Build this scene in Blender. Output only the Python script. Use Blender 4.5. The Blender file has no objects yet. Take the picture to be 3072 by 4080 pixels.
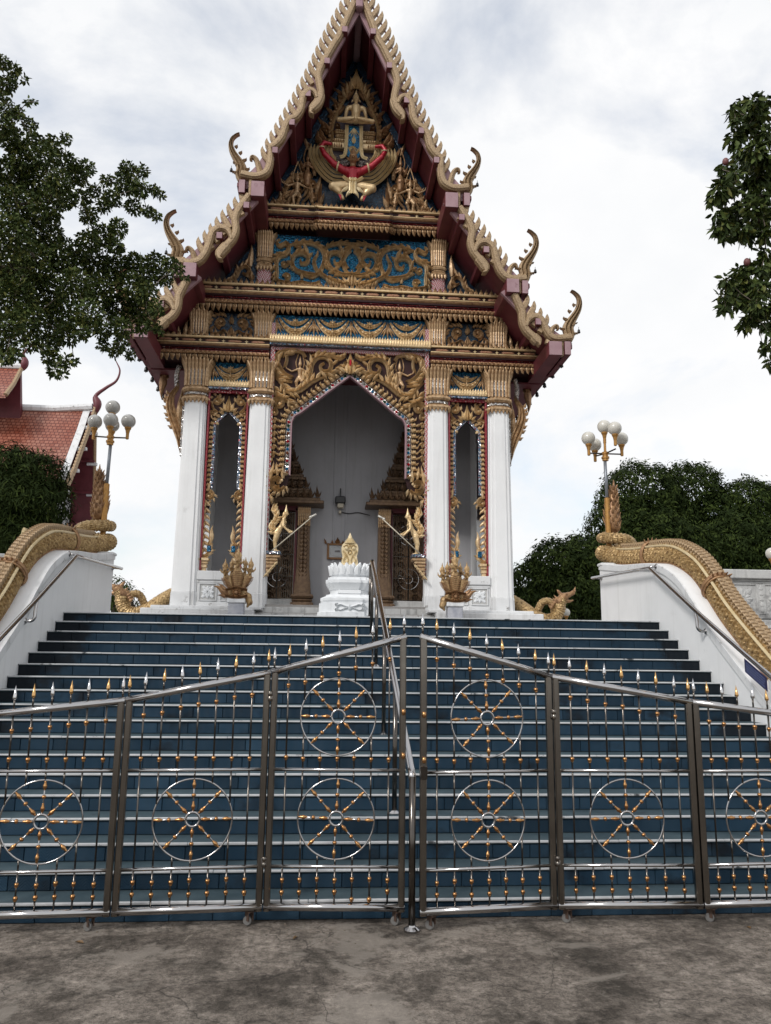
import bpy, math, random
from math import sin, cos, pi, radians, sqrt, atan2, hypot
from mathutils import Matrix, Vector, Euler
from mathutils.geometry import tessellate_polygon
import numpy as np

random.seed(7)
SC = bpy.context.scene
COL = SC.collection

# ------------------------------------------------------------------ camera, sky, sun, exposure
cam_d = bpy.data.cameras.new('camera')
cam = bpy.data.objects.new('camera', cam_d)
COL.objects.link(cam)
YAW, PITCH, ROLL = 0.0784, 0.1826, 0.0122
fw = Vector((sin(YAW) * cos(PITCH), cos(YAW) * cos(PITCH), sin(PITCH)))
rt = Vector((cos(YAW), -sin(YAW), 0))
up = rt.cross(fw)
r2 = rt * cos(ROLL) + up * sin(ROLL)
u2 = up * cos(ROLL) - rt * sin(ROLL)
cam.matrix_world = Matrix(((r2.x, u2.x, -fw.x, -0.643), (r2.y, u2.y, -fw.y, 0), (r2.z, u2.z, -fw.z, 1.824), (0, 0, 0, 1)))
cam_d.sensor_fit = 'VERTICAL'
cam_d.sensor_height = 24
cam_d.lens = 24 * 3100.8 / 4080
cam_d.clip_start = 0.05
cam_d.clip_end = 2000
SC.camera = cam
SC.view_settings.view_transform = 'Standard'
SC.view_settings.look = 'None'
SC.view_settings.exposure = 0.36
SC.view_settings.gamma = 1.0
try:
    SC.cycles.max_bounces = 6
    SC.cycles.diffuse_bounces = 3
    SC.cycles.glossy_bounces = 3
    SC.cycles.transmission_bounces = 4
except Exception:
    pass

SUN_EL, SUN_AZ = radians(38), radians(-138)     # azimuth from +Y, clockwise: behind the camera, to the left
w = bpy.data.worlds.new('World')
SC.world = w
w.use_nodes = True
nt = w.node_tree
N, LK = nt.nodes, nt.links
bg = N['Background']
sky = N.new('ShaderNodeTexSky')
sky.sky_type = 'NISHITA'
sky.sun_disc = False
sky.sun_elevation = SUN_EL
sky.sun_rotation = SUN_AZ
sky.air_density = 1.2
sky.dust_density = 1.5
tc = N.new('ShaderNodeTexCoord')
mp = N.new('ShaderNodeMapping')
mp.inputs['Scale'].default_value = (1.0, 1.0, 1.7)
mp.inputs['Location'].default_value = (7.7, 2.2, 1.1)
LK.new(tc.outputs['Generated'], mp.inputs[0])
n1 = N.new('ShaderNodeTexNoise')
n1.inputs['Scale'].default_value = 2.6
n1.inputs['Detail'].default_value = 9
n1.inputs['Roughness'].default_value = 0.58
n1.inputs['Distortion'].default_value = 0.25
LK.new(mp.outputs[0], n1.inputs['Vector'])
cr = N.new('ShaderNodeValToRGB')                 # cloud cover: thin gaps let pale blue through
cr.color_ramp.elements[0].position = 0.35
cr.color_ramp.elements[0].color = (0.52, 0.52, 0.52, 1)
cr.color_ramp.elements[1].position = 0.52
cr.color_ramp.elements[1].color = (1, 1, 1, 1)
LK.new(n1.outputs['Fac'], cr.inputs[0])
n2 = N.new('ShaderNodeTexNoise')
n2.inputs['Scale'].default_value = 4.2
n2.inputs['Detail'].default_value = 8
n2.inputs['Roughness'].default_value = 0.55
LK.new(mp.outputs[0], n2.inputs['Vector'])
cc = N.new('ShaderNodeValToRGB')                 # thick and thin cloud
cc.color_ramp.elements[0].position = 0.30
cc.color_ramp.elements[0].color = (0.90, 0.915, 0.935, 1)
cc.color_ramp.elements[1].position = 0.62
cc.color_ramp.elements[1].color = (0.985, 0.985, 0.99, 1)
LK.new(n2.outputs['Fac'], cc.inputs[0])
vs = N.new('ShaderNodeVectorMath')
vs.operation = 'SCALE'
vs.inputs['Scale'].default_value = 10.0
LK.new(cc.outputs[0], vs.inputs[0])
mx = N.new('ShaderNodeMix')
mx.data_type = 'RGBA'
LK.new(cr.outputs[0], mx.inputs['Factor'])
vk = N.new('ShaderNodeVectorMath')
vk.operation = 'SCALE'
vk.inputs['Scale'].default_value = 1.7
LK.new(sky.outputs[0], vk.inputs[0])
LK.new(vk.outputs[0], mx.inputs['A'])
LK.new(vs.outputs[0], mx.inputs['B'])
LK.new(mx.outputs['Result'], bg.inputs[0])
bg.inputs[1].default_value = 0.080

sd = bpy.data.lights.new('sun', 'SUN')
sd.energy = 1.5
sd.angle = radians(14)
sd.color = (1.0, 0.965, 0.92)
sun = bpy.data.objects.new('sun', sd)
COL.objects.link(sun)
sdir = Vector((sin(SUN_AZ) * cos(SUN_EL), cos(SUN_AZ) * cos(SUN_EL), sin(SUN_EL)))
sun.rotation_euler = sdir.to_track_quat('Z', 'Y').to_euler()

# ------------------------------------------------------------------ materials
MATS = {}
def nodes_of(m):
    return m.node_tree.nodes, m.node_tree.links

def mat(name, col, rough=0.6, metal=0.0, col2=None, scale=6.0, spread=(0.35, 0.68), bump=0.0, bscale=40.0, spec=0.5, rough2=None, stain=None, stscale=1.5, stpos=(0.56, 0.7), coat=0.0):
    m = bpy.data.materials.new(name)
    m.use_nodes = True
    n, l = nodes_of(m)
    b = n['Principled BSDF']
    b.inputs['Base Color'].default_value = (*col, 1)
    b.inputs['Roughness'].default_value = rough
    b.inputs['Metallic'].default_value = metal
    b.inputs['Specular IOR Level'].default_value = spec
    if coat:
        b.inputs['Coat Weight'].default_value = coat
        b.inputs['Coat Roughness'].default_value = 0.15
    t = n.new('ShaderNodeTexCoord')
    out = None
    if col2:
        nz = n.new('ShaderNodeTexNoise')
        nz.inputs['Scale'].default_value = scale
        nz.inputs['Detail'].default_value = 6
        nz.inputs['Roughness'].default_value = 0.62
        l.new(t.outputs['Object'], nz.inputs['Vector'])
        r = n.new('ShaderNodeValToRGB')
        r.color_ramp.elements[0].position = spread[0]
        r.color_ramp.elements[1].position = spread[1]
        r.color_ramp.elements[0].color = (*col, 1)
        r.color_ramp.elements[1].color = (*col2, 1)
        l.new(nz.outputs['Fac'], r.inputs[0])
        out = r.outputs[0]
        if rough2 is not None:
            mr = n.new('ShaderNodeMapRange')
            mr.inputs['To Min'].default_value = rough
            mr.inputs['To Max'].default_value = rough2
            l.new(nz.outputs['Fac'], mr.inputs['Value'])
            l.new(mr.outputs[0], b.inputs['Roughness'])
    if stain:
        nz = n.new('ShaderNodeTexNoise')
        nz.inputs['Scale'].default_value = stscale
        nz.inputs['Detail'].default_value = 9
        nz.inputs['Roughness'].default_value = 0.7
        l.new(t.outputs['Object'], nz.inputs['Vector'])
        r = n.new('ShaderNodeValToRGB')
        r.color_ramp.elements[0].position = stpos[0]
        r.color_ramp.elements[1].position = stpos[1]
        r.color_ramp.elements[0].color = (0, 0, 0, 1)
        r.color_ramp.elements[1].color = (1, 1, 1, 1)
        l.new(nz.outputs['Fac'], r.inputs[0])
        x = n.new('ShaderNodeMix')
        x.data_type = 'RGBA'
        l.new(r.outputs[0], x.inputs['Factor'])
        if out:
            l.new(out, x.inputs['A'])
        else:
            x.inputs['A'].default_value = (*col, 1)
        x.inputs['B'].default_value = (*stain, 1)
        out = x.outputs['Result']
    if out:
        l.new(out, b.inputs['Base Color'])
    if bump:
        nz = n.new('ShaderNodeTexNoise')
        nz.inputs['Scale'].default_value = bscale
        nz.inputs['Detail'].default_value = 4
        l.new(t.outputs['Object'], nz.inputs['Vector'])
        bp = n.new('ShaderNodeBump')
        bp.inputs['Strength'].default_value = bump
        bp.inputs['Distance'].default_value = 0.01
        l.new(nz.outputs['Fac'], bp.inputs['Height'])
        l.new(bp.outputs[0], b.inputs['Normal'])
    MATS[name] = m
    return m

def streaks(name, col=(0.30, 0.29, 0.27), amount=0.45, lo=0.52, hi=0.74):
    """rain streaks: noise drawn out along z"""
    m = MATS[name]
    n, l = nodes_of(m)
    b = n['Principled BSDF']
    src = b.inputs['Base Color'].links[0].from_socket
    ge = n.new('ShaderNodeNewGeometry')
    mp_ = n.new('ShaderNodeMapping')
    mp_.inputs['Scale'].default_value = (9, 9, 0.55)
    l.new(ge.outputs['Position'], mp_.inputs[0])
    z = n.new('ShaderNodeTexNoise')
    z.inputs['Scale'].default_value = 1.0
    z.inputs['Detail'].default_value = 7
    z.inputs['Roughness'].default_value = 0.65
    l.new(mp_.outputs[0], z.inputs['Vector'])
    r = n.new('ShaderNodeMapRange')
    r.inputs['From Min'].default_value = lo
    r.inputs['From Max'].default_value = hi
    r.inputs['To Max'].default_value = amount
    l.new(z.outputs['Fac'], r.inputs['Value'])
    x = n.new('ShaderNodeMix')
    x.data_type = 'RGBA'
    l.new(r.outputs[0], x.inputs['Factor'])
    l.new(src, x.inputs['A'])
    x.inputs['B'].default_value = (*col, 1)
    l.new(x.outputs['Result'], b.inputs['Base Color'])

def vor_mat(name, ramp, rough=0.25, metal=0.3, scale=30, bump=0.5):
    """glass mosaic: small facets in a few colours"""
    m = bpy.data.materials.new(name)
    m.use_nodes = True
    n, l = nodes_of(m)
    b = n['Principled BSDF']
    b.inputs['Roughness'].default_value = rough
    b.inputs['Metallic'].default_value = metal
    t = n.new('ShaderNodeTexCoord')
    v = n.new('ShaderNodeTexVoronoi')
    v.inputs['Scale'].default_value = scale
    l.new(t.outputs['Object'], v.inputs['Vector'])
    s = n.new('ShaderNodeSeparateColor')
    l.new(v.outputs['Color'], s.inputs[0])
    r = n.new('ShaderNodeValToRGB')
    r.color_ramp.interpolation = 'CONSTANT'
    while len(r.color_ramp.elements) < len(ramp):
        r.color_ramp.elements.new(0.5)
    for e, (p, c) in zip(r.color_ramp.elements, ramp):
        e.position = p
        e.color = (*c, 1)
    l.new(s.outputs[0], r.inputs[0])
    l.new(r.outputs[0], b.inputs['Base Color'])
    # each facet tilted a little: it glints on its own
    ge = n.new('ShaderNodeNewGeometry')
    vm = n.new('ShaderNodeVectorMath')
    vm.operation = 'MULTIPLY_ADD'
    vm.inputs[1].default_value = (bump, bump, bump)
    sb = n.new('ShaderNodeVectorMath')
    sb.operation = 'SUBTRACT'
    sb.inputs[1].default_value = (0.5, 0.5, 0.5)
    l.new(v.outputs['Color'], sb.inputs[0])
    l.new(sb.outputs[0], vm.inputs[0])
    l.new(ge.outputs['Normal'], vm.inputs[2])
    nn = n.new('ShaderNodeVectorMath')
    nn.operation = 'NORMALIZE'
    l.new(vm.outputs[0], nn.inputs[0])
    l.new(nn.outputs[0], b.inputs['Normal'])
    MATS[name] = m

mat('gold', (0.37, 0.225, 0.115), 0.36, 0.3, col2=(0.60, 0.42, 0.245), scale=14, spread=(0.40, 0.62), bump=0.5, bscale=55, stain=(0.09, 0.045, 0.022), stscale=6, stpos=(0.55, 0.68))
mat('gold_bright', (0.60, 0.42, 0.21), 0.32, 0.3, col2=(0.80, 0.61, 0.36), scale=7, bump=0.3, bscale=60, stain=(0.22, 0.12, 0.05), stscale=6, stpos=(0.62, 0.75))
mat('gold_leaf', (0.40, 0.285, 0.165), 0.5, 0.2, col2=(0.18, 0.115, 0.07), scale=45, spread=(0.46, 0.66), bump=0.5, bscale=90, stain=(0.16, 0.095, 0.05), stscale=7, stpos=(0.60, 0.72))
mat('gold_scale', (0.29, 0.185, 0.08), 0.36, 0.4, col2=(0.52, 0.365, 0.175), scale=22, spread=(0.40, 0.60), bump=0.9, bscale=45, stain=(0.09, 0.048, 0.02), stscale=18, stpos=(0.54, 0.66))
mat('gold_brown', (0.22, 0.115, 0.058), 0.38, 0.35, col2=(0.43, 0.255, 0.125), scale=12, bump=0.4, bscale=70, stain=(0.10, 0.045, 0.025), stscale=8, stpos=(0.55, 0.7))
mat('gold_pale', (0.66, 0.52, 0.29), 0.4, 0.25, col2=(0.76, 0.64, 0.42), scale=6, bump=0.2, bscale=60)
mat('bronze_gold', (0.38, 0.23, 0.07), 0.28, 0.7, col2=(0.52, 0.34, 0.13), scale=5)
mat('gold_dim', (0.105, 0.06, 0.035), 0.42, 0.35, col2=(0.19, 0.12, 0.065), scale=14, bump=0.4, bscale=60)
mat('naga_bronze', (0.33, 0.205, 0.095), 0.38, 0.35, col2=(0.52, 0.355, 0.175), scale=14, bump=0.5, bscale=70, stain=(0.11, 0.055, 0.025), stscale=12, stpos=(0.55, 0.68))
mat('terracotta', (0.33, 0.15, 0.10), 0.6, 0.05, col2=(0.42, 0.23, 0.13), scale=10, bump=0.3)
mat('maroon', (0.105, 0.018, 0.025), 0.5, 0.0, col2=(0.15, 0.03, 0.04), scale=2.5, bump=0.1)
mat('maroon_dark', (0.022, 0.008, 0.008), 0.5, 0.0, col2=(0.04, 0.012, 0.012), scale=8, spec=0.25)
mat('mauve', (0.30, 0.175, 0.20), 0.55, 0.0, col2=(0.38, 0.25, 0.27), scale=3, stain=(0.20, 0.10, 0.12), stscale=5)
mat('red_paint', (0.36, 0.02, 0.03), 0.45)
mat('white_paint', (0.84, 0.85, 0.86), 0.65, 0.0, col2=(0.78, 0.79, 0.80), scale=1.6, bump=0.08, bscale=25, stain=(0.55, 0.55, 0.55), stscale=2.2, stpos=(0.62, 0.8))
mat('white_worn', (0.74, 0.75, 0.76), 0.75, 0.0, col2=(0.66, 0.67, 0.68), scale=3, bump=0.25, bscale=25, stain=(0.22, 0.21, 0.20), stscale=4.5, stpos=(0.60, 0.69))
mat('white_lotus', (0.80, 0.82, 0.84), 0.6, 0.0, col2=(0.72, 0.74, 0.76), scale=5, bump=0.15, bscale=30, stain=(0.36, 0.38, 0.42), stscale=6, stpos=(0.66, 0.76))
mat('stone_grey', (0.56, 0.56, 0.55), 0.85, 0.0, col2=(0.44, 0.445, 0.445), scale=4, bump=0.4, bscale=40, stain=(0.14, 0.14, 0.14), stscale=2.2, stpos=(0.56, 0.72))
mat('marble_grey', (0.48, 0.49, 0.53), 0.4, 0.0, col2=(0.28, 0.30, 0.36), scale=7)
mat('wall_grey', (0.44, 0.44, 0.465), 0.7, 0.0, col2=(0.38, 0.38, 0.40), scale=1.2, bump=0.06, stain=(0.38, 0.37, 0.38), stscale=3, stpos=(0.65, 0.8))
mat('floor_tile', (0.30, 0.29, 0.28), 0.5, 0.0, col2=(0.22, 0.21, 0.20), scale=5)
mat('steel', (0.44, 0.43, 0.43), 0.09, 1.0, col2=(0.46, 0.45, 0.45), scale=5, rough2=0.17)
mat('steel_dark', (0.135, 0.122, 0.11), 0.10, 1.0, col2=(0.085, 0.076, 0.068), scale=4, rough2=0.24)
mat('steel_post', (0.25, 0.228, 0.20), 0.12, 1.0, col2=(0.15, 0.135, 0.12), scale=3, rough2=0.28)
mat('gold_carved', (0.56, 0.385, 0.20), 0.34, 0.28, col2=(0.78, 0.60, 0.37), scale=14, spread=(0.38, 0.62), bump=0.5, bscale=55, stain=(0.16, 0.085, 0.035), stscale=7, stpos=(0.60, 0.72))
mat('brass', (0.52, 0.29, 0.125), 0.18, 1.0, col2=(0.38, 0.19, 0.08), scale=20, rough2=0.34)
mat('chrome', (0.60, 0.60, 0.61), 0.14, 1.0)
mat('gilt_tip', (0.66, 0.40, 0.17), 0.18, 1.0)
mat('tread', (0.047, 0.074, 0.089), 0.6, 0.0, spec=0.15, col2=(0.072, 0.104, 0.120), scale=5, bump=0.15, bscale=60, stain=(0.03, 0.04, 0.05), stscale=3, stpos=(0.6, 0.72))
mat('nosing', (0.44, 0.45, 0.46), 0.6, 0.0, col2=(0.56, 0.57, 0.58), scale=4, stain=(0.05, 0.055, 0.06), stscale=2.6, stpos=(0.60, 0.64))
mat('grout', (0.02, 0.025, 0.03), 0.8)
mat('black_plastic', (0.012, 0.012, 0.013), 0.4)
mat('cream_plastic', (0.55, 0.50, 0.40), 0.5)
mat('rubber', (0.03, 0.03, 0.03), 0.7)
mat('caster', (0.16, 0.155, 0.15), 0.5, 0.2)
mat('rust', (0.05, 0.032, 0.024), 0.8, col2=(0.08, 0.045, 0.03), scale=20)
mat('lamp_gold', (0.45, 0.24, 0.07), 0.4, 0.5, col2=(0.36, 0.18, 0.05), scale=15)
mat('pole_grey', (0.25, 0.27, 0.30), 0.45, 0.6)
mat('globe', (0.62, 0.60, 0.55), 0.22, 0.0, col2=(0.56, 0.54, 0.48), scale=9, coat=0.4)
mat('globe_clear', (0.47, 0.46, 0.43), 0.12, 0.0, col2=(0.36, 0.35, 0.33), scale=5, coat=0.6)
mat('bark', (0.10, 0.08, 0.06), 0.9, col2=(0.17, 0.14, 0.11), scale=12, bump=0.6, bscale=30)
mat('leaf_dark', (0.031, 0.048, 0.013), 0.55, spec=0.15, col2=(0.034, 0.052, 0.015), scale=2.0)
mat('leaf_mid', (0.066, 0.092, 0.022), 0.55, spec=0.15, col2=(0.065, 0.09, 0.024), scale=2.0)
mat('leaf_yellow', (0.085, 0.10, 0.022), 0.55, spec=0.2, col2=(0.135, 0.14, 0.035), scale=3.0)
mat('leaf_far', (0.015, 0.025, 0.006), 0.7, spec=0.06, col2=(0.018, 0.029, 0.008), scale=1.0)
mat('leaf_far_light', (0.040, 0.058, 0.013), 0.7, spec=0.06, col2=(0.038, 0.056, 0.014), scale=1.0)
mat('leaf_brown', (0.13, 0.075, 0.03), 0.6)
mat('fruit', (0.16, 0.055, 0.055), 0.5)
mat('red_tile', (0.30, 0.075, 0.04), 0.35, 0.0, col2=(0.22, 0.05, 0.03), scale=6, stain=(0.42, 0.22, 0.16), stscale=3, stpos=(0.55, 0.75))
mat('sign_blue', (0.017, 0.018, 0.07), 0.35)
mat('sign_white', (0.62, 0.62, 0.64), 0.4)
mat('sign_text', (0.20, 0.24, 0.42), 0.5)
mat('cable', (0.02, 0.02, 0.02), 0.6)
mat('glass_grey', (0.42, 0.43, 0.44), 0.12, 0.0)
mat('wood_frame', (0.20, 0.09, 0.035), 0.5, 0.1, col2=(0.28, 0.15, 0.06), scale=15)
mat('garuda_red', (0.40, 0.012, 0.03), 0.3, 0.2, col2=(0.28, 0.01, 0.02), scale=40, bump=0.5, bscale=80)
mat('niche', (0.045, 0.026, 0.040), 0.5, 0.0, col2=(0.03, 0.018, 0.03), scale=6)
mat('hair_dark', (0.16, 0.09, 0.03), 0.5, 0.3)

vor_mat('mosaic_blue', [(0, (0.003, 0.05, 0.12)), (0.3, (0.006, 0.13, 0.26)), (0.6, (0.003, 0.035, 0.09)), (0.82, (0.012, 0.22, 0.38))], 0.2, 0.45, 70, 0.7)
vor_mat('mosaic_navy', [(0, (0.003, 0.008, 0.02)), (0.5, (0.002, 0.016, 0.038)), (0.9, (0.008, 0.08, 0.15))], 0.3, 0.2, 70, 0.4)
vor_mat('mosaic_red', [(0, (0.16, 0.008, 0.016)), (0.4, (0.24, 0.012, 0.022)), (0.75, (0.10, 0.006, 0.012)), (0.93, (0.45, 0.32, 0.28))], 0.25, 0.3, 60, 0.6)
vor_mat('mosaic_white', [(0, (0.60, 0.58, 0.56)), (0.35, (0.30, 0.28, 0.27)), (0.6, (0.10, 0.09, 0.09)), (0.9, (0.45, 0.36, 0.30))], 0.2, 0.5, 60, 0.8)
vor_mat('mosaic_mix', [(0, (0.34, 0.35, 0.38)), (0.3, (0.08, 0.16, 0.25)), (0.6, (0.04, 0.045, 0.07)), (0.85, (0.30, 0.02, 0.04)), (0.92, (0.25, 0.26, 0.29))], 0.18, 0.5, 55, 0.8)
for nm, c in (('gem_red', (0.42, 0.01, 0.025)), ('gem_blue', (0.01, 0.16, 0.36)), ('gem_green', (0.01, 0.06, 0.03)), ('gem_grey', (0.25, 0.24, 0.23)), ('gem_brown', (0.20, 0.07, 0.03))):
    mat(nm, c, 0.12, 0.6)

def zigzag_mat(name, ca, cb, period=0.10, amp=0.05, width=0.5):
    """chevron mosaic strip: |u| folded + v, runs along z (object coordinates); flat print of small tiles"""
    m = bpy.data.materials.new(name)
    m.use_nodes = True
    n, l = nodes_of(m)
    b = n['Principled BSDF']
    b.inputs['Roughness'].default_value = 0.3
    t = n.new('ShaderNodeTexCoord')
    s = n.new('ShaderNodeSeparateXYZ')
    l.new(t.outputs['Object'], s.inputs[0])
    def mth(op, a, bb=None):
        x = n.new('ShaderNodeMath')
        x.operation = op
        for i, q in enumerate((a, bb)):
            if q is None:
                continue
            if isinstance(q, (int, float)):
                x.inputs[i].default_value = q
            else:
                l.new(q, x.inputs[i])
        return x.outputs[0]
    tri = mth('PINGPONG', s.outputs['Z'], period / 2)
    v = mth('ADD', s.outputs['X'], tri)
    fr = mth('FRACT', mth('DIVIDE', v, amp))
    gt = mth('GREATER_THAN', fr, width)
    x = n.new('ShaderNodeMix')
    x.data_type = 'RGBA'
    x.inputs['A'].default_value = (*ca, 1)
    x.inputs['B'].default_value = (*cb, 1)
    l.new(gt, x.inputs['Factor'])
    l.new(x.outputs['Result'], b.inputs['Base Color'])
    MATS[name] = m
zigzag_mat('zigzag', (0.33, 0.015, 0.04), (0.50, 0.44, 0.43))
zigzag_mat('zigzag_red', (0.23, 0.010, 0.022), (0.34, 0.10, 0.10), 0.08, 0.06, 0.85)

def riser_mat():
    m = bpy.data.materials.new('riser')
    m.use_nodes = True
    n, l = nodes_of(m)
    b = n['Principled BSDF']
    b.inputs['Roughness'].default_value = 0.5
    b.inputs['Specular IOR Level'].default_value = 0.12
    t = n.new('ShaderNodeTexCoord')
    def noise(sc, det=6, src=None, ro=0.6):
        z = n.new('ShaderNodeTexNoise')
        z.inputs['Scale'].default_value = sc
        z.inputs['Detail'].default_value = det
        z.inputs['Roughness'].default_value = ro
        l.new(src or ge.outputs['Position'], z.inputs['Vector'])
        return z.outputs['Fac']
    ge = n.new('ShaderNodeNewGeometry')
    def ramp(f, p0, c0, p1, c1):
        r = n.new('ShaderNodeValToRGB')
        r.color_ramp.elements[0].position = p0
        r.color_ramp.elements[1].position = p1
        r.color_ramp.elements[0].color = (*c0, 1)
        r.color_ramp.elements[1].color = (*c1, 1)
        l.new(f, r.inputs[0])
        return r.outputs[0]
    base = ramp(noise(3.0), 0.36, (0.0135, 0.035, 0.060), 0.68, (0.025, 0.052, 0.082))
    oi = n.new('ShaderNodeObjectInfo')
    hs = n.new('ShaderNodeHueSaturation')
    mr = n.new('ShaderNodeMapRange')
    mr.inputs['To Min'].default_value = 0.68
    mr.inputs['To Max'].default_value = 1.25
    l.new(oi.outputs['Random'], mr.inputs['Value'])
    l.new(mr.outputs[0], hs.inputs['Value'])
    l.new(base, hs.inputs['Color'])
    # black grime: patches, and the corners by the walls where water runs
    s = n.new('ShaderNodeSeparateXYZ')
    l.new(ge.outputs['Position'], s.inputs[0])
    def mth(op, a, bb=None, c=None):
        x = n.new('ShaderNodeMath')
        x.operation = op
        for i, q in enumerate((a, bb, c)):
            if q is None:
                continue
            if isinstance(q, (int, float)):
                x.inputs[i].default_value = q
            else:
                l.new(q, x.inputs[i])
        return x.outputs[0]
    edge = mth('MULTIPLY', mth('MAXIMUM', mth('SUBTRACT', mth('ABSOLUTE', s.outputs['X']), 3.45), 0.0), 0.45)
    mpv = n.new('ShaderNodeMapping')
    mpv.inputs['Scale'].default_value = (1.3, 0.6, 1.6)
    l.new(ge.outputs['Position'], mpv.inputs[0])
    g = mth('ADD', noise(1.25, 8, mpv.outputs[0], 0.66), edge)
    gm = ramp(g, 0.555, (0, 0, 0), 0.66, (1, 1, 1))
    x = n.new('ShaderNodeMix')
    x.data_type = 'RGBA'
    l.new(mth('MULTIPLY', gm, 0.85), x.inputs['Factor'])
    l.new(hs.outputs[0], x.inputs['A'])
    x.inputs['B'].default_value = (0.009, 0.010, 0.012, 1)
    l.new(x.outputs['Result'], b.inputs['Base Color'])
    # pressed herringbone relief
    per = 0.085
    tri = mth('PINGPONG', s.outputs['X'], per / 2)
    ph = mth('ADD', s.outputs['Z'], tri)
    fr = mth('PINGPONG', ph, 0.011)
    hh = mth('SMOOTH_MIN', mth('MULTIPLY', fr, 90.0), 0.6, 0.2)
    bp = n.new('ShaderNodeBump')
    bp.inputs['Strength'].default_value = 0.7
    bp.inputs['Distance'].default_value = 0.006
    l.new(hh, bp.inputs['Height'])
    l.new(bp.outputs[0], b.inputs['Normal'])
    MATS['riser'] = m
riser_mat()

def concrete_mat():
    m = bpy.data.materials.new('concrete')
    m.use_nodes = True
    n, l = nodes_of(m)
    b = n['Principled BSDF']
    b.inputs['Roughness'].default_value = 0.9
    b.inputs['Specular IOR Level'].default_value = 0.2
    ge = n.new('ShaderNodeNewGeometry')
    def noise(sc, det=8, ro=0.65, dis=0.0, off=0):
        mpn = n.new('ShaderNodeMapping')
        mpn.inputs['Location'].default_value = (off, off * 1.7, 0)
        l.new(ge.outputs['Position'], mpn.inputs[0])
        z = n.new('ShaderNodeTexNoise')
        z.inputs['Scale'].default_value = sc
        z.inputs['Detail'].default_value = det
        z.inputs['Roughness'].default_value = ro
        z.inputs['Distortion'].default_value = dis
        l.new(mpn.outputs[0], z.inputs['Vector'])
        return z.outputs['Fac']
    def ramp(f, els):
        r = n.new('ShaderNodeValToRGB')
        while len(r.color_ramp.elements) < len(els):
            r.color_ramp.elements.new(0.5)
        for e, (p, c) in zip(r.color_ramp.elements, els):
            e.position = p
            e.color = (*c, 1) if not isinstance(c, (int, float)) else (c, c, c, 1)
        l.new(f, r.inputs[0])
        return r.outputs[0]
    def mix(f, a, bcol):
        x = n.new('ShaderNodeMix')
        x.data_type = 'RGBA'
        l.new(f, x.inputs['Factor'])
        for k, q in (('A', a), ('B', bcol)):
            if isinstance(q, tuple):
                x.inputs[k].default_value = (*q, 1)
            else:
                l.new(q, x.inputs[k])
        return x.outputs['Result']
    base = ramp(noise(1.5, 12, 0.78), [(0.35, (0.044, 0.037, 0.031)), (0.48, (0.130, 0.111, 0.094)), (0.61, (0.235, 0.204, 0.175))])
    grain = ramp(noise(17, 12, 0.95), [(0.42, 0.30), (0.58, 1.75)])
    mm = n.new('ShaderNodeMix')
    mm.data_type = 'RGBA'
    mm.blend_type = 'MULTIPLY'
    mm.inputs['Factor'].default_value = 1.0
    l.new(base, mm.inputs['A'])
    l.new(grain, mm.inputs['B'])
    c = mm.outputs['Result']
    moss = ramp(noise(2.3, 9, 0.72, 0.3, 4.0), [(0.50, 0.0), (0.64, 0.8)])
    c = mix(moss, c, (0.030, 0.026, 0.021))
    bare = ramp(noise(1.3, 12, 0.72, 0.3, 9.3), [(0.545, 0.0), (0.60, 0.62)])
    c = mix(bare, c, (0.25, 0.222, 0.192))
    bare2 = ramp(noise(3.4, 12, 0.74, 0.4, 2.2), [(0.61, 0.0), (0.67, 0.8)])
    c = mix(bare2, c, (0.29, 0.255, 0.215))
    vo = n.new('ShaderNodeTexVoronoi')
    vo.feature = 'DISTANCE_TO_EDGE'
    vo.inputs['Scale'].default_value = 0.75
    wz = n.new('ShaderNodeTexNoise')
    wz.inputs['Scale'].default_value = 3.0
    wz.inputs['Detail'].default_value = 6
    l.new(ge.outputs['Position'], wz.inputs['Vector'])
    va = n.new('ShaderNodeVectorMath')
    va.operation = 'MULTIPLY_ADD'
    va.inputs[1].default_value = (0.5, 0.5, 0)
    l.new(wz.outputs['Color'], va.inputs[0])
    l.new(ge.outputs['Position'], va.inputs[2])
    l.new(va.outputs[0], vo.inputs['Vector'])
    ck = ramp(vo.outputs['Distance'], [(0.0, 0.7), (0.0035, 0.0)])
    c = mix(ck, c, (0.022, 0.02, 0.018))
    l.new(c, b.inputs['Base Color'])
    bp = n.new('ShaderNodeBump')
    bp.inputs['Strength'].default_value = 0.6
    bp.inputs['Distance'].default_value = 0.012
    l.new(noise(60, 6, 0.75), bp.inputs['Height'])
    l.new(bp.outputs[0], b.inputs['Normal'])
    MATS['concrete'] = m
concrete_mat()

streaks('white_paint', (0.44, 0.43, 0.41), 0.24)
streaks('white_worn', (0.28, 0.27, 0.25), 0.5)
streaks('white_lotus', (0.35, 0.36, 0.37), 0.4)
streaks('stone_grey', (0.12, 0.12, 0.115), 0.6)
streaks('wall_grey', (0.28, 0.27, 0.26), 0.4)

# ------------------------------------------------------------------ object helpers
WOFF = {}
def thing(name, label, cat, loc=(0, 0, 0), group=None, rotz=None):
    o = bpy.data.objects.new(name, None)
    COL.objects.link(o)
    o.empty_display_size = 0.2
    o.location = loc
    o['label'] = label
    o['category'] = cat
    if group:
        o['group'] = group
    if rotz is not None:                 # children are then laid out in the thing's own axes
        o.rotation_euler = (0, 0, rotz)
        WOFF[o.name] = Vector((0, 0, 0))
    else:
        WOFF[o.name] = Vector(loc)
    return o

def adopt(o, parent):
    o.parent = parent
    o.matrix_parent_inverse = Matrix.Translation(-WOFF.get(parent.name, Vector((0, 0, 0))))

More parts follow.
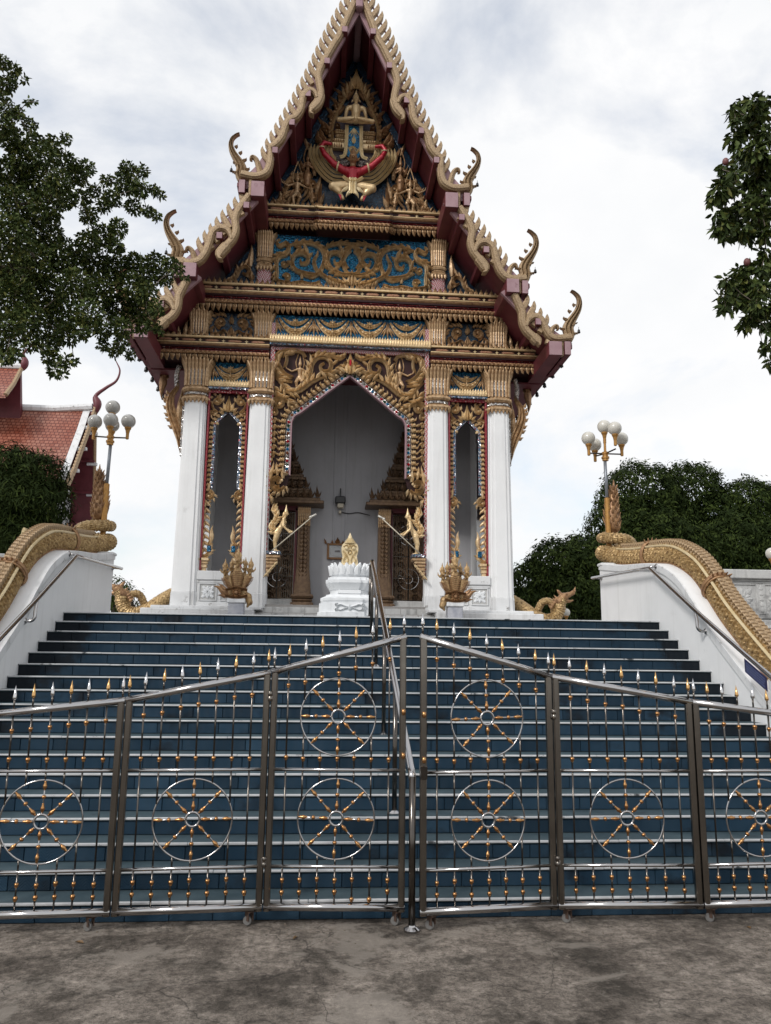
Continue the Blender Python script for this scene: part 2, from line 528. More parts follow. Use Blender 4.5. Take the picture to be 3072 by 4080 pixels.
def place(name, mesh, parent=None, loc=(0, 0, 0), rot=(0, 0, 0), scale=(1, 1, 1), label=None, kind=None):
    o = bpy.data.objects.new(name, mesh)
    COL.objects.link(o)
    o.location = loc
    o.rotation_euler = rot
    o.scale = scale
    WOFF[o.name] = Vector(loc)
    if parent is not None:
        adopt(o, parent)
    if label:
        o['label'] = label
    if kind:
        o['kind'] = kind
    return o

def top(o, label, cat, group=None):
    o['label'] = label
    o['category'] = cat
    if group:
        o['group'] = group
    return o

def cr(pts, n=5, closed=False):
    """Catmull-Rom through points"""
    P = [Vector(p) for p in pts]
    out = []
    m = len(P)
    for i in range(m if closed else m - 1):
        p1, p2 = P[i], P[(i + 1) % m]
        p0 = P[i - 1] if (i > 0 or closed) else p1 * 2 - p2
        p3 = P[(i + 2) % m] if (i + 2 < m or closed) else p2 * 2 - p1
        for k in range(n):
            t = k / n
            out.append(0.5 * ((2 * p1) + (p2 - p0) * t + (2 * p0 - 5 * p1 + 4 * p2 - p3) * t * t + (3 * p1 - p0 - 3 * p2 + p3) * t ** 3))
    if not closed:
        out.append(P[-1])
    return out

PROF3 = [(-1, 0), (-0.95, 0.5), (-0.62, 0.78), (-0.36, 0.34), (0, 1), (0.36, 0.34), (0.62, 0.78), (0.95, 0.5), (1, 0)]
PROF1 = [(-1, 0), (-0.8, 0.62), (0, 1), (0.8, 0.62), (1, 0)]
PROFB = [(-1, 0), (-1, 0.9), (-0.86, 1), (0.86, 1), (1, 0.9), (1, 0)]

class MB:
    def __init__(s):
        s.v, s.f, s.mi = [], [], []
    def add(s, vs, fs, mi=0):
        b = len(s.v)
        s.v.extend([tuple(p) for p in vs])
        s.f.extend([tuple(i + b for i in f) for f in fs])
        if mi or s.mi:
            while len(s.mi) < len(s.f) - len(fs):
                s.mi.append(0)
            s.mi.extend([mi] * len(fs))
    def box(s, x0, x1, y0, y1, z0, z1):
        s.add([(x0, y0, z0), (x1, y0, z0), (x1, y1, z0), (x0, y1, z0), (x0, y0, z1), (x1, y0, z1), (x1, y1, z1), (x0, y1, z1)],
              [(0, 3, 2, 1), (4, 5, 6, 7), (0, 1, 5, 4), (1, 2, 6, 5), (2, 3, 7, 6), (3, 0, 4, 7)])
        return s
    def bbox(s, x0, x1, y0, y1, z0, z1, b=0.008):
        """box with chamfered edges"""
        b = min(b, (x1 - x0) / 3, (y1 - y0) / 3, (z1 - z0) / 3)
        vs = []
        for z, i in ((z0, b), (z0 + b, 0), (z1 - b, 0), (z1, b)):
            for (px, py, qx, qy) in ((x0, y0, 1, 1), (x1, y0, -1, 1), (x1, y1, -1, -1), (x0, y1, 1, -1)):
                if (px == x0) == (py == y0):
                    vs += [(px + qx * i, py + qy * (b + i), z), (px + qx * (b + i), py + qy * i, z)]
                else:
                    vs += [(px + qx * (b + i), py + qy * i, z), (px + qx * i, py + qy * (b + i), z)]
        fs = []
        for k in range(3):
            for j in range(8):
                a, c = k * 8 + j, k * 8 + (j + 1) % 8
                fs.append((a, c, c + 8, a + 8))
        fs.append(tuple(range(7, -1, -1)))
        fs.append(tuple(range(24, 32)))
        s.add(vs, fs)
        return s
    def tube(s, pts, r, n=8, cap=True, flat=None):
        P = [Vector(p) for p in pts]
        m = len(P)
        R = r if isinstance(r, (list, tuple)) else [r] * m
        vs, fs = [], []
        t0 = (P[1] - P[0]).normalized()
        ref = Vector((0, 0, 1)) if abs(t0.z) < 0.9 else Vector((1, 0, 0))
        nx = t0.cross(ref).normalized()
        for i in range(m):
            if i == 0:
                t = P[1] - P[0]
            elif i == m - 1:
                t = P[-1] - P[-2]
            else:
                t = (P[i + 1] - P[i]).normalized() + (P[i] - P[i - 1]).normalized()
            if t.length < 1e-9:
                t = t0.copy()
            t.normalize()
            nx = (nx - t * nx.dot(t))
            if nx.length < 1e-6:
                nx = t.cross(Vector((0.3, 0.5, 0.8)))
            nx.normalize()
            ny = t.cross(nx)
            for k in range(n):
                a = 2 * pi * k / n
                vs.append(P[i] + nx * (cos(a) * R[i]) + ny * (sin(a) * R[i]))
        for i in range(m - 1):
            for k in range(n):
                k2 = (k + 1) % n
                fs.append((i * n + k, i * n + k2, (i + 1) * n + k2, (i + 1) * n + k))
        if cap:
            fs.append(tuple(range(n - 1, -1, -1)))
            fs.append(tuple((m - 1) * n + k for k in range(n)))
        s.add(vs, fs)
        return s
    def ring(s, pts, r, n=6):
        """closed tube"""
        P = [Vector(p) for p in pts]
        m = len(P)
        c = sum(P, Vector((0, 0, 0))) / m
        ax = (P[0] - c).cross(P[m // 4] - c).normalized()
        vs, fs = [], []
        for i in range(m):
            t = (P[(i + 1) % m] - P[i - 1]).normalized()
            o = t.cross(ax).normalized()
            for k in range(n):
                a = 2 * pi * k / n
                vs.append(P[i] + o * (cos(a) * r) + ax * (sin(a) * r))
        for i in range(m):
            j = (i + 1) % m
            for k in range(n):
                k2 = (k + 1) % n
                fs.append((i * n + k, j * n + k, j * n + k2, i * n + k2))
        s.add(vs, fs)
        return s
    def lathe(s, prof, n=12, c=(0, 0, 0), axis='z', cap=True):
        """prof: (radius, height) pairs"""
        vs, fs = [], []
        for r, h in prof:
            for k in range(n):
                a = 2 * pi * k / n
                if axis == 'z':
                    vs.append((c[0] + r * cos(a), c[1] + r * sin(a), c[2] + h))
                elif axis == 'x':
                    vs.append((c[0] + h, c[1] + r * cos(a), c[2] + r * sin(a)))
                else:
                    vs.append((c[0] + r * cos(a), c[1] + h, c[2] - r * sin(a)))
        m = len(prof)
        for i in range(m - 1):
            for k in range(n):
                k2 = (k + 1) % n
                fs.append((i * n + k, i * n + k2, (i + 1) * n + k2, (i + 1) * n + k))
        if cap:
            fs.append(tuple(range(n - 1, -1, -1)))
            fs.append(tuple((m - 1) * n + k for k in range(n)))
        s.add(vs, fs)
        return s
    def ball(s, c, r, n=8, m=6, sc=(1, 1, 1)):
        vs, fs = [], []
        for i in range(m + 1):
            p = pi * i / m
            for k in range(n):
                a = 2 * pi * k / n
                vs.append((c[0] + r * sc[0] * sin(p) * cos(a), c[1] + r * sc[1] * sin(p) * sin(a), c[2] + r * sc[2] * cos(p)))
        for i in range(m):
            for k in range(n):
                k2 = (k + 1) % n
                fs.append((i * n + k, (i + 1) * n + k, (i + 1) * n + k2, i * n + k2))
        s.add(vs, fs)
        return s
    def loft(s, secs, cap=True):
        """list of equal-length rings of 3-d points"""
        n = len(secs[0])
        vs = [p for q in secs for p in q]
        fs = []
        for i in range(len(secs) - 1):
            for k in range(n):
                k2 = (k + 1) % n
                fs.append((i * n + k, i * n + k2, (i + 1) * n + k2, (i + 1) * n + k))
        if cap:
            for base, rev in ((0, True), ((len(secs) - 1) * n, False)):
                tri = tessellate_polygon([[Vector(p) for p in secs[0 if rev else -1]]])
                fs += [tuple(base + i for i in (t[::-1] if rev else t)) for t in tri]
        s.add(vs, fs)
        return s
    def prism(s, poly, T, d0, d1):
        """flat outline (u, v) given depth d0..d1 through mapping T(u, v, d)"""
        n = len(poly)
        vs = [T(u, v, d0) for u, v in poly] + [T(u, v, d1) for u, v in poly]
        fs = [(k, (k + 1) % n, n + (k + 1) % n, n + k) for k in range(n)]
        tri = tessellate_polygon([[Vector((u, v, 0)) for u, v in poly]])
        fs += [tuple(t) for t in tri] + [tuple(n + i for i in t[::-1]) for t in tri]
        s.add(vs, fs)
        return s
    def ribbon(s, pts, w, relief, T, prof=PROF3, d0=0.0, back=False):
        """carved band with ridges along a flat path"""
        P = [Vector((p[0], p[1])) for p in pts]
        m = len(P)
        W = w if isinstance(w, (list, tuple)) else [w] * m
        wm = max(W) or 1e-6
        vs, fs = [], []
        np_ = len(prof)
        for i in range(m):
            t = (P[min(i + 1, m - 1)] - P[max(i - 1, 0)])
            if t.length < 1e-9:
                t = Vector((1, 0))
            t.normalize()
            nn = Vector((-t.y, t.x))
            rl = relief * sqrt(max(W[i], 0) / wm) if not back else relief
            for a, d in prof:
                q = P[i] + nn * (a * W[i])
                vs.append(T(q.x, q.y, d0 + d * rl))
        for i in range(m - 1):
            for k in range(np_ - 1):
                fs.append((i * np_ + k, (i + 1) * np_ + k, (i + 1) * np_ + k + 1, i * np_ + k + 1))
            if back:
                fs.append((i * np_ + np_ - 1, (i + 1) * np_ + np_ - 1, (i + 1) * np_, i * np_))
        if back:
            fs.append(tuple(range(np_)))
            fs.append(tuple((m - 1) * np_ + k for k in range(np_ - 1, -1, -1)))
        s.add(vs, fs)
        return s
    def mesh(s, name, mats, smooth=False, auto=None):
        me = bpy.data.meshes.new(name)
        me.from_pydata(s.v, [], s.f)
        for q in (mats if isinstance(mats, (list, tuple)) else [mats]):
            me.materials.append(MATS[q])
        if s.mi:
            mi = s.mi + [0] * (len(s.f) - len(s.mi))
            me.polygons.foreach_set('material_index', mi)
        if smooth:
            me.polygons.foreach_set('use_smooth', [True] * len(me.polygons))
        me.update()
        return me
    def obj(s, name, mats, parent=None, smooth=False, label=None, kind=None):
        return place(name, s.mesh(name, mats, smooth), parent, label=label, kind=kind)

def structure(name, mb, m, smooth=False):
    o = mb.obj(name, m, None, smooth)
    o['kind'] = 'structure'
    return o

def TX(x0, y, sx=1):
    return lambda u, v, d: (x0 + sx * u, y - d, v)

def flame_pts(u, v, ang, L, curl, n=9):
    """spine of a flame leaf that bends one way and flicks back at the tip"""
    out = [(u, v)]
    a = ang
    for i in range(1, n):
        t = i / (n - 1)
        a = ang + curl * (1.3 * t if t < 0.6 else 0.78 - 2.6 * (t - 0.6))
        u += cos(a) * L / (n - 1)
        v += sin(a) * L / (n - 1)
        out.append((u, v))
    return out
def flame_w(w, n=9):
    return [w * (0.45 + 1.5 * t) if t < 0.32 else w * max(0.03, (0.93 - 0.93 * ((t - 0.32) / 0.68) ** 1.15)) for t in [i / (n - 1) for i in range(n)]]
def spiral_pts(cu, cv, r0, r1, a0, turns, n=None):
    n = n or int(10 * abs(turns)) + 4
    return [(cu + (r0 + (r1 - r0) * (i / (n - 1)) ** 0.8) * cos(a0 + 2 * pi * turns * i / (n - 1)), cv + (r0 + (r1 - r0) * (i / (n - 1)) ** 0.8) * sin(a0 + 2 * pi * turns * i / (n - 1))) for i in range(n)]

class Orn:
    """carved ornament gathered motif by motif on one plane"""
    def __init__(s, x0, y, sx=1, relief=0.05):
        s.T = TX(x0, y, sx)
        s.mb = MB()
        s.rel = relief
    def band(s, pts, w, n=4, taper=(1, 1), prof=PROF3, rel=None, d0=0.0):
        P = cr([(p[0], p[1], 0) for p in pts], n)
        m = len(P)
        W = [w * (taper[0] + (1 - taper[0]) * min(1, 5 * i / m)) * (taper[1] + (1 - taper[1]) * min(1, 4 * (m - 1 - i) / m)) for i in range(m)]
        s.mb.ribbon(P, W, rel or s.rel, s.T, prof, d0)
        return s
    def spiral(s, cu, cv, r0, r1, a0, turns, w, d0=0.0):
        p = spiral_pts(cu, cv, r0, r1, a0, turns)
        n = len(p)
        s.mb.ribbon(p, [w * (1 - 0.5 * i / n) for i in range(n)], s.rel, s.T, PROF3, d0)
        e = s.T(p[-1][0], p[-1][1], d0 + s.rel * 0.5)
        s.mb.ball(e, w * 0.8, 6, 4)
        return s
    def flame(s, u, v, ang, L, w, curl=0.6, d0=0.0, rel=None):
        s.mb.ribbon(flame_pts(u, v, ang, L, curl), flame_w(w), rel or s.rel, s.T, PROF1, d0)
        return s
    def leaves(s, pts, k, L, w, side=1, off=0.9, curl=-0.5, t0=0.1, t1=0.95):
        L, w = L * 1.55, w * 1.35
        P = cr([(p[0], p[1], 0) for p in pts], 6)
        for i in range(k):
            t = t0 + (t1 - t0) * i / max(1, k - 1)
            j = min(len(P) - 2, int(t * (len(P) - 1)))
            a = atan2(P[j + 1].y - P[j].y, P[j + 1].x - P[j].x)
            s.flame(P[j].x, P[j].y, a + side * off, L, w, -side * abs(curl) if curl < 0 else side * curl)
        return s
    def ball(s, u, v, r, d=0.0):
        s.mb.ball(s.T(u, v, d), r, 7, 5)
        return s
    def bud(s, u, v, h, w, d0=0.0):
        """pointed lotus bud, upright"""
        n = 9
        s.mb.ribbon([(u, v + h * i / (n - 1)) for i in range(n)], [w * x for x in (0.35, 0.8, 1.0, 0.95, 0.75, 0.5, 0.3, 0.16, 0.03)], s.rel * 1.2, s.T, PROF3, d0)
        return s
    def obj(s, name, m, parent, label=None):
        o = s.mb.obj(name, m, parent, smooth=False, label=label)
        s.mb = MB()
        return o

def capsule(mb, p0, p1, r0, r1, n=10):
    p0, p1 = Vector(p0), Vector(p1)
    d = (p1 - p0)
    L = d.length
    if L < 1e-6:
        mb.ball(p0, r0, n, 8)
        return
    t = d / L
    pts, rr = [], []
    for a in (-80, -50, -20):
        pts.append(p0 + t * (r0 * sin(radians(a)))); rr.append(r0 * cos(radians(a)))
    for a in (20, 50, 80):
        pts.append(p1 + t * (r1 * sin(radians(a)))); rr.append(r1 * cos(radians(a)))
    mb.tube(pts, rr, n)

def limb(mb, pts, rs):
    for i in range(len(pts) - 1):
        capsule(mb, pts[i], pts[i + 1], rs[i], rs[i + 1])

def melt(o, size, smooth=2):
    """weld overlapping volumes into one continuous skin"""
    m = o.modifiers.new('skin', 'REMESH')
    m.mode = 'VOXEL'
    m.voxel_size = size
    m.use_smooth_shade = True
    if smooth:
        q = o.modifiers.new('smooth', 'SMOOTH')
        q.factor = 0.5
        q.iterations = smooth
    return o

def leaf_cloud(C, R, per, L, Wd, rng, droop=0.0, ncols=3, probs=(0.5, 0.38, 0.12), flat=1.0, shell=0.0, fold=0.35):
    """leaf blades spread through spheres C, R; returns verts, faces, material index"""
    cs, rs, cnt = [], [], []
    for c, r in zip(C, R):
        k = max(4, int(per * r * r))
        cs.append(np.repeat(np.array([c]), k, 0))
        rs.append(np.repeat(r, k))
    c = np.concatenate(cs)
    r = np.concatenate(rs)
    n = len(c)
    d = rng.normal(size=(n, 3))
    d /= np.linalg.norm(d, axis=1)[:, None]
    rad = rng.uniform(0, 1, n) ** (1 / 3)
    rad = shell + (1 - shell) * rad if shell else rad
    p = c + d * (rad * r)[:, None] * np.array([1, 1, flat])
    ax = rng.normal(size=(n, 3)) * 0.8 + d * 0.8
    ax[:, 2] -= droop
    ax /= np.linalg.norm(ax, axis=1)[:, None]
    sd_ = np.cross(ax, rng.normal(size=(n, 3)))
    sd_ /= np.linalg.norm(sd_, axis=1)[:, None] + 1e-9
    nr = np.cross(ax, sd_)
    ll = L * rng.uniform(0.65, 1.25, n)[:, None]
    ww = Wd * rng.uniform(0.7, 1.2, n)[:, None]
    bend = -np.array([0, 0, 1.0]) * ll * 0.12 * (1 if droop else 0.3)
    v0 = p
    v1 = p + ax * ll * 0.28 + sd_ * ww * 0.42 + nr * ww * fold * 0.5
    v2 = p + ax * ll * 0.62 + sd_ * ww * 0.46 + nr * ww * fold * 0.5 + bend * 0.5
    v3 = p + ax * ll + bend
    v4 = p + ax * ll * 0.62 - sd_ * ww * 0.46 + nr * ww * fold * 0.5 + bend * 0.5
    v5 = p + ax * ll * 0.28 - sd_ * ww * 0.42 + nr * ww * fold * 0.5
    V = np.stack([v0, v1, v2, v3, v4, v5], 1).reshape(-1, 3)
    b = np.arange(n)[:, None] * 6
    F = np.concatenate([b + np.array([[0, 1, 2, 3]]), b + np.array([[0, 3, 4, 5]])], 1).reshape(-1, 4)
    mi = np.repeat(rng.choice(ncols, n, p=probs), 2)
    return V, F, mi

def np_mesh(name, V, F, mi, mats):
    me = bpy.data.meshes.new(name)
    me.vertices.add(len(V))
    me.vertices.foreach_set('co', np.ascontiguousarray(V, dtype=np.float32).ravel())
    k = F.shape[1]
    me.loops.add(F.size)
    me.loops.foreach_set('vertex_index', np.ascontiguousarray(F, dtype=np.int32).ravel())
    me.polygons.add(len(F))
    me.polygons.foreach_set('loop_start', np.arange(0, F.size, k, dtype=np.int32))
    me.polygons.foreach_set('loop_total', np.full(len(F), k, dtype=np.int32))
    for m in mats:
        me.materials.append(MATS[m])
    me.polygons.foreach_set('material_index', np.ascontiguousarray(mi, dtype=np.int32))
    me.update(calc_edges=True)
    me.validate()
    return me
# ================================================================== SETTING
# ground sheet
g = MB()
xs = [-400, -40, -14, -7, 0, 7, 14, 40, 400]
ys = [-60, -6, 0, 3, 6, 12, 40, 120, 700]
g.add([(x, y, 0) for y in ys for x in xs], [(j * 9 + i, j * 9 + i + 1, j * 9 + i + 10, j * 9 + i + 9) for j in range(8) for i in range(8)])
structure('ground', g, 'concrete')

RISE, TRD, Y0, SW, NST = 0.13, 0.2779, 5.878, 4.04, 18
ZT = RISE * NST                                  # terrace level 2.34
YT = Y0 + (NST - 1) * TRD                        # top nosing
core = MB()
prof = [(Y0 + 0.03, 0.0)]
for i in range(1, NST + 1):
    prof += [(Y0 + (i - 1) * TRD + 0.03, i * RISE - 0.022), (Y0 + i * TRD + 0.03, i * RISE - 0.022)]
prof += [(YT + 0.6, ZT - 0.022), (YT + 0.6, 0.0)]
core.prism(prof, lambda u, v, d: (d, u, v), -SW, SW)
stairs = structure('stairs', core, 'grout')
# riser tiles: one shared slab, slightly uneven
tile = MB().bbox(-0.1475, 0.1475, 0, 0.02, 0, RISE - 0.031, 0.004).mesh('riser_tile', 'riser')
rest = MB()
NT = 27
tw = 2 * SW / NT
for i in range(1, NST + 1):
    yf, zt = Y0 + (i - 1) * TRD, i * RISE
    ye = yf + TRD + 0.03 if i < NST else YT + 0.6
    t = MB().bbox(-SW, SW, yf + 0.004, ye, zt - 0.021, zt, 0.004).obj('step', 'tread', stairs)
    nb = MB()
    # the white edge strip is worn: laid in lengths with chips
    x = -SW
    rr = random.Random(i)
    while x < SW:
        L = min(rr.uniform(0.7, 1.9), SW - x)
        if SW - x - L < 0.15:
            L = SW - x
        dz = rr.uniform(-0.0015, 0.0015)
        nb.bbox(x + 0.002, x + L - 0.002, yf - 0.004 + dz, yf + 0.024, zt - 0.0145 + rr.uniform(0, 0.003), zt + 0.003 + dz, 0.003)
        x += L
    nb.obj('nosing', 'nosing', t)
    off = 0.5 if i % 2 else 0.0
    for k in range(NT):
        px = -SW + (k + 0.5) * tw
        py = yf + 0.012 + rr.uniform(-0.002, 0.002)
        if i <= 11:
            place('riser_tile', tile, t, (px, py, zt - RISE + 0.004), (rr.uniform(-0.006, 0.006), 0, rr.uniform(-0.004, 0.004)))
        else:
            rest.bbox(px - 0.1475, px + 0.1475, py, py + 0.02, zt - RISE + 0.004, zt - 0.027, 0.004)
rest.obj('riser_tiles', 'riser', stairs, kind='stuff')

# terrace the temple stands on
te = MB()
te.box(-SW - 0.3, SW + 0.3, YT + 0.55, 40, 0, ZT - 0.004)
te.box(-30, -SW - 0.3, 11.8, 40, 0, ZT - 0.006)
te.box(SW + 0.3, 30, 11.8, 40, 0, ZT - 0.006)
structure('terrace', te, 'floor_tile')

# ------------------------------------------------------------------ wing walls
WTOP = [(5.2, 0.52), (5.9, 0.60), (6.6, 0.78), (7.3, 1.02), (7.99, 1.36), (8.55, 1.74), (9.23, 2.24), (9.65, 2.62), (10.0, 2.90), (10.45, 3.10), (10.9, 3.19), (11.9, 3.28), (12.88, 3.41)]
WT = [(p.x, p.y) for p in cr([(a, b, 0) for a, b in WTOP], 4)]
for sx, lab in ((-1, 'white plastered stair wing wall on the left under the gold serpent'), (1, 'white plastered stair wing wall on the right under the gold serpent')):
    t = thing('wing_wall', lab, 'wall', (sx * 4.33, 9, 0), 'white wing walls beside the stairs')
    b = MB()
    b.prism(WT + [(12.88, 0), (5.2, 0)], lambda u, v, d: (sx * d, u, v), SW + 0.001, SW + 0.60)
    b.obj('wall_body', 'white_paint', t)
    c = MB()
    c.ribbon([(a, z - 0.055) for a, z in WT], 0.05, 0.022, lambda u, v, d: (sx * (SW - d), u, v), PROFB, -0.006, True)
    c.obj('coping', 'white_worn', t)
    c = MB()
    c.bbox(*sorted((sx * (SW - 0.03), sx * (SW + 0.63))), 12.70, 12.92, 3.36, 3.41, 0.012)
    c.obj('end_cap', 'white_worn', t)

# ------------------------------------------------------------------ big serpents on the wing walls
def frames(P):
    out = []
    side = Vector((1, 0, 0))
    for i in range(len(P)):
        t = (P[min(i + 1, len(P) - 1)] - P[max(i - 1, 0)]).normalized()
        side = (side - t * side.dot(t)).normalized()
        out.append((P[i], t, side, side.cross(t)))
    return out

def resample(P, step):
    out, acc = [P[0]], 0.0
    for a, b in zip(P, P[1:]):
        L = (b - a).length
        while acc + L >= step:
            q = (step - acc) / L
            a = a.lerp(b, q)
            out.append(a)
            L = (b - a).length
            acc = 0
        acc += L
    return out

def scaled_body(P, R, pitch=0.060, around=16, depth=0.042, sub=5):
    """tube whose skin is raised, overlapping scales"""
    F = frames(P)
    n = around * 3
    vs, fs = [], []
    s = 0.0
    for i, (p, t, sd_, u) in enumerate(F):
        if i:
            s += (P[i] - P[i - 1]).length
        r = R(i / (len(F) - 1))
        for k in range(n):
            a = 2 * pi * k / n
            q = k / 3.0
            row = s / pitch + 0.0
            c = math.floor(q + (0.5 if int(math.floor(row)) % 2 else 0))
            lat = abs((q + (0.5 if int(math.floor(row)) % 2 else 0)) - c - 0.5) * 2
            f = row - math.floor(row)
            h = depth * (1 - f) * (1 - 0.75 * lat * lat)
            rr_ = r * (1 + (h - 0.5 * depth) / 0.17)
            vs.append(p + sd_ * (cos(a) * rr_) + u * (sin(a) * rr_))
    for i in range(len(F) - 1):
        for k in range(n):
            k2 = (k + 1) % n
            fs.append((i * n + k, i * n + k2, (i + 1) * n + k2, (i + 1) * n + k))
    fs.append(tuple(range(n)))
    fs.append(tuple((len(F) - 1) * n + k for k in range(n - 1, -1, -1)))
    m = MB()
    m.add(vs, fs)
    return m, F

curl_mb = MB()
curl_mb.ribbon(spiral_pts(0, 0.02, 0.042, 0.012, -pi / 2, 1.1), 0.017, 0.07, lambda u, v, d: (0.035 - d, u, v), PROF1, 0, True)
curl_mb.ribbon(flame_pts(0.03, 0.02, 1.9, 0.06, 0.5, 6), [0.014, 0.017, 0.014, 0.009, 0.005, 0.001], 0.05, lambda u, v, d: (0.025 - d, u, v), PROF1, 0, True)
curl_me = curl_mb.mesh('crest_curl', 'gold_leaf')

for sx, lab in ((-1, 'gold scaled serpent body arching over the left wing wall'), (1, 'gold scaled serpent body arching over the right wing wall')):
    t = thing('serpent_balustrade', lab, 'serpent statue', (sx * 4.33, 12.8, 3.4), 'gold serpents on the wing walls')
    ctr = []
    for a, (y, z) in enumerate(WTOP):
        y0_, z0_ = WTOP[max(a - 1, 0)]
        y1_, z1_ = WTOP[min(a + 1, len(WTOP) - 1)]
        L = hypot(y1_ - y0_, z1_ - z0_)
        ctr.append(Vector((sx * 4.35, y - (z1_ - z0_) / L * 0.142, z + (y1_ - y0_) / L * 0.142)))
    ctr = ctr[:-1] + [Vector((sx * 4.36, 12.6, 3.51))]
    P = resample(cr(ctr, 10), 0.0105)
    m, F = scaled_body(P, lambda q: 0.158)
    m.obj('body', 'gold_scale', t, smooth=False)
    # end of the body wraps into a coil round the lamp foot
    coil = [Vector((sx * x, y, z)) for x, y, z in ((4.36, 12.5, 3.51), (4.30, 12.9, 3.56), (4.24, 13.18, 3.63), (4.36, 13.44, 3.68), (4.60, 13.44, 3.73), (4.72, 13.2, 3.78), (4.58, 12.99, 3.84), (4.36, 13.0, 3.88), (4.22, 13.18, 3.90), (4.30, 13.36, 3.94), (4.44, 13.34, 4.02), (4.47, 13.26, 4.12))]
    Pc = resample(cr(coil, 8), 0.0125)
    mc, Fc = scaled_body(Pc, lambda q: 0.158 - 0.075 * min(1, q * 1.15))
    mc.obj('tail_coil', 'gold_scale', t)
    # side line, crest and collars
    Ls = [p + s_ * (-sx * 0.117) + u_ * 0.117 for p, _, s_, u_ in F[::4]]
    MB().tube(Ls, 0.019, 6).obj('side_ridge', 'gold_pale', t)
    Lb = [p + s_ * (-sx * 0.105) - u_ * 0.128 for p, _, s_, u_ in F[::4]]
    MB().tube(Lb, 0.015, 6).obj('belly_ridge', 'gold_brown', t)
    k = 8
    while k < len(F):
        p, tn, s_, u_ = F[k]
        ang = atan2(tn.z, tn.y)
        place('crest_curl', curl_me, t, p + u_ * 0.148 + s_ * (-sx * 0.042), (ang, 0, 0))
        place('crest_curl', curl_me, t, p + u_ * 0.148 + s_ * (sx * 0.042) + tn * 0.03, (ang, 0, 0))
        k += 7
    MB().tube([p + u_ * 0.152 for p, _, s_, u_ in F[::5]], 0.05, 8).obj('crest_base', 'gold_leaf', t)
    for yy in (9.55, 11.45):
        k = min(range(len(F)), key=lambda i: abs(F[i][0].y - yy))
        p, tn, s_, u_ = F[k]
        c = MB()
        for o_, rr_, tt in ((-0.035, 0.176, 0.014), (0.0, 0.180, 0.021), (0.035, 0.176, 0.014)):
            c.ring([p + tn * o_ + s_ * (cos(a) * rr_) + u_ * (sin(a) * (rr_ + (0.03 if sin(a) > 0 else 0))) for a in [2 * pi * j / 24 for j in range(24)]], tt, 6)
        for a in (-0.5, -0.25, 0, 0.25, 0.5):
            b = pi / 2 + a
            q = p + s_ * (cos(b) * 0.215) + u_ * (sin(b) * 0.215)
            capsule(c, q, q + (s_ * cos(b) + u_ * sin(b)) * 0.05 - tn * 0.015, 0.022, 0.006, 6)
        c.obj('collar', 'gold_brown', t, smooth=True)
    # upright leafy tail
    tl = Vector((sx * 4.47, 13.27, 0))
    c = MB()
    for i in range(14):
        pass
    secs = []
    prof_t = [(3.98, 0.08), (4.10, 0.145), (4.22, 0.165), (4.36, 0.150), (4.50, 0.125), (4.64, 0.095), (4.77, 0.06), (4.88, 0.03), (4.98, 0.006)]
    for z, r in prof_t:
        sway = 0.03 * sin((z - 4.0) * 5)
        secs.append([(tl.x - sx * sway + r * cos(a) * 0.8, tl.y + r * sin(a) * 0.8, z) for a in [2 * pi * j / 12 for j in range(12)]])
    c.loft(secs)
    c.obj('tail', 'gold_brown', t, smooth=True)
    c = MB()
    rr = random.Random(11)
    for lv in range(11):
        z = 4.08 + lv * 0.072
        r = np.interp(z, [a for a, _ in prof_t], [b for _, b in prof_t])
        sway = 0.03 * sin((z - 4.0) * 5)
        for j in range(7):
            a = 2 * pi * (j + 0.5 * (lv % 2)) / 7
            dx, dy = cos(a), sin(a)
            b0 = Vector((tl.x - sx * sway + dx * r * 0.75, tl.y + dy * r * 0.75, z))
            capsule(c, b0, b0 + Vector((dx * 0.04, dy * 0.04, 0.085)), 0.032, 0.004, 5)
    c.obj('tail_leaves', 'gold_brown', t, smooth=True)

# ------------------------------------------------------------------ globe lamps
def lamp(sx, lab, m_globe, globes):
    x, y = sx * 4.34, 13.2
    t = thing('street_lamp', lab, 'lamp', (x, y, 3.6), 'five-globe lamps at the head of the stairs')
    MB().lathe([(0.048, 3.66), (0.048, 4.62), (0.036, 4.63)], 14, (x, y, 0)).obj('pole_sleeve', 'lamp_gold', t, smooth=False)
    MB().tube([(x, y, 4.6), (x - sx * 0.01, y, 5.34)], 0.028, 10).obj('pole', 'pole_grey', t, smooth=True)
    MB().lathe([(0.03, 5.30), (0.055, 5.31), (0.055, 5.34), (0.07, 5.35), (0.07, 5.38), (0.05, 5.39), (0.05, 5.42), (0.065, 5.43), (0.065, 5.46), (0.03, 5.48)], 14, (x, y, 0)).obj('hub', 'lamp_gold', t)
    cup = MB().lathe([(0.018, -0.20), (0.028, -0.19), (0.028, -0.10), (0.040, -0.04), (0.058, -0.005), (0.058, 0.018), (0.045, 0.02)], 12).mesh('cup', 'lamp_gold')
    gl = MB().ball((0, 0, 0.115), 0.122, 20, 14).mesh('globe', m_globe, True)
    for (dx, dy, zc) in globes:
        gx, gy = x + dx, y + dy
        if dx or dy:
            MB().tube([(x, y, 5.44), (gx, gy, 5.44 + (0.02 if dy else 0))], 0.014, 8).obj('arm', 'steel_dark', t)
        else:
            MB().tube([(x, y, 5.45), (gx, gy, zc - 0.1)], 0.024, 8).obj('arm', 'lamp_gold', t)
        c = place('cup', cup, t, (gx, gy, zc - 0.005))
        if zc:
            place('globe', gl, c, (gx, gy, zc))
lamp(-1, 'five-globe street lamp with clear grey globes behind the left serpent', 'globe_clear', [(0, 0, 5.86), (-0.29, 0.03, 5.60), (0.28, 0.0, 5.62), (0.06, -0.27, 5.55), (-0.06, 0.27, 5.62)])
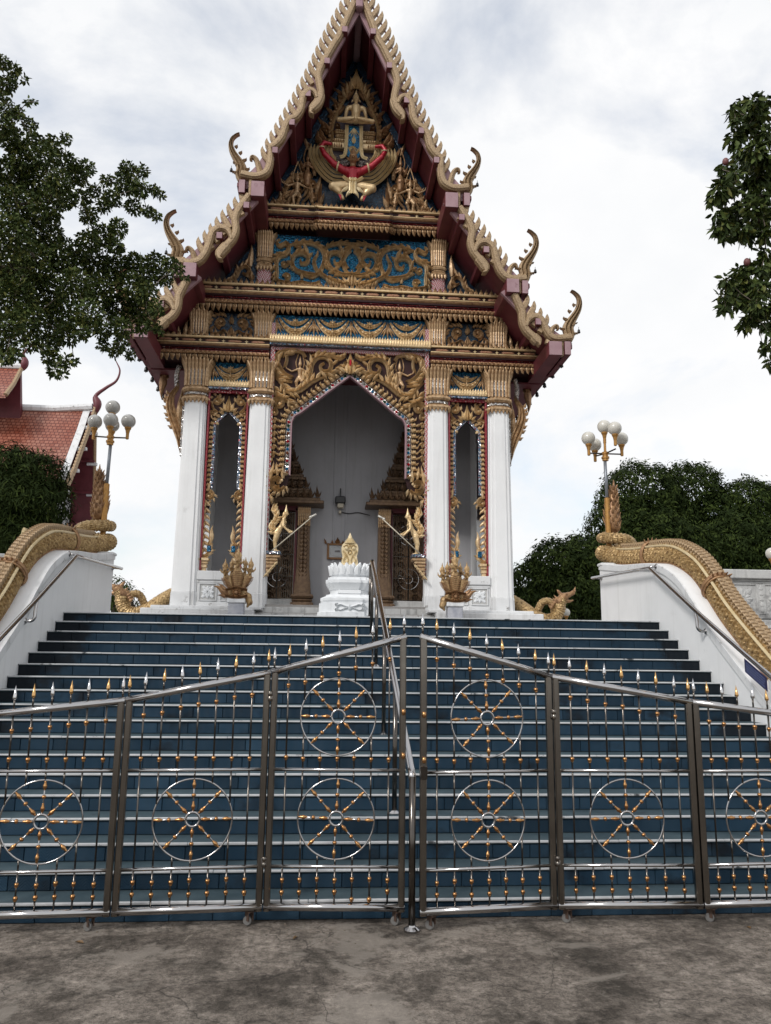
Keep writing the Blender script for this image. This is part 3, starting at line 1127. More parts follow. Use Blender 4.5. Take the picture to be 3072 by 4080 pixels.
lamp(1, 'five-globe street lamp with white globes behind the right serpent', 'globe', [(0, 0, 5.83), (-0.30, 0.0, 5.60), (0.31, 0.0, 5.61), (0.09, -0.27, 5.72), (-0.09, 0.27, 5.56)])

def garden_lamp(x, y, z0, zg, r, lab):
    t = thing('garden_lamp', lab, 'lamp', (x, y, z0), 'single-globe garden lamps')
    MB().lathe([(0.035, z0), (0.02, z0 + 0.05), (0.02, zg - r - 0.08)], 10, (x, y, 0)).obj('pole', 'pole_grey', t)
    MB().lathe([(0.02, zg - r - 0.10), (0.035, zg - r - 0.04), (0.06, zg - r), (0.06, zg - r + 0.03), (0.03, zg - r + 0.035)], 12, (x, y, 0)).obj('cup', 'lamp_gold', t)
    MB().ball((x, y, zg), r, 18, 12).obj('globe', 'globe', t, smooth=True)
garden_lamp(7.20, 13.0, ZT, 3.67, 0.105, 'single white globe lamp on the grey parapet at the right edge')
garden_lamp(5.69, 20.0, ZT, 2.99, 0.105, 'small white globe lamp low in front of the trees right of the temple')

# ------------------------------------------------------------------ parapets of the terrace
def flower(mb, cx, cz, r, T, d0=0.0):
    for k in range(4):
        a = pi / 2 * k
        for da, L, w_ in ((-0.42, 0.82, 0.20), (0.42, 0.82, 0.20), (0, 1.0, 0.22)):
            mb.ribbon([(cx + cos(a + da) * r * L * q, cz + sin(a + da) * r * L * q) for q in (0.2, 0.45, 0.7, 0.9, 1.0)], [w_ * r * 0.6, w_ * r, w_ * r, w_ * r * 0.55, 0.002], 0.028, T, PROF1, d0)
        b = a + pi / 4
        mb.ribbon([(cx + cos(b) * r * q, cz + sin(b) * r * q) for q in (0.5, 0.8, 1.05, 1.22)], [0.03 * r, 0.26 * r, 0.22 * r, 0.02], 0.02, T, PROF1, d0)
    c = T(cx, cz, d0)
    for rad in (0.28, 0.15):
        mb.ring([T(cx + cos(q) * r * rad, cz + sin(q) * r * rad, d0 + 0.025) for q in [2 * pi * j / 14 for j in range(14)]], r * 0.055, 5)

def parapet(x0, x1, y, lab, npan):
    t = thing('parapet', lab, 'parapet wall', ((x0 + x1) / 2, y, 0))
    b = MB()
    b.box(x0, x1, y, y + 0.30, 0, 3.02)
    b.obj('wall_body', 'stone_grey', t)
    for (z0, z1, p) in ((3.02, 3.05, 0.04), (3.05, 3.19, 0.10), (2.98, 3.018, 0.02), (2.44, 2.50, 0.05), (2.30, 2.43, 0.09), (2.0, 2.29, 0.14), (1.3, 1.98, 0.10)):
        MB().bbox(x0, x1, y - p, y + 0.30 + p, z0 + 0.001, z1, 0.012).obj('moulding', 'stone_grey', t)
    wp = (x1 - x0) / npan
    for k in range(npan):
        cx = x0 + (k + 0.5) * wp
        fr = MB()
        hw, hh, cz = 0.225, 0.215, 2.745
        for (a0, a1, c0, c1) in ((-hw - 0.03, -hw, -hh - 0.03, hh + 0.03), (hw, hw + 0.03, -hh - 0.03, hh + 0.03), (-hw, hw, -hh - 0.03, -hh), (-hw, hw, hh, hh + 0.03)):
            fr.bbox(cx + a0, cx + a1, y - 0.02, y + 0.01, cz + c0, cz + c1, 0.006)
        p_ = fr.obj('panel_frame', 'stone_grey', t)
        f = MB()
        flower(f, cx, cz, 0.175, TX(0, y), 0.0)
        f.obj('flower', 'stone_grey', p_)
        px = x0 + k * wp
        MB().bbox(px - 0.055, px + 0.055, y - 0.026, y + 0.01, 2.505, 2.975, 0.01).obj('pilaster', 'stone_grey', t)
        f = MB()
        for q in range(5):
            f.ribbon(flame_pts(px, 2.54 + q * 0.085, pi / 2, 0.10, 0.0, 6), [0.01, 0.035, 0.03, 0.02, 0.01, 0.002], 0.012, TX(0, y - 0.026), PROF1)
        f.obj('leaf_chain', 'stone_grey', t)
parapet(4.86, 9.06, 11.5, 'weathered grey parapet with carved flower panels right of the stairs', 7)
parapet(-9.06, -4.70, 11.5, 'grey parapet behind the left serpent', 7)
t = thing('boundary_finial', 'small gold leaf-shaped finial on the left grey parapet', 'finial', (-5.02, 11.65, 3.19))
f = MB()
f.prism([(-0.11, 3.19), (0.11, 3.19), (0.105, 3.38), (0.09, 3.43), (0.05, 3.46), (0.045, 3.50), (0.03, 3.51), (0.03, 3.55), (0.012, 3.60), (-0.012, 3.60), (-0.03, 3.55), (-0.03, 3.51), (-0.045, 3.50), (-0.05, 3.46), (-0.09, 3.43), (-0.105, 3.38)], TX(-5.02, 11.72), 0, 0.12)
f.obj('slab', 'gold_pale', t)
MB().bbox(-5.15, -4.89, 11.55, 11.77, 3.19, 3.225, 0.008).obj('foot', 'gold_pale', t)

# far parapet glimpsed left of the temple
t = thing('parapet', 'low white and red parapet glimpsed between left wing wall and temple', 'parapet wall', (-8, 22, ZT))
MB().box(-14, -5.3, 22, 22.25, ZT, 2.78).obj('wall_body', 'maroon', t)
MB().bbox(-14, -5.3, 21.95, 22.3, 2.78, 2.86, 0.01).obj('coping', 'white_worn', t)

# ------------------------------------------------------------------ handrails
def flange(mb, p, sx):
    mb.lathe([(0.042, 0), (0.042, 0.008), (0.03, 0.022), (0.022, 0.024)], 14, (p[0], p[1], p[2]), 'x') if sx < 0 else mb.lathe([(0.022, -0.024), (0.03, -0.022), (0.042, -0.008), (0.042, 0)], 14, p, 'x')
for sx, lab in ((-1, 'steel handrail fixed along the left wing wall'), (1, 'steel handrail fixed along the right wing wall')):
    t = thing('handrail', lab, 'handrail', (sx * 3.93, 9, 1.5), 'wall handrails of the stairs')
    x = sx * 3.93
    MB().tube([(x, 12.95, 3.17), (x, 10.62, 3.085), (x, 10.55, 3.06), (x, 9.35, 2.44), (x, 8.2, 1.87), (x, 6.6, 1.11), (x, 5.7, 0.72)], 0.026, 12).obj('rail', 'steel', t, smooth=True)
    for (y, z) in ((9.30, 2.40), (7.62, 1.585), (6.2, 0.915)):
        b = MB()
        b.tube(cr([(x, y, z), (x, y - 0.02, z - 0.12), (x, y - 0.03, z - 0.20), (sx * 3.97, y - 0.03, z - 0.235), (sx * (SW - 0.004), y - 0.03, z - 0.235)], 5), 0.019, 10)
        o = b.obj('bracket', 'steel', t, smooth=True)
        f = MB()
        flange(f, (sx * (SW - 0.003), y - 0.03, z - 0.235), sx)
        if sx < 0:
            pass
        f.obj('flange', 'steel', o)
    for (y, z) in ((10.60, 3.10), (12.80, 3.155)):
        b = MB()
        b.tube([(x, y, z), (sx * (SW - 0.003), y, z + 0.005)], 0.016, 10)
        o = b.obj('bracket', 'steel', t, smooth=True)
        f = MB()
        flange(f, (sx * (SW - 0.003), y, z + 0.005), sx)
        f.obj('flange', 'steel', o)
t = thing('handrail', 'steel handrail running up the middle of the stairs from the gate', 'handrail', (0.0, 5.66, 0))
MB().tube([(0.012, 5.64, 0.98), (0.012, 5.70, 1.02), (0.0, 10.22, 3.02), (0.0, 10.32, 3.06), (0.0, 10.70, 3.07)], 0.028, 12).obj('rail', 'steel', t, smooth=True)
MB().tube([(0.012, 5.64, 0.0), (0.012, 5.64, 1.0)], 0.024, 12).obj('post', 'steel_dark', t, smooth=True)
MB().lathe([(0.055, 0), (0.055, 0.012), (0.03, 0.03), (0.026, 0.04)], 16, (0.012, 5.64, 0)).obj('foot', 'steel', t)
for yy in (6.85, 8.1, 9.35, 10.30, 10.70):
    zb = RISE * min(NST, int((yy - Y0) / TRD) + 1)
    zr = np.interp(yy, [5.70, 10.22, 10.32, 10.7], [1.02, 3.02, 3.06, 3.07])
    o = MB().tube([(0, yy, zb), (0, yy, zr)], 0.021, 12).obj('post', 'steel_dark', t, smooth=True)
    MB().lathe([(0.05, 0), (0.05, 0.01), (0.028, 0.026), (0.023, 0.03)], 14, (0, yy, zb)).obj('foot', 'steel', o)

# small notice on the right handrail
t = thing('notice_plate', 'small dark blue notice plate hung on the right handrail', 'sign', (3.92, 8.0, 1.65))
def rail_z(y):
    return np.interp(y, [6.6, 8.2, 9.35], [1.11, 1.87, 2.44])
b = MB()
b.prism([(8.20, rail_z(8.20) - 0.03), (7.80, rail_z(7.80) - 0.03), (7.80, rail_z(7.80) - 0.17), (8.20, rail_z(8.20) - 0.17)], lambda u, v, d: (3.905 - d, u, v), 0, 0.006)
b.obj('plate', 'sign_blue', t)
rr = random.Random(4)
for k in range(4):
    m = MB()
    y = 8.17
    while y > 7.85:
        L = rr.uniform(0.02, 0.06)
        y2 = max(7.83, y - L)
        z = rail_z(y) - 0.055 - k * 0.027
        z2 = rail_z(y2) - 0.055 - k * 0.027
        m.add([(3.8985, y, z), (3.8985, y2, z2), (3.8985, y2, z2 - 0.010), (3.8985, y, z - 0.010)], [(0, 1, 2, 3)])
        y = y2 - 0.012
    m.obj('lettering', 'sign_text', t)
b = MB()
b.prism([(7.77, rail_z(7.77) - 0.03), (7.66, rail_z(7.66) - 0.03), (7.66, rail_z(7.66) - 0.13), (7.77, rail_z(7.77) - 0.13)], lambda u, v, d: (3.905 - d, u, v), 0, 0.006)
b.obj('white_tag', 'sign_white', t)

# ------------------------------------------------------------------ folding gate, six leaves
spear_me = [MB().lathe([(0.006, 0), (0.013, 0.006), (0.0145, 0.014), (0.012, 0.03), (0.0005, 0.092)], 10).mesh('spear_tip', q, True) for q in ('gilt_tip', 'chrome')]
gball_me = MB().lathe([(0.009, -0.02), (0.012, -0.017), (0.009, -0.014), (0.015, -0.008), (0.0168, 0), (0.015, 0.008), (0.009, 0.014)], 10).mesh('brass_ball', 'brass', True)
WR = 0.268
rim_me = MB().ring([(cos(a) * WR, 0, sin(a) * WR) for a in [2 * pi * k / 48 for k in range(48)]], 0.0062, 6).mesh('wheel', 'steel', True)
hub_me = MB().ring([(cos(a) * 0.047, 0, sin(a) * 0.047) for a in [2 * pi * k / 24 for k in range(24)]], 0.0085, 6).mesh('wheel_hub', 'steel', True)
spoke_me = MB().tube([(0.05, 0, 0), (WR, 0, 0)], 0.0055, 6).mesh('spoke', 'steel', True)
def turned(h0):
    return [(0.0065, h0), (0.0095, h0 + 0.003), (0.007, h0 + 0.006), (0.010, h0 + 0.010), (0.0145, h0 + 0.024), (0.0135, h0 + 0.034), (0.009, h0 + 0.042), (0.0095, h0 + 0.047), (0.0065, h0 + 0.052), (0.009, h0 + 0.057), (0.006, h0 + 0.060)]
sb = MB()
sb.lathe(turned(0.058), 9, axis='x')
sb.lathe([(0.006, 0.146), (0.013, 0.151), (0.0165, 0.159), (0.013, 0.167), (0.006, 0.172)], 9, axis='x')
sb.lathe(turned(0.202), 9, axis='x')
brass_me = sb.mesh('spoke_brass', 'brass', True)
cw = MB()
cw.lathe([(0.010, -0.012), (0.026, -0.012), (0.030, -0.009), (0.030, 0.009), (0.026, 0.012), (0.010, 0.012)], 16, axis='x')
cast_wheel = cw.mesh('caster_wheel', 'caster', False)
cf = MB()
cf.box(-0.03, 0.03, -0.03, 0.03, 0.088, 0.096)
cf.box(-0.022, -0.017, -0.012, 0.030, 0.03, 0.088)
cf.box(0.017, 0.022, -0.012, 0.030, 0.03, 0.088)
cast_fork = cf.mesh('caster', 'rust')

def leaf(xl, yl, zl, xr, yr, zr, upper, first, lab, caster_t, dark_bars=(), spears=True):
    dx, dy = xr - xl, yr - yl
    L = hypot(dx, dy)
    t = thing('gate_leaf', lab, 'gate', (xl, yl, 0), 'folding leaves of the steel gate', rotz=atan2(dy, dx))
    pw = 0.024
    ztop = lambda u: zl + (zr - zl) * u / L
    for u in (pw, L - pw):
        p = MB()
        zz = ztop(u) - 0.004
        ring = [(cos(a), sin(a)) for a in [2 * pi * j / 20 + 0.157 for j in range(20)]]
        sq = [(pw * (abs(c) ** 0.55) * (1 if c > 0 else -1) * (0.93 if j % 5 == 2 else 1), pw * (abs(s_) ** 0.55) * (1 if s_ > 0 else -1) * (0.93 if j % 5 == 2 else 1)) for j, (c, s_) in enumerate(ring)]
        p.loft([[(u + a, b, z) for a, b in sq] for z in (0.10, zz)])
        p.obj('post', 'steel_post', t, smooth=False)
    r = MB()
    r.tube([(0.0, 0, zl), (L, 0, zr)], 0.0255, 16)
    r.obj('top_rail', 'steel', t, smooth=True)
    for nm, z, h in (('middle_rail', 1.026, 0.011), ('lower_rail', 0.385, 0.011)):
        MB().tube([(2 * pw - 0.004, 0, z), (L - 2 * pw + 0.004, 0, z)], h + 0.001, 12).obj(nm, 'steel', t, smooth=True)
    MB().tube([(0.002, 0, 0.124), (L - 0.002, 0, 0.124)], 0.0255, 16).obj('bottom_rail', 'steel', t, smooth=True)
    cx = L / 2
    wheels = [0.700] + ([1.392] if upper else [])
    n = 7
    jr = random.Random(int(xl * 1000))
    us = [2 * pw + (L - 4 * pw) * (k + 0.62) / (n + 0.24) + jr.uniform(-0.004, 0.004) for k in range(n)]
    for k, u in enumerate(us):
        segs = [(0.15, 0.374), (0.396, 1.015), (1.037, ztop(u) - 0.02), (ztop(u) + 0.02, ztop(u) + 0.085)]
        off = abs(u - cx)
        if off < WR:
            h = sqrt(WR * WR - off * off)
            out = []
            for a, b in segs:
                cut = False
                for wz in wheels:
                    if a < wz < b:
                        if wz - h > a:
                            out.append((a, wz - h))
                        if b > wz + h:
                            out.append((wz + h, b))
                        cut = True
                if not cut:
                    out.append((a, b))
            segs = out
        for a, b in segs:
            bar = MB().tube([(u, 0, a), (u, 0, b)], 0.0066, 7).obj('bar', 'steel_dark', t, smooth=True)
        zs = [0.225, 0.305, 1.105, ztop(u) - 0.125]
        if (first, k) in dark_bars:
            zs[0] = 0.172
        for z in zs:
            if any(hypot(off, z - wz) < WR - 0.01 for wz in wheels):
                z = None
            if z:
                place('brass_ball', gball_me, bar, (u, 0, z + jr.uniform(-0.007, 0.007)), (jr.uniform(-0.15, 0.15), jr.uniform(-0.15, 0.15), 0), (jr.uniform(0.94, 1.05),) * 3)
        place('spear_tip', spear_me[(k + 1 + first) % 2], bar, (u, 0, ztop(u) + 0.083), (jr.uniform(-0.05, 0.05), jr.uniform(-0.05, 0.05), jr.uniform(0, 3)), (1, 1, jr.uniform(0.93, 1.07)))
    for u, k in ((0.018, 0), (L - 0.018, 8)):
        m = MB()
        m.tube([(u, 0, ztop(u) + 0.01), (u, 0, ztop(u) + 0.085)], 0.0075, 7)
        bar = m.obj('bar', 'steel_dark', t, smooth=True)
        place('spear_tip', spear_me[(k + first) % 2], bar, (u, 0, ztop(u) + 0.083))
    for wz in wheels:
        w0 = jr.uniform(-0.045, 0.045)
        wl = place('wheel', rim_me, t, (cx, 0, wz))
        place('wheel_hub', hub_me, wl, (cx, 0, wz))
        for k in range(8):
            a = pi / 4 * k + w0
            place('spoke', spoke_me, wl, (cx, 0, wz), (0, -a, 0))
            place('spoke_brass', brass_me, wl, (cx, 0, wz), (0, -a, 0))
    for ct in caster_t:
        c = place('caster', cast_fork, t, (ct * L, 0.03, 0), (0, 0, 0.6))
        place('caster_wheel', cast_wheel, c, (ct * L - 0.01, 0.045, 0.030), (0, 0, 0.6))
    return t, L
leaf(-2.98, 5.66, 1.385, -2.000, 5.705, 1.494, False, 1, 'gate leaf at the far left, its wheel cut by the picture edge', (0.87,))
leaf(-1.994, 5.705, 1.494, -1.003, 5.775, 1.694, False, 0, 'gate leaf with a single wheel, second from the left', (0.92,))
leaf(-0.997, 5.775, 1.696, -0.028, 5.72, 1.962, True, 1, 'tall gate leaf with two wheels left of the middle handrail post', (0.95,), ((1, 4), (1, 5)))
leaf(0.060, 5.62, 1.962, 1.043, 5.73, 1.686, True, 1, 'tall gate leaf with two wheels right of the middle handrail post', (0.10,))
leaf(1.049, 5.73, 1.686, 2.083, 5.70, 1.513, False, 0, 'gate leaf with a single wheel, second from the right', (0.08,))
leaf(2.089, 5.70, 1.513, 3.05, 5.75, 1.400, False, 1, 'gate leaf at the far right, its wheel cut by the picture edge', (0.08,))
# hinges between leaves and the latch at the middle
for (x, y, z, lab) in ((-1.0, 5.755, 1.53, 'small steel hinge high on the post pair left of the middle leaves'), (-1.0, 5.755, 0.42, 'small steel hinge low on the post pair left of the middle leaves'), (1.046, 5.71, 1.42, 'small steel hinge high on the post pair right of the middle leaves'), (1.046, 5.71, 0.42, 'small steel hinge low on the post pair right of the middle leaves')):
    t = thing('hinge', lab, 'hinge', (x, y, z), 'gate hinges')
    MB().lathe([(0.012, -0.035), (0.016, -0.03), (0.016, -0.002), (0.013, 0), (0.016, 0.002), (0.016, 0.03), (0.012, 0.035)], 10, (x, y - 0.016, z)).obj('barrel', 'steel_post', t, smooth=True)
    MB().bbox(x - 0.02, x + 0.02, y - 0.012, y - 0.006, z - 0.025, z + 0.025, 0.002).obj('plate', 'steel', t)
t = thing('gate_latch', 'small latch with brass knobs on the middle gate posts', 'latch', (0.08, 5.59, 1.03))
MB().bbox(0.062, 0.108, 5.572, 5.595, 0.985, 1.075, 0.004).obj('plate', 'steel_dark', t)
for (x, y, z) in ((0.085, 5.58, 1.42), (0.085, 5.58, 1.115), (-0.05, 5.68, 1.43), (-0.05, 5.68, 1.13)):
    MB().lathe([(0.006, -0.022), (0.014, -0.016), (0.0165, 0), (0.014, 0.016), (0.006, 0.022)], 10, (x, y, z)).obj('knob', 'brass', t, smooth=True)

# dead leaves on the concrete
rr = random.Random(21)
for k, (x, y) in enumerate(((-0.75, 5.55), (-2.1, 5.5), (2.35, 5.62))):
    m = MB()
    s_ = rr.uniform(0.03, 0.05)
    a = rr.uniform(0, 6)
    pts = [(0, 0, 0.004), (0.5, 0.35, 0.012), (1.1, 0.3, 0.016), (1.6, 0, 0.006), (1.1, -0.35, 0.012), (0.5, -0.3, 0.016)]
    m.add([(x + s_ * (p * cos(a) - q * sin(a)), y + s_ * (p * sin(a) + q * cos(a)), r_) for p, q, r_ in pts], [(0, 1, 2, 3), (0, 3, 4, 5)])
    o = m.obj('fallen_leaf', 'leaf_brown')
    top(o, ('dry brown leaf on the concrete below the tall left gate leaf', 'dry brown leaf on the concrete near the left caster', 'dry brown leaf on the concrete near the right caster')[k], 'leaf', 'dry leaves on the concrete')
# ================================================================== TEMPLE
X0, F = -0.2, 15.5
TEMPLE = thing('temple', 'ornate gold temple hall with steep tiered gable and white columns above the stairs', 'temple', (X0, F, ZT))
ZP = 2.72

def redent(h, z, cx, cy, k=1.0):
    """square section with stepped corners"""
    q = [(0.46, 1.0), (0.46, 0.90), (0.74, 0.90), (0.74, 0.74), (0.90, 0.74), (0.90, 0.46), (1.0, 0.46)]
    ring = []
    for r in range(4):
        c, s_ = (1, 0, -1, 0)[r], (0, 1, 0, -1)[r]
        pts = [(-b, -a) for a, b in q] if False else q
        for a, b in pts[::-1]:
            x, y = a * h, b * h
            ring.append((x * c - y * s_, x * s_ + y * c))
    ring = sorted(ring, key=lambda p: 0) 
    # rebuild in order around
    out = []
    base = [(1.0, -0.46), (1.0, 0.46), (0.90, 0.46), (0.90, 0.74), (0.74, 0.74), (0.74, 0.90), (0.46, 0.90), (0.46, 1.0)]
    for r in range(4):
        c, s_ = (1, 0, -1, 0)[r], (0, 1, 0, -1)[r]
        for x, y in base[:-1]:
            out.append((cx + h * (x * c - y * s_), cy + h * (x * s_ + y * c), z))
    return out

# ---------------- podium and steps
b = MB()
b.bbox(X0 - 3.86, X0 - 1.75, 15.0, 18.0, ZT, ZP - 0.06, 0.015)
b.bbox(X0 - 3.70, X0 - 1.62, 15.12, 18.0, ZP - 0.06, ZP, 0.012)
b.obj('podium', 'white_worn', TEMPLE)
b = MB()
b.bbox(X0 + 1.75, X0 + 3.86, 15.0, 18.0, ZT, ZP - 0.06, 0.015)
b.bbox(X0 + 1.62, X0 + 3.70, 15.12, 18.0, ZP - 0.06, ZP, 0.012)
b.obj('podium', 'white_worn', TEMPLE)
for k in range(3):
    y0_ = 15.02 + k * 0.28
    st = MB().bbox(X0 - 1.745, X0 + 1.745, y0_, 18.0, ZT + 0.002 + k * 0.14, ZT + (k + 1) * 0.14, 0.008).obj('podium_step', 'floor_tile', TEMPLE)
    n = 11
    for j in range(n):
        w_ = 3.49 / n
        MB().bbox(X0 - 1.745 + j * w_ + 0.004, X0 - 1.745 + (j + 1) * w_ - 0.004, y0_ - 0.008, y0_ + 0.02, ZT + k * 0.14 + 0.012, ZT + (k + 1) * 0.14 - 0.014, 0.003).obj('tile', 'stone_grey', st)
b = MB()
b.box(X0 - 3.4, X0 + 3.4, 15.6, 18.0, ZP - 0.004, ZP + 0.075)
b.obj('porch_floor', 'floor_tile', TEMPLE)

# ---------------- columns
petal = MB()
petal.tube([(0, 0, 0), (0, -0.004, 0.2), (0, -0.012, 0.36), (0, -0.04, 0.47), (0, -0.085, 0.56), (0, -0.12, 0.61)], [0.026, 0.026, 0.028, 0.036, 0.03, 0.003], 6)
petal_me = petal.mesh('petal', 'gold')
stripe_me = MB().box(-0.009, 0.009, -0.012, 0.01, 0.02, 0.36).mesh('mirror_strip', 'mosaic_white')
drop = MB()
drop.ribbon([(0, 0), (0, -0.03), (0, -0.06), (0, -0.085), (0, -0.105)], [0.03, 0.036, 0.026, 0.014, 0.002], 0.03, lambda u, v, d: (u, -d, v), PROF1, 0, True)
drop_me = drop.mesh('leaf_drop', 'gold')

def capital(z0, h, half, cx, cy, parent, strips=True):
    """bundle of tall lotus petals that flares at the top"""
    s_ = h / 0.61
    base = MB()
    base.loft([redent(half * q, z0 + h * zz, cx, cy) for zz, q in ((0, 1.0), (0.55, 0.98), (0.75, 1.08), (0.92, 1.3))])
    o = base.obj('capital', 'gold_brown', parent)
    n = 7
    for side in range(3):
        rz = (0, -pi / 2, pi / 2)[side]
        c, sn = cos(rz), sin(rz)
        for k in range(n):
            u = (k - (n - 1) / 2) * half * 1.9 / (n - 1)
            d = half * (1.0 if abs(k - 3) < 2 else 0.93 if abs(k - 3) == 2 else 0.85)
            px, py = u, -d
            place('petal', petal_me, o, (cx + px * c - py * sn, cy + px * sn + py * c, z0), (0, 0, rz), (s_, s_, s_))
        if side == 0 and strips:
            for k in range(n - 1):
                u = (k + 0.5 - (n - 1) / 2) * half * 1.9 / (n - 1)
                place('mirror_strip', stripe_me, o, (cx + u, cy - half * (1.0 if abs(k - 2.5) < 2 else 0.9), z0), (0, 0, 0), (s_, s_, s_))
    return o

COLS = ((-3.165, 0), (-1.835, 0), (1.855, 0), (3.165, 0))
for cx, _ in COLS:
    x = X0 + cx
    cy = F + 0.25
    col = MB()
    col.loft([redent(h, z, x, cy) for z, h in ((ZP + 0.30, 0.262), (6.94, 0.225))])
    co = col.obj('column', 'white_paint', TEMPLE)
    MB().loft([redent(h, z, x, cy) for z, h in ((ZP, 0.276), (ZP + 0.27, 0.272), (ZP + 0.30, 0.264))]).obj('column_base', 'white_worn', co)
    # collar
    m = MB()
    for z0, z1, r0, r1, r2 in ((6.93, 7.03, 0.235, 0.285, 0.25), (7.045, 7.115, 0.225, 0.232, 0.225), (7.12, 7.235, 0.25, 0.29, 0.245)):
        m.loft([redent(r0, z0, x, cy), redent(r1, z0 + (z1 - z0) * 0.35, x, cy), redent(r1, z0 + (z1 - z0) * 0.65, x, cy), redent(r2, z1, x, cy)])
    m.obj('collar', 'gold', co)
    m = MB()
    m.loft([redent(0.242, 7.055, x, cy), redent(0.242, 7.10, x, cy)])
    m.obj('mirror_band', 'mosaic_white', co)
    for side in range(3):
        rz = (0, -pi / 2, pi / 2)[side]
        c, sn = cos(rz), sin(rz)
        for k in range(7):
            u = (k - 3) * 0.08
            px, py = u, -0.245 if abs(k - 3) < 2 else -0.225
            place('leaf_drop', drop_me, co, (x + px * c - py * sn, cy + px * sn + py * c, 6.975), (0.12 if side == 0 else 0, 0, rz))
    capital(7.24, 0.60, 0.232, x, cy, TEMPLE)
# half capitals of the upper order
for cx in (-3.20, -1.86, 1.86, 3.20):
    capital(8.40, 0.57, 0.17, X0 + cx, F + 0.30, TEMPLE)

# ---------------- cornices
pend = MB()
pend.ribbon([(0, 0.0), (0, -0.03), (0, -0.06), (0, -0.09), (0.006, -0.118), (0.02, -0.137)], [0.047, 0.05, 0.043, 0.030, 0.017, 0.003], 0.045, lambda u, v, d: (u, -d, v), PROF3, 0, True)
pend.ball((0, -0.045, -0.045), 0.019, 6, 4)
pend_me = pend.mesh('pendant', 'gold')
crest = MB()
crest.ribbon([(0, 0), (0, 0.028), (0, 0.06), (0, 0.085), (0, 0.11), (0, 0.135)], [0.034, 0.043, 0.036, 0.022, 0.011, 0.002], 0.035, lambda u, v, d: (u, -d, v), PROF3, 0, True)
crest.ball((0, -0.032, 0.035), 0.016, 6, 4)
crest_me = crest.mesh('crest_leaf', 'gold')
lozenge = MB()
lozenge.add([(-0.145, 0, 0), (-0.10, -0.006, -0.028), (0.10, -0.006, -0.028), (0.145, 0, 0), (0.10, -0.006, 0.028), (-0.10, -0.006, 0.028), (-0.085, -0.016, -0.014), (0.085, -0.016, -0.014), (0.085, -0.016, 0.014), (-0.085, -0.016, 0.014)],
            [(0, 1, 6), (1, 2, 7, 6), (2, 3, 7), (3, 4, 8), (3, 8, 7), (4, 5, 9, 8), (5, 0, 9), (0, 6, 9), (6, 7, 8, 9)])
lozenge.ball((0, -0.015, 0), 0.018, 6, 4, (1, 0.6, 1))
lozenge_me = lozenge.mesh('lozenge', 'terracotta')
star = MB()
for k in range(4):
    a = pi / 2 * k
    star.ribbon([(cos(a) * q, sin(a) * q) for q in (0.0, 0.015, 0.028, 0.04)], [0.006, 0.012, 0.009, 0.001], 0.012, lambda u, v, d: (u, -d, v), PROF1)
star_me = star.mesh('star', 'gold_pale')

def rope(mb, x0, x1, y, z, r):
    n = max(8, int((x1 - x0) / 0.022))
    m = 8
    vs, fs = [], []
    for i in range(n + 1):
        x = x0 + (x1 - x0) * i / n
        for k in range(m):
            a = 2 * pi * k / m
            rr_ = r * (1 + 0.16 * sin(a * 2 + i * 1.57))
            vs.append((x, y + rr_ * cos(a), z + rr_ * sin(a)))
    for i in range(n):
        for k in range(m):
            k2 = (k + 1) % m
            fs.append((i * m + k, i * m + k2, (i + 1) * m + k2, (i + 1) * m + k))
    fs += [tuple(range(m)), tuple(n * m + k for k in range(m - 1, -1, -1))]
    mb.add(vs, fs)

def cornice(u0, u1, zt, H, y, parent=None, ret=0.0, name='cornice'):
    """moulded entablature from pendant tips zt up to crest tips zt+H, front face at y"""
    x0, x1 = X0 + u0, X0 + u1
    L = lambda q: zt + H * q
    yb = y + 0.55
    core = MB()
    core.box(x0, x1, y + 0.07, yb, L(0.19), L(0.30))
    core.box(x0 + 0.002, x1 - 0.002, y + 0.10, yb, L(0.30), L(0.46))
    core.box(x0 + 0.001, x1 - 0.001, y + 0.045, yb, L(0.46), L(0.82))
    o = core.obj(name, 'maroon_dark', TEMPLE)
    m = MB()
    rope(m, x0, x1, y + 0.055, L(0.295), H * 0.058)
    m.obj('rope_moulding', 'gold_brown', o)
    m = MB()
    m.bbox(x0, x1, y + 0.075, y + 0.12, L(0.365), L(0.388), 0.004)
    m.bbox(x0, x1, y + 0.07, y + 0.12, L(0.425), L(0.448), 0.004)
    m.obj('bead_moulding', 'mosaic_red', o)
    m = MB()
    c = [(0.09, 0.465), (0.075, 0.49), (0.03, 0.53), (0.012, 0.555), (0.012, 0.575), (0.06, 0.576)]
    m.prism([(a, L(b_)) for a, b_ in c], lambda u, v, d: (d, y + u, v), x0, x1)
    m.obj('cyma_moulding', 'gold_brown', o)
    for q0, q1, p in ((0.585, 0.625, 0.0), (0.765, 0.825, -0.012)):
        MB().bbox(x0 - 0.004, x1 + 0.004, y + p, y + 0.10, L(q0), L(q1), 0.006).obj('fillet', 'gold_bright', o)
    zc = L(0.695)
    hs = H / 0.72
    n = int((x1 - x0) / 0.44)
    for k in range(n):
        px = x0 + (k + 0.5) * (x1 - x0) / n
        place('lozenge', lozenge_me, o, (px, y + 0.043, zc), (0, 0, 0), (1, 1, hs))
        if k:
            place('star', star_me, o, (x0 + k * (x1 - x0) / n, y + 0.043, zc))
    n = max(1, int(round((x1 - x0) / 0.112)))
    for k in range(n):
        px = x0 + (k + 0.5) * (x1 - x0) / n
        place('pendant', pend_me, o, (px, y + 0.075, L(0.215)), (0, 0, 0), (1, 1, H * 0.215 / 0.137))
        place('crest_leaf', crest_me, o, (px, y + 0.05, L(0.82)), (0, 0, 0), (1, 1, H * 0.18 / 0.135))
    return o
cornice(-4.08, -1.70, 7.78, 0.65, F - 0.02)
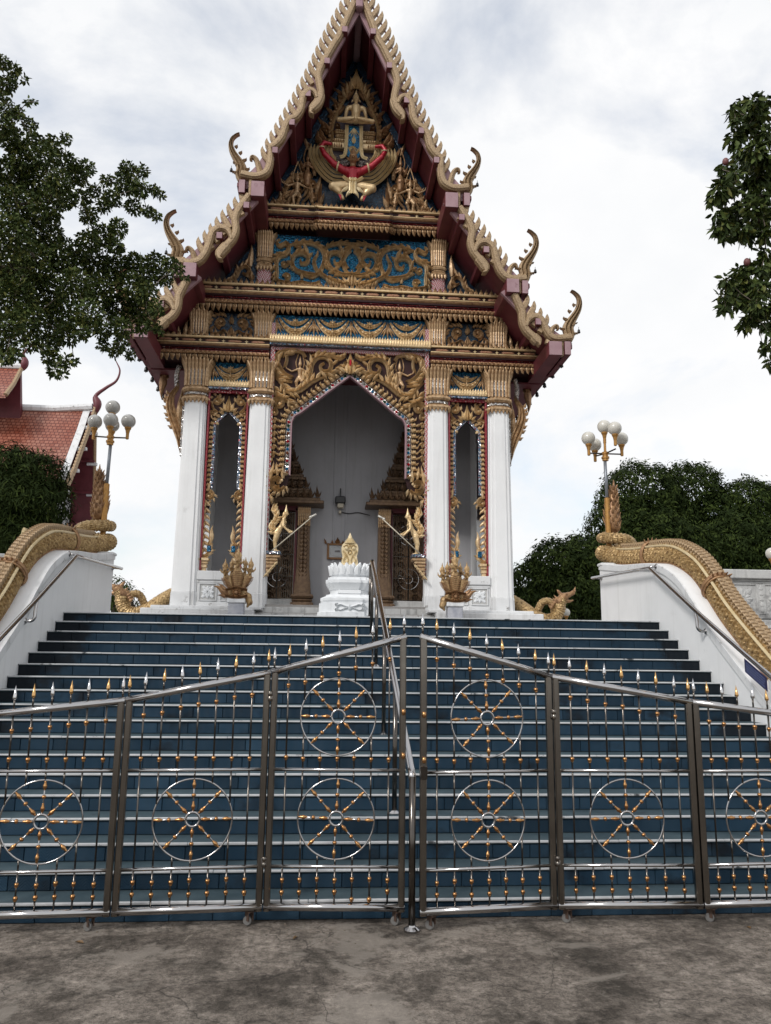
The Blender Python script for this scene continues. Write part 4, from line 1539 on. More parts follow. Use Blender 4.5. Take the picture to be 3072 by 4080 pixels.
cornice(1.70, 4.08, 7.78, 0.65, F - 0.02)
cornice(-3.30, 3.30, 8.90, 0.75, F - 0.03)
cornice(-1.94, -0.83, 10.85, 0.67, F - 0.02)
cornice(0.83, 1.94, 10.85, 0.67, F - 0.02)
c3 = cornice(-0.76, 0.76, 10.66, 0.60, F - 0.42)
# returns of the projecting middle bay
for s_ in (-1, 1):
    for a, b_, z_, h_, y_ in ((0.762, 0.80, 10.73, 0.62, F - 0.30), (0.802, 0.84, 10.79, 0.65, F - 0.16)):
        cornice(*sorted((s_ * a, s_ * b_)), z_, h_, y_)

# ---------------- wall bodies behind the ornament
w_ = MB()
w_.prism([(-2.9, 9.60), (2.9, 9.60), (2.05, 10.9), (1.85, 11.5), (0.05, 15.2), (-0.05, 15.2), (-1.85, 11.5), (-2.05, 10.9)], TX(X0, F + 0.40), -0.3, 0.0)
w_.obj('gable_wall', 'maroon_dark', TEMPLE)
for sx in (-1, 1):
    w_ = MB()
    w_.prism([(1.68, 8.30), (3.98, 8.30), (3.0, 9.3), (1.68, 9.3)], TX(X0, F + 0.40, sx), -0.3, 0.0)
    w_.obj('gable_wall', 'maroon_dark', TEMPLE)

def panel(name, poly, y, m, dep=0.03, sx=1):
    b_ = MB()
    b_.prism(poly, TX(X0, y, sx), -dep, 0.0)
    return b_.obj(name, m, TEMPLE)

# ---------------- scroll frieze (z 9.64 .. 10.8)
sp_ = lambda x, y: ((x - 775) * 0.00248, 9.64 + (640 - (y + (775 - x) * 0.055)) * 0.00238)
fz = panel('scroll_frieze', [(-1.72, 9.60), (1.72, 9.60), (1.72, 10.86), (-1.72, 10.86)], F + 0.30, 'mosaic_blue')
for sx in (-1, 1):
    A = lambda *pts: [(-sp_(x, y)[0], sp_(x, y)[1]) for x, y in pts]
    def O(rel=0.07):
        return Orn(X0, F + 0.30, sx, rel * 1.5)
    o = O(0.10)
    o.band(A((135, 150), (110, 175), (130, 215), (165, 205), (195, 190), (215, 240), (190, 300), (140, 320), (112, 370), (118, 470), (120, 550), (170, 575), (240, 585)), 0.048, 4, (0.4, 1))
    o.leaves(A((215, 240), (190, 300), (140, 320), (112, 370), (118, 470), (120, 550)), 7, 0.14, 0.03, 1)
    o.obj('scroll', 'gold_carved', fz)
    o = O(0.09)
    o.band(A((225, 205), (300, 185), (390, 185), (470, 215), (525, 290), (525, 380), (490, 470), (430, 520), (350, 500)), 0.046, 4, (0.5, 0.6))
    o.leaves(A((225, 205), (300, 185), (390, 185), (470, 215), (525, 290), (525, 380), (490, 470)), 9, 0.11, 0.024, -1)
    o.obj('scroll', 'gold_carved', fz)
    o = O(0.11)
    o.band(A((470, 500), (380, 490), (290, 460), (250, 390), (265, 310), (330, 290), (385, 325), (375, 385), (330, 390), (320, 350)), 0.046, 4, (0.7, 0.5))
    o.leaves(A((290, 460), (250, 390), (265, 310), (330, 290)), 5, 0.11, 0.026, -1)
    u, v = A((385, 320))[0]
    o.flame(u, v, pi / 2 - 0.1, 0.42, 0.055, -0.5)
    o.flame(u + 0.02, v - 0.05, pi / 2 + 0.5, 0.22, 0.04, 0.5)
    u, v = A((300, 240))[0]
    o.spiral(u, v, 0.075, 0.02, 0, 1.3, 0.028)
    o.obj('scroll', 'gold_carved', fz)
    o = O(0.08)
    o.band(A((520, 250), (580, 205), (680, 185), (770, 205), (830, 270), (850, 360), (810, 440)), 0.046, 4, (0.5, 0.6))
    o.leaves(A((520, 250), (580, 205), (680, 185), (770, 205), (830, 270), (850, 360)), 8, 0.10, 0.024, -1)
    o.obj('scroll', 'gold_carved', fz)
    o = O(0.12)
    o.band(A((790, 500), (690, 500), (600, 450), (560, 370), (575, 300), (640, 285), (690, 330), (680, 390), (630, 395), (615, 350)), 0.046, 4, (0.7, 0.5))
    o.leaves(A((690, 500), (600, 450), (560, 370), (575, 300)), 6, 0.11, 0.026, -1)
    u, v = A((695, 320))[0]
    o.flame(u, v, pi / 2 - 0.1, 0.40, 0.055, -0.5)
    u, v = A((660, 420))[0]
    o.flame(u, v, -pi / 2 + 0.6, 0.22, 0.045, 0.7)
    o.obj('scroll', 'gold_carved', fz)
    o = O(0.10)
    o.band(A((470, 290), (440, 370), (470, 460), (540, 520), (620, 570), (720, 600)), 0.044, 4, (0.5, 0.8))
    o.leaves(A((540, 520), (620, 570), (720, 600)), 6, 0.15, 0.028, 1)
    o.leaves(A((540, 520), (620, 570), (720, 600)), 4, 0.10, 0.025, -1)
    o.obj('scroll', 'gold_carved', fz)
    o = O(0.07)
    o.band(A((240, 585), (330, 570), (420, 590), (500, 570)), 0.04, 4)
    o.leaves(A((170, 585), (240, 590), (330, 575), (420, 590), (500, 580)), 9, 0.13, 0.03, 1)
    o.obj('scroll', 'gold_carved', fz)
    u, v = A((210, 520))[0]
    o.spiral(u, v, 0.09, 0.02, 0, 1.4, 0.03)
    o.obj('scroll', 'gold_carved', fz)
    u, v = A((180, 390))[0]
    o.spiral(u, v, 0.08, 0.02, pi, 1.3, 0.028)
    o.obj('scroll', 'gold_carved', fz)
    u, v = A((340, 540))[0]
    o.flame(u, v, pi / 2 - 0.3, 0.22, 0.045, 0.6)
    o.obj('scroll', 'gold_carved', fz)
    u, v = A((470, 260))[0]
    o.flame(u, v, -pi / 2, 0.25, 0.035, 0.4)
    o.obj('scroll', 'gold_carved', fz)
o = Orn(X0, F + 0.30, 1, 0.12)
o.bud(0, 9.72, 0.42, 0.11)
for s_ in (-1, 1):
    for k in range(4):
        o.flame(s_ * (0.08 + 0.07 * k), 9.72, pi / 2 - s_ * (0.35 + 0.2 * k), 0.30 - 0.03 * k, 0.045, -s_ * 0.5)
    o.band([(s_ * 0.05, 10.55), (s_ * 0.16, 10.40), (s_ * 0.19, 10.18), (s_ * 0.10, 10.02), (0, 9.98)], 0.04, 4)
o.obj('lotus_bud', 'gold_carved', fz)

# small pilasters of the frieze with red chevron feet
for sx in (-1, 1):
    cx = X0 + sx * 1.90
    m = MB()
    m.loft([redent(0.155, 9.66, cx, F + 0.36), redent(0.155, 10.02, cx, F + 0.36)])
    po = m.obj('pilaster', 'zigzag', TEMPLE)
    m = MB()
    for z0, z1, r in ((10.02, 10.10, 0.19), (10.11, 10.17, 0.165), (10.18, 10.26, 0.185)):
        m.loft([redent(r * 0.9, z0, cx, F + 0.36), redent(r, (z0 + z1) / 2, cx, F + 0.36), redent(r * 0.9, z1, cx, F + 0.36)])
    m.obj('collar', 'gold', po)
    for k in range(5):
        place('leaf_drop', drop_me, po, (cx + (k - 2) * 0.07, F + 0.19, 10.04))
    capital(10.27, 0.60, 0.15, cx, F + 0.36, TEMPLE)

# corner triangles beside the frieze, and under it
for sx in (-1, 1):
    p = panel('corner_panel', [(2.06, 9.62), (2.84, 9.62), (2.06, 10.72)], F + 0.28, 'mosaic_navy', sx=sx)
    o = Orn(X0, F + 0.28, sx, 0.08)
    o.band([(2.75, 9.70), (2.6, 9.72), (2.48, 9.82), (2.42, 9.98), (2.30, 10.05), (2.22, 9.95), (2.28, 9.86), (2.36, 9.9)], 0.04, 4, (0.5, 0.6))
    o.leaves([(2.75, 9.66), (2.6, 9.70), (2.48, 9.82), (2.42, 9.98), (2.30, 10.05)], 7, 0.13, 0.03, -1)
    o.flame(2.20, 10.05, pi / 2 - 0.1, 0.55, 0.075, 0.3)
    o.flame(2.15, 9.75, pi / 2, 0.35, 0.05, -0.4)
    o.flame(2.32, 10.05, pi / 2 + 0.2, 0.3, 0.045, 0.4)
    o.spiral(2.18, 9.80, 0.09, 0.02, 0, 1.3, 0.03)
    o.obj('scroll', 'gold', p)
    # lower register: scroll panel between the half capitals (z 8.4 .. 8.98)
    p = panel('scroll_panel', [(2.05, 8.40), (3.02, 8.40), (3.02, 8.96), (2.05, 8.96)], F + 0.27, 'mosaic_navy', sx=sx)
    for s_ in (-1, 1):
        o = Orn(X0 + sx * 2.535, F + 0.27, s_, 0.08)
        o.band([(0.04, 8.46), (0.14, 8.55), (0.24, 8.50), (0.38, 8.47), (0.42, 8.58), (0.36, 8.64)], 0.035, 4, (0.6, 0.6))
        o.spiral(0.22, 8.73, 0.125, 0.025, -pi / 2, 1.5, 0.042)
        o.leaves([(0.10, 8.85), (0.22, 8.88), (0.36, 8.84), (0.42, 8.70)], 6, 0.11, 0.028, 1)
        o.flame(0.36, 8.86, 0.4, 0.14, 0.03, 0.5)
        o.flame(0.30, 8.47, pi / 2 - 0.6, 0.16, 0.032, 0.6)
        o.obj('scroll', 'gold', p)
    o = Orn(X0 + sx * 2.535, F + 0.27, 1, 0.10)
    o.bud(0, 8.44, 0.24, 0.075)
    o.bud(0, 8.70, 0.25, 0.055)
    o.flame(-0.05, 8.44, pi / 2 + 0.5, 0.2, 0.035, 0.5)
    o.flame(0.05, 8.44, pi / 2 - 0.5, 0.2, 0.035, -0.5)
    o.obj('lotus_bud', 'gold', p)
    o = Orn(X0, F + 0.25, sx, 0.07)
    o.flame(3.50, 8.42, pi / 2 + 0.3, 0.34, 0.06, -0.4)
    o.flame(3.62, 8.42, pi / 2 + 0.1, 0.2, 0.045, -0.4)
    o.flame(3.42, 8.42, pi / 2 + 0.2, 0.42, 0.05, 0.3)
    o.obj('corner_flame', 'gold', TEMPLE)

# ---------------- garland panels
def garlands(cx, n, wd, z0, z1, y, parent, sc=1.0):
    bay = wd / n
    h = z1 - z0
    for k in range(n):
        u = cx - wd / 2 + (k + 0.5) * bay
        o = Orn(X0, y, 1, 0.055)
        hw = bay * 0.44
        for (zt_, dp, ww, a) in ((z1 - 0.05 * h, 0.66 * h, 0.075 * sc, 1.0), (z1 - 0.03 * h, 0.28 * h, 0.05 * sc, 0.78)):
            pts = [(u + hw * a * q, zt_ - dp * (1 - q * q)) for q in [-1 + 2 * i / 10 for i in range(11)]]
            o.mb.ribbon(pts, [ww * (0.22 + 0.78 * (1 - (abs(i - 5) / 5) ** 1.6)) for i in range(11)], 0.055, o.T, PROF3)
            for i in range(1, 10):
                o.mb.ball(o.T(pts[i][0], pts[i][1], 0.05), ww * 0.32, 5, 4)
        for zc, r in ((z1 - 0.70 * h, 0.05 * sc), (z1 - 0.26 * h, 0.042 * sc)):
            for j in range(8):
                a = pi / 4 * j
                o.flame(u + cos(a) * r * 0.5, zc + sin(a) * r * 0.5, a, r * 1.6, r * 0.42, 0, d0=0.05)
            o.mb.ball(o.T(u, zc, 0.10), r * 0.5, 6, 4)
        o.obj('garland', 'gold_carved', parent)
    for k in range(n + 1):
        u = cx - wd / 2 + k * bay
        o = Orn(X0, y, 1, 0.05)
        e = 0.55 if k in (0, n) else 1
        s0 = 1 if k == 0 else -1
        for j in range(-2, 3):
            if k == 0 and j < 0 or k == n and j > 0:
                continue
            o.flame(u, z1 - 0.25 * h, -pi / 2 + j * 0.26, h * (0.66 - 0.05 * abs(j)), 0.032 * sc, 0.35 * (1 if j > 0 else -1 if j < 0 else 0))
        o.bud(u, z1 - 0.32 * h, 0.3 * h, 0.035 * sc)
        o.obj('tassel', 'gold', parent)
gp = panel('garland_frieze', [(-1.68, 8.38), (1.68, 8.38), (1.68, 8.95), (-1.68, 8.95)], F + 0.22, 'mosaic_blue')
garlands(0, 4, 3.16, 8.42, 8.90, F + 0.20, gp)
for sx in (-1, 1):
    m = MB()
    m.box(*sorted((X0 + sx * 1.60, X0 + sx * 1.68)), F + 0.16, F + 0.22, 8.42, 8.75)
    m.obj('chevron_strip', 'zigzag', gp)
def gold_beam(u0, u1, z0, z1, y, scal=True):
    m = MB().bbox(X0 + u0, X0 + u1, y, y + 0.25, z0, z1, 0.012)
    o = m.obj('gold_beam', 'gold_bright', TEMPLE)
    n = int((u1 - u0) / 0.055)
    q = MB()
    for k in range(n):
        x = X0 + u0 + (k + 0.5) * (u1 - u0) / n
        q.ribbon([(x, z0 + 0.02), (x, z0 + (z1 - z0) * 0.4), (x, z1 - 0.03)], [0.010, 0.022, 0.018], 0.014, lambda u, v, d: (u, y - d, v), PROF1)
        q.ribbon([(x, z1), (x, z1 + 0.02), (x, z1 + 0.05)], [0.024, 0.02, 0.002], 0.03, lambda u, v, d: (u, y + 0.04 - d, v), PROF1, 0, True)
    q.obj('beam_leaves', 'gold_bright', o, kind='stuff')
    return o
gold_beam(-1.70, 1.70, 8.245, 8.385, F - 0.06)
MB().box(X0 - 1.69, X0 + 1.69, F, F + 0.2, 8.20, 8.244).obj('mirror_band', 'mosaic_mix', TEMPLE)

# ---------------- main portal
pc = lambda x, y: ((805 - x) * 0.00225, 7.61 - (y - 360) * 0.00231)
zigzag_mat('zigzag_side', (0.36, 0.015, 0.035), (0.52, 0.45, 0.44), 0.10, 0.06, 0.5)
PIN = [(0, 7.63), (0.35, 7.34), (0.70, 7.05), (1.0, 6.80), (1.06, 6.76), (1.13, 6.71), (1.18, 6.62), (1.195, 6.50), (1.195, 6.0), (1.195, 5.44)]
for sx in (-1, 1):
    p = panel('portal_arch', [(0, 7.64), (0, 8.20), (1.67, 8.20), (1.67, 4.90), (1.58, 5.02), (1.36, 5.10), (1.24, 5.25), (1.20, 5.44), (1.20, 6.55), (1.14, 6.72), (1.02, 6.80)], F + 0.20, 'maroon_dark', 0.10, sx)
    Tm = TX(X0, F + 0.20, sx)
    # chevron strip on the outer edge, rim of the opening, mirror strip with gems
    m = MB()
    m.box(*sorted((X0 + sx * 1.585, X0 + sx * 1.675)), F + 0.10, F + 0.21, 3.45, 8.20)
    m.obj('chevron_strip', 'zigzag_side', p)
    m = MB()
    m.bbox(X0 - 1.58 if sx < 0 else X0, X0 if sx < 0 else X0 + 1.58, F + 0.11, F + 0.19, 8.12, 8.195, 0.004)
    m.obj('chevron_strip', 'zigzag', p)
    pin = [(q.x, q.y) for q in cr([(a, b_, 0) for a, b_ in PIN], 3)]
    m = MB()
    m.ribbon(pin, 0.016, 0.12, Tm, PROFB, -0.06, True)
    m.obj('rim', 'mauve', p)
    def offs(path, d):
        P = [Vector(q) for q in path]
        out = []
        for i in range(len(P)):
            t_ = (P[min(i + 1, len(P) - 1)] - P[max(i - 1, 0)]).normalized()
            out.append(P[i] + Vector((t_.y, -t_.x)) * -d)
        return out
    def walk(path, step):
        P = [Vector((q[0], q[1], 0)) for q in path]
        R_ = resample(P, step)
        return [(R_[i], atan2((R_[min(i + 1, len(R_) - 1)] - R_[max(i - 1, 0)]).y, (R_[min(i + 1, len(R_) - 1)] - R_[max(i - 1, 0)]).x)) for i in range(len(R_))]
    mid = offs(pin, 0.062)
    m = MB()
    m.ribbon(mid, 0.040, 0.012, Tm, PROFB, 0.0)
    m.obj('mirror_strip', 'mosaic_white', p)
    for k, (q, a) in enumerate(walk(mid, 0.083)):
        if q.x < 0.04:
            continue
        g_ = MB()
        r_ = 0.038
        c_, s_ = cos(a), sin(a)
        pts = [(q.x + r_ * c_ * 1.05, q.y + r_ * s_ * 1.05), (q.x - r_ * s_, q.y + r_ * c_), (q.x - r_ * c_ * 1.05, q.y - r_ * s_ * 1.05), (q.x + r_ * s_, q.y - r_ * c_)]
        g_.add([Tm(u, v, 0.013) for u, v in pts] + [Tm(q.x, q.y, 0.030)], [(0, 1, 4), (1, 2, 4), (2, 3, 4), (3, 0, 4)])
        g_.obj('gem', ('gem_red', 'gem_green', 'gem_blue', 'gem_brown', 'gem_grey')[k % 5], p)
    # leaf blocks marching round the arch
    out = offs(pin, 0.175)
    for k, (q, a) in enumerate(walk(out, 0.118)):
        if q.x < 0.14:
            continue
        o = Orn(X0, F + 0.20, sx, 0.075)
        n_ = a - pi / 2
        dx, dz = cos(n_ + pi), sin(n_ + pi)
        bx_, bz_ = q.x + cos(a) * 0.04, q.y + sin(a) * 0.04
        for e in (-0.035, 0.0, 0.035):
            ex, ez = sin(a) * e, -cos(a) * e
            o.flame(bx_ + ex, bz_ + ez, a + pi, 0.115, 0.026, 0.35)
        o.flame(bx_ + sin(a) * -0.05, bz_ - cos(a) * -0.05, a + pi - 0.5, 0.10, 0.022, -0.5)
        o.ball(q.x, q.y, 0.022, 0.07)
        o.obj('leaf_block', 'gold_carved', p)
    # scrollwork
    A = lambda *pts: [pc(x, y) for x, y in pts]
    def O(rel=0.08):
        return Orn(X0, F + 0.20, sx, rel * 1.4)
    o = O(0.10)                                       # big scroll by the apex
    o.band(A((345, 520), (400, 440), (435, 340), (450, 250), (500, 190), (580, 185), (625, 240), (610, 310), (550, 320), (525, 270), (560, 240)), 0.045, 4, (0.8, 0.5))
    o.leaves(A((400, 440), (435, 340), (450, 250), (500, 190), (580, 185)), 7, 0.16, 0.034, -1)
    o.leaves(A((525, 320), (600, 330), (660, 290), (720, 250)), 5, 0.15, 0.034, 1)
    o.obj('scroll', 'gold_carved', p)
    o = O(0.09)
    o.band(A((540, 330), (620, 345), (690, 290), (725, 240)), 0.04, 4, (0.5, 0.3))
    o.band(A((440, 170), (540, 150), (640, 170), (700, 190), (760, 165)), 0.042, 4, (0.4, 0.4))
    o.leaves(A((470, 165), (540, 150), (640, 170), (700, 190), (760, 165)), 6, 0.12, 0.03, -1)
    o.obj('scroll', 'gold_carved', p)
    o.flame(*pc(640, 230), 0.2, 0.22, 0.04, 0.6)
    o.obj('scroll', 'gold_carved', p)
    o.flame(*pc(690, 210), -0.4, 0.20, 0.035, -0.6)
    o.obj('scroll', 'gold_carved', p)
    o = O(0.10)                                       # wheel of foliage behind the dancer
    o.band(A((390, 190), (340, 140), (240, 130), (140, 160), (100, 250), (120, 350), (190, 420), (270, 430)), 0.045, 4, (0.5, 0.4))
    o.leaves(A((340, 140), (240, 130), (140, 160), (100, 250), (120, 350), (190, 420)), 8, 0.15, 0.034, -1)
    o.band(A((190, 160), (210, 200), (205, 260), (180, 300)), 0.032, 4, (0.7, 0.2))
    o.band(A((130, 230), (160, 310), (220, 370), (280, 380)), 0.034, 4, (0.5, 0.2))
    o.obj('scroll', 'gold_carved', p)
    o = O(0.10)                                       # leaf sweep along the arch
    o.band(A((110, 390), (170, 450), (220, 520), (300, 530), (370, 490), (440, 430), (520, 390), (590, 370)), 0.045, 4, (0.4, 0.2))
    o.leaves(A((110, 390), (170, 450), (220, 520), (300, 530), (370, 490), (440, 430), (520, 390)), 10, 0.17, 0.036, -1)
    o.leaves(A((170, 450), (220, 520), (300, 530)), 4, 0.13, 0.032, 1)
    o.flame(*pc(370, 420), pi / 2 + 0.2, 0.28, 0.05, -0.5)
    o.obj('scroll', 'gold_carved', p)
    o = O(0.10)
    o.band(A((100, 470), (130, 560), (200, 600), (260, 640)), 0.04, 4, (0.4, 0.4))
    o.leaves(A((100, 470), (130, 560), (200, 600), (260, 640)), 6, 0.13, 0.032, -1)
    u, v = pc(150, 640)
    o.spiral(u, v, 0.135, 0.025, 0.3, 1.5, 0.042)
    o.flame(*pc(240, 600), -pi / 2 - 0.3, 0.2, 0.04, 0.6)
    u, v = pc(112, 722)
    o.spiral(u, v, 0.075, 0.02, pi / 2, 1.4, 0.03)
    o.obj('scroll', 'gold_carved', p)
    # chain of lotus cups
    for k in range(6):
        u, v = pc(110, 770 + k * 62)
        o = O(0.08)
        o.bud(u, v - 0.13, 0.13, 0.05)
        for s_ in (-1, 1):
            o.flame(u + s_ * 0.02, v - 0.01, -pi / 2 + s_ * 0.45, 0.13, 0.03, s_ * 0.9)
        o.obj('lotus_cup', 'gold_carved', p)
    u, v = pc(108, 1125)
    o = O(0.08)
    o.spiral(u, v, 0.055, 0.015, 0, 1.2, 0.026)
    o.flame(u, v - 0.05, -pi / 2, 0.12, 0.03, 0.4)
    o.obj('lotus_cup', 'gold_carved', p)
    # serpent-head curl that ends the arch
    o = O(0.11)
    u, v = pc(165, 1370)
    for k, (r0, wd_) in enumerate(((0.185, 0.04), (0.105, 0.034))):
        o.spiral(u, v, r0, r0 * 0.55, -2.6 + 0.5 * k, 0.85, wd_)
    o.spiral(u - 0.01, v + 0.01, 0.05, 0.015, 0, 1.2, 0.028)
    o.leaves(spiral_pts(u, v, 0.20, 0.20, pi * 0.95, 0.9), 12, 0.10, 0.028, -1)
    o.flame(u + 0.15, v + 0.05, pi / 2 + 0.05, 0.42, 0.055, 0.3)
    o.flame(u - 0.12, v + 0.08, pi / 2 - 0.25, 0.30, 0.055, 0.4)
    o.flame(u, v + 0.14, pi / 2, 0.30, 0.05, -0.3)
    o.obj('serpent_curl', 'gold_carved', p)
    o = O(0.09)
    for k, (x, y, L_) in enumerate(((85, 1480, 0.30), (105, 1500, 0.22), (125, 1520, 0.16), (75, 1530, 0.18))):
        u, v = pc(x, y)
        o.flame(u, v + 0.05, -pi / 2 - 0.1, L_, 0.04, -0.5 if k % 2 else 0.5)
    o.obj('hanging_flame', 'gold_carved', p)
# apex bud
o = Orn(X0, F + 0.14, 1, 0.11)
o.bud(0, 7.64, 0.52, 0.10)
for s_ in (-1, 1):
    o.flame(s_ * 0.06, 7.66, pi / 2 - s_ * 0.25, 0.34, 0.06, s_ * 0.6)
    o.flame(s_ * 0.10, 7.68, pi / 2 - s_ * 0.7, 0.22, 0.05, -s_ * 0.5)
    o.spiral(s_ * 0.10, 7.86, 0.05, 0.015, 0, 1.2, 0.022)
o.obj('apex_bud', 'gold_bright', TEMPLE)
MB().bbox(X0 - 0.022, X0 + 0.022, F + 0.0, F + 0.03, 7.80, 7.93, 0.006).obj('apex_gem', 'gem_red', TEMPLE)

# ---------------- side arches
for cs in (-1, 1):
    CX = cs * 2.50
    pn = panel('side_arch', [(CX - 0.40, 7.20), (CX + 0.40, 7.20), (CX + 0.40, 5.10), (CX + 0.33, 5.0), (CX + 0.30, 5.12), (CX + 0.30, 6.46), (CX + 0.235, 6.52), (CX, 6.74), (CX - 0.235, 6.52), (CX - 0.30, 6.46), (CX - 0.30, 5.12), (CX - 0.33, 5.0), (CX - 0.40, 5.10)], F + 0.24, 'maroon_dark', 0.06)
    MB().box(X0 + CX - 0.42, X0 + CX + 0.42, F + 0.12, F + 0.20, 7.135, 7.20).obj('red_strip', 'mosaic_red', pn)
    MB().box(X0 + CX - 0.42, X0 + CX + 0.42, F + 0.06, F + 0.20, 7.20, 7.245).obj('mirror_band', 'mosaic_mix', pn)
    gold_beam(CX - 0.42, CX + 0.42, 7.25, 7.36, F + 0.04)
    gs = panel('garland_panel', [(CX - 0.42, 7.36), (CX + 0.42, 7.36), (CX + 0.42, 7.85), (CX - 0.42, 7.85)], F + 0.28, 'mosaic_blue')
    garlands(CX, 1, 0.72, 7.40, 7.78, F + 0.26, gs, 1.0)
    for sx in (-1, 1):
        A0 = X0 + CX
        T2 = TX(A0, F + 0.24, sx)
        m = MB()
        m.box(*sorted((A0 + sx * 0.375, A0 + sx * 0.41)), F + 0.12, F + 0.23, 3.45, 7.13)
        m.obj('chevron_strip', 'zigzag_red', pn)
        path = [(0, 6.76), (0.12, 6.64), (0.215, 6.53), (0.245, 6.45), (0.250, 6.35), (0.250, 5.7), (0.250, 5.13)]
        pth = [(q.x, q.y) for q in cr([(a, b_, 0) for a, b_ in path], 3)]
        m = MB()
        m.ribbon([(u + 0.02, v) for u, v in pth], 0.032, 0.03, T2, PROFB, 0.0)
        m.obj('mirror_strip', 'mosaic_mix', pn)
        o = Orn(A0, F + 0.24, sx, 0.05)
        o.flame(0.20, 6.47, pi / 2 - 0.4, 0.10, 0.035, 0)
        o.ball(0.225, 6.50, 0.03, 0.03)
        o.obj('cusp', 'gold_bright', pn)
        P = [(u + 0.085, v + 0.02) for u, v in pth]
        for k, (q, a) in enumerate([(q, a) for q, a in walk(P, 0.10)]):
            o = Orn(A0, F + 0.24, sx, 0.055)
            for e in (-0.028, 0.0, 0.028):
                o.flame(q.x + sin(a) * e, q.y - cos(a) * e, a + pi, 0.095, 0.02, 0.4)
            o.flame(q.x - sin(a) * 0.03, q.y + cos(a) * 0.03, a + pi - 0.7, 0.07, 0.016, -0.4)
            o.obj('leaf_block', 'gold_carved', pn)
        o = Orn(A0, F + 0.24, sx, 0.06)
        o.spiral(0.25, 6.99, 0.10, 0.02, pi / 2, 1.5, 0.032)
        o.leaves([(0.12, 6.95), (0.2, 7.08), (0.32, 7.09), (0.37, 6.95)], 5, 0.09, 0.024, 1)
        o.band([(0.36, 6.98), (0.33, 6.85), (0.27, 6.78), (0.20, 6.75)], 0.026, 4, (0.8, 0.3))
        o.spiral(0.33, 6.72, 0.06, 0.015, 0, 1.3, 0.022)
        o.flame(0.30, 6.66, pi / 2 + 0.5, 0.15, 0.028, 0.5)
        o.flame(0.34, 6.60, pi / 2, 0.14, 0.025, -0.4)
        o.obj('scroll', 'gold_carved', pn)
        # curl at the foot of the arch, then flames climbing the column
        o = Orn(A0, F + 0.24, sx, 0.07)
        o.spiral(0.30, 4.98, 0.10, 0.02, pi / 2, 1.6, 0.032)
        o.leaves(spiral_pts(0.30, 4.98, 0.11, 0.11, pi * 0.8, 0.8), 7, 0.06, 0.02, -1)
        o.flame(0.33, 5.06, pi / 2, 0.26, 0.04, 0.3)
        o.obj('serpent_curl', 'gold_carved', pn)
        for k in range(9):
            z = 4.86 - k * 0.135
            o = Orn(A0, F + 0.24, sx, 0.055)
            o.flame(0.36, z, -pi / 2 - 0.35, 0.17, 0.042, -0.9)
            o.flame(0.37, z - 0.02, -pi / 2, 0.15, 0.03, 0.2)
            o.obj('climbing_flame', 'gold_carved', pn)
        # little serpent on a bracket
        o = Orn(A0, F + 0.22, sx, 0.08)
        o.band([(0.36, 3.72), (0.28, 3.76), (0.22, 3.86), (0.25, 3.98), (0.20, 4.08)], 0.045, 4, (0.9, 0.5))
        o.flame(0.22, 4.02, pi / 2 + 0.25, 0.36, 0.055, -0.5)
        o.leaves([(0.28, 3.76), (0.22, 3.86), (0.25, 3.98)], 4, 0.08, 0.025, 1)
        o.obj('bracket_serpent', 'gold_carved', pn)
        m = MB()
        m.bbox(*sorted((A0 + sx * 0.20, A0 + sx * 0.28)), F + 0.14, F + 0.16, 3.82, 3.95, 0.01)
        m.obj('blue_inlay', 'mosaic_blue', pn)
        m = MB()
        for z0, z1, r in ((3.64, 3.70, 0.10), (3.58, 3.635, 0.075), (3.50, 3.575, 0.06), (3.38, 3.495, 0.048)):
            m.bbox(A0 + sx * 0.33 - r, A0 + sx * 0.33 + r, F + 0.22 - r, F + 0.22 + r, z0, z1, 0.012)
        m.obj('corbel', 'gold_carved', pn)
    o = Orn(X0 + CX, F + 0.20, 1, 0.09)
    o.bud(0, 6.74, 0.36, 0.075)
    for s_ in (-1, 1):
        o.flame(s_ * 0.05, 6.76, pi / 2 - s_ * 0.5, 0.22, 0.045, s_ * 0.4)
        o.flame(s_ * 0.09, 6.75, pi / 2 - s_ * 1.0, 0.15, 0.035, s_ * 0.4)
    o.obj('apex_bud', 'gold_bright', pn)
    # low wall with flower panels
    lw = MB()
    lw.box(X0 + CX - 0.42, X0 + CX + 0.42, F + 0.06, F + 0.30, ZP, 3.25)
    lo = lw.obj('low_wall', 'white_worn', TEMPLE)
    for z0, z1, p_ in ((3.25, 3.43, 0.05), (3.19, 3.248, 0.02), (ZP, 2.82, 0.03)):
        MB().bbox(X0 + CX - 0.425, X0 + CX + 0.425, F + 0.06 - p_, F + 0.30 + p_, z0, z1, 0.012).obj('moulding', 'white_worn', lo)
    for k in (-1, 1):
        cxp = X0 + CX + k * 0.205
        m = MB()
        h_ = 0.155
        for a0, a1, c0, c1 in ((-h_ - 0.02, -h_, -h_ - 0.02, h_ + 0.02), (h_, h_ + 0.02, -h_ - 0.02, h_ + 0.02), (-h_, h_, -h_ - 0.02, -h_), (-h_, h_, h_, h_ + 0.02)):
            m.bbox(cxp + a0, cxp + a1, F + 0.03, F + 0.065, 3.015 + c0, 3.015 + c1, 0.006)
        m.obj('panel_frame', 'white_worn', lo)
        m = MB()
        m.box(cxp - h_, cxp + h_, F + 0.054, F + 0.06, 3.015 - h_, 3.015 + h_)
        m.obj('panel_ground', 'stone_grey', lo)
        m = MB()
        flower(m, cxp, 3.015, 0.125, TX(0, F + 0.054), 0.0)
        m.obj('flower', 'white_lotus', lo)

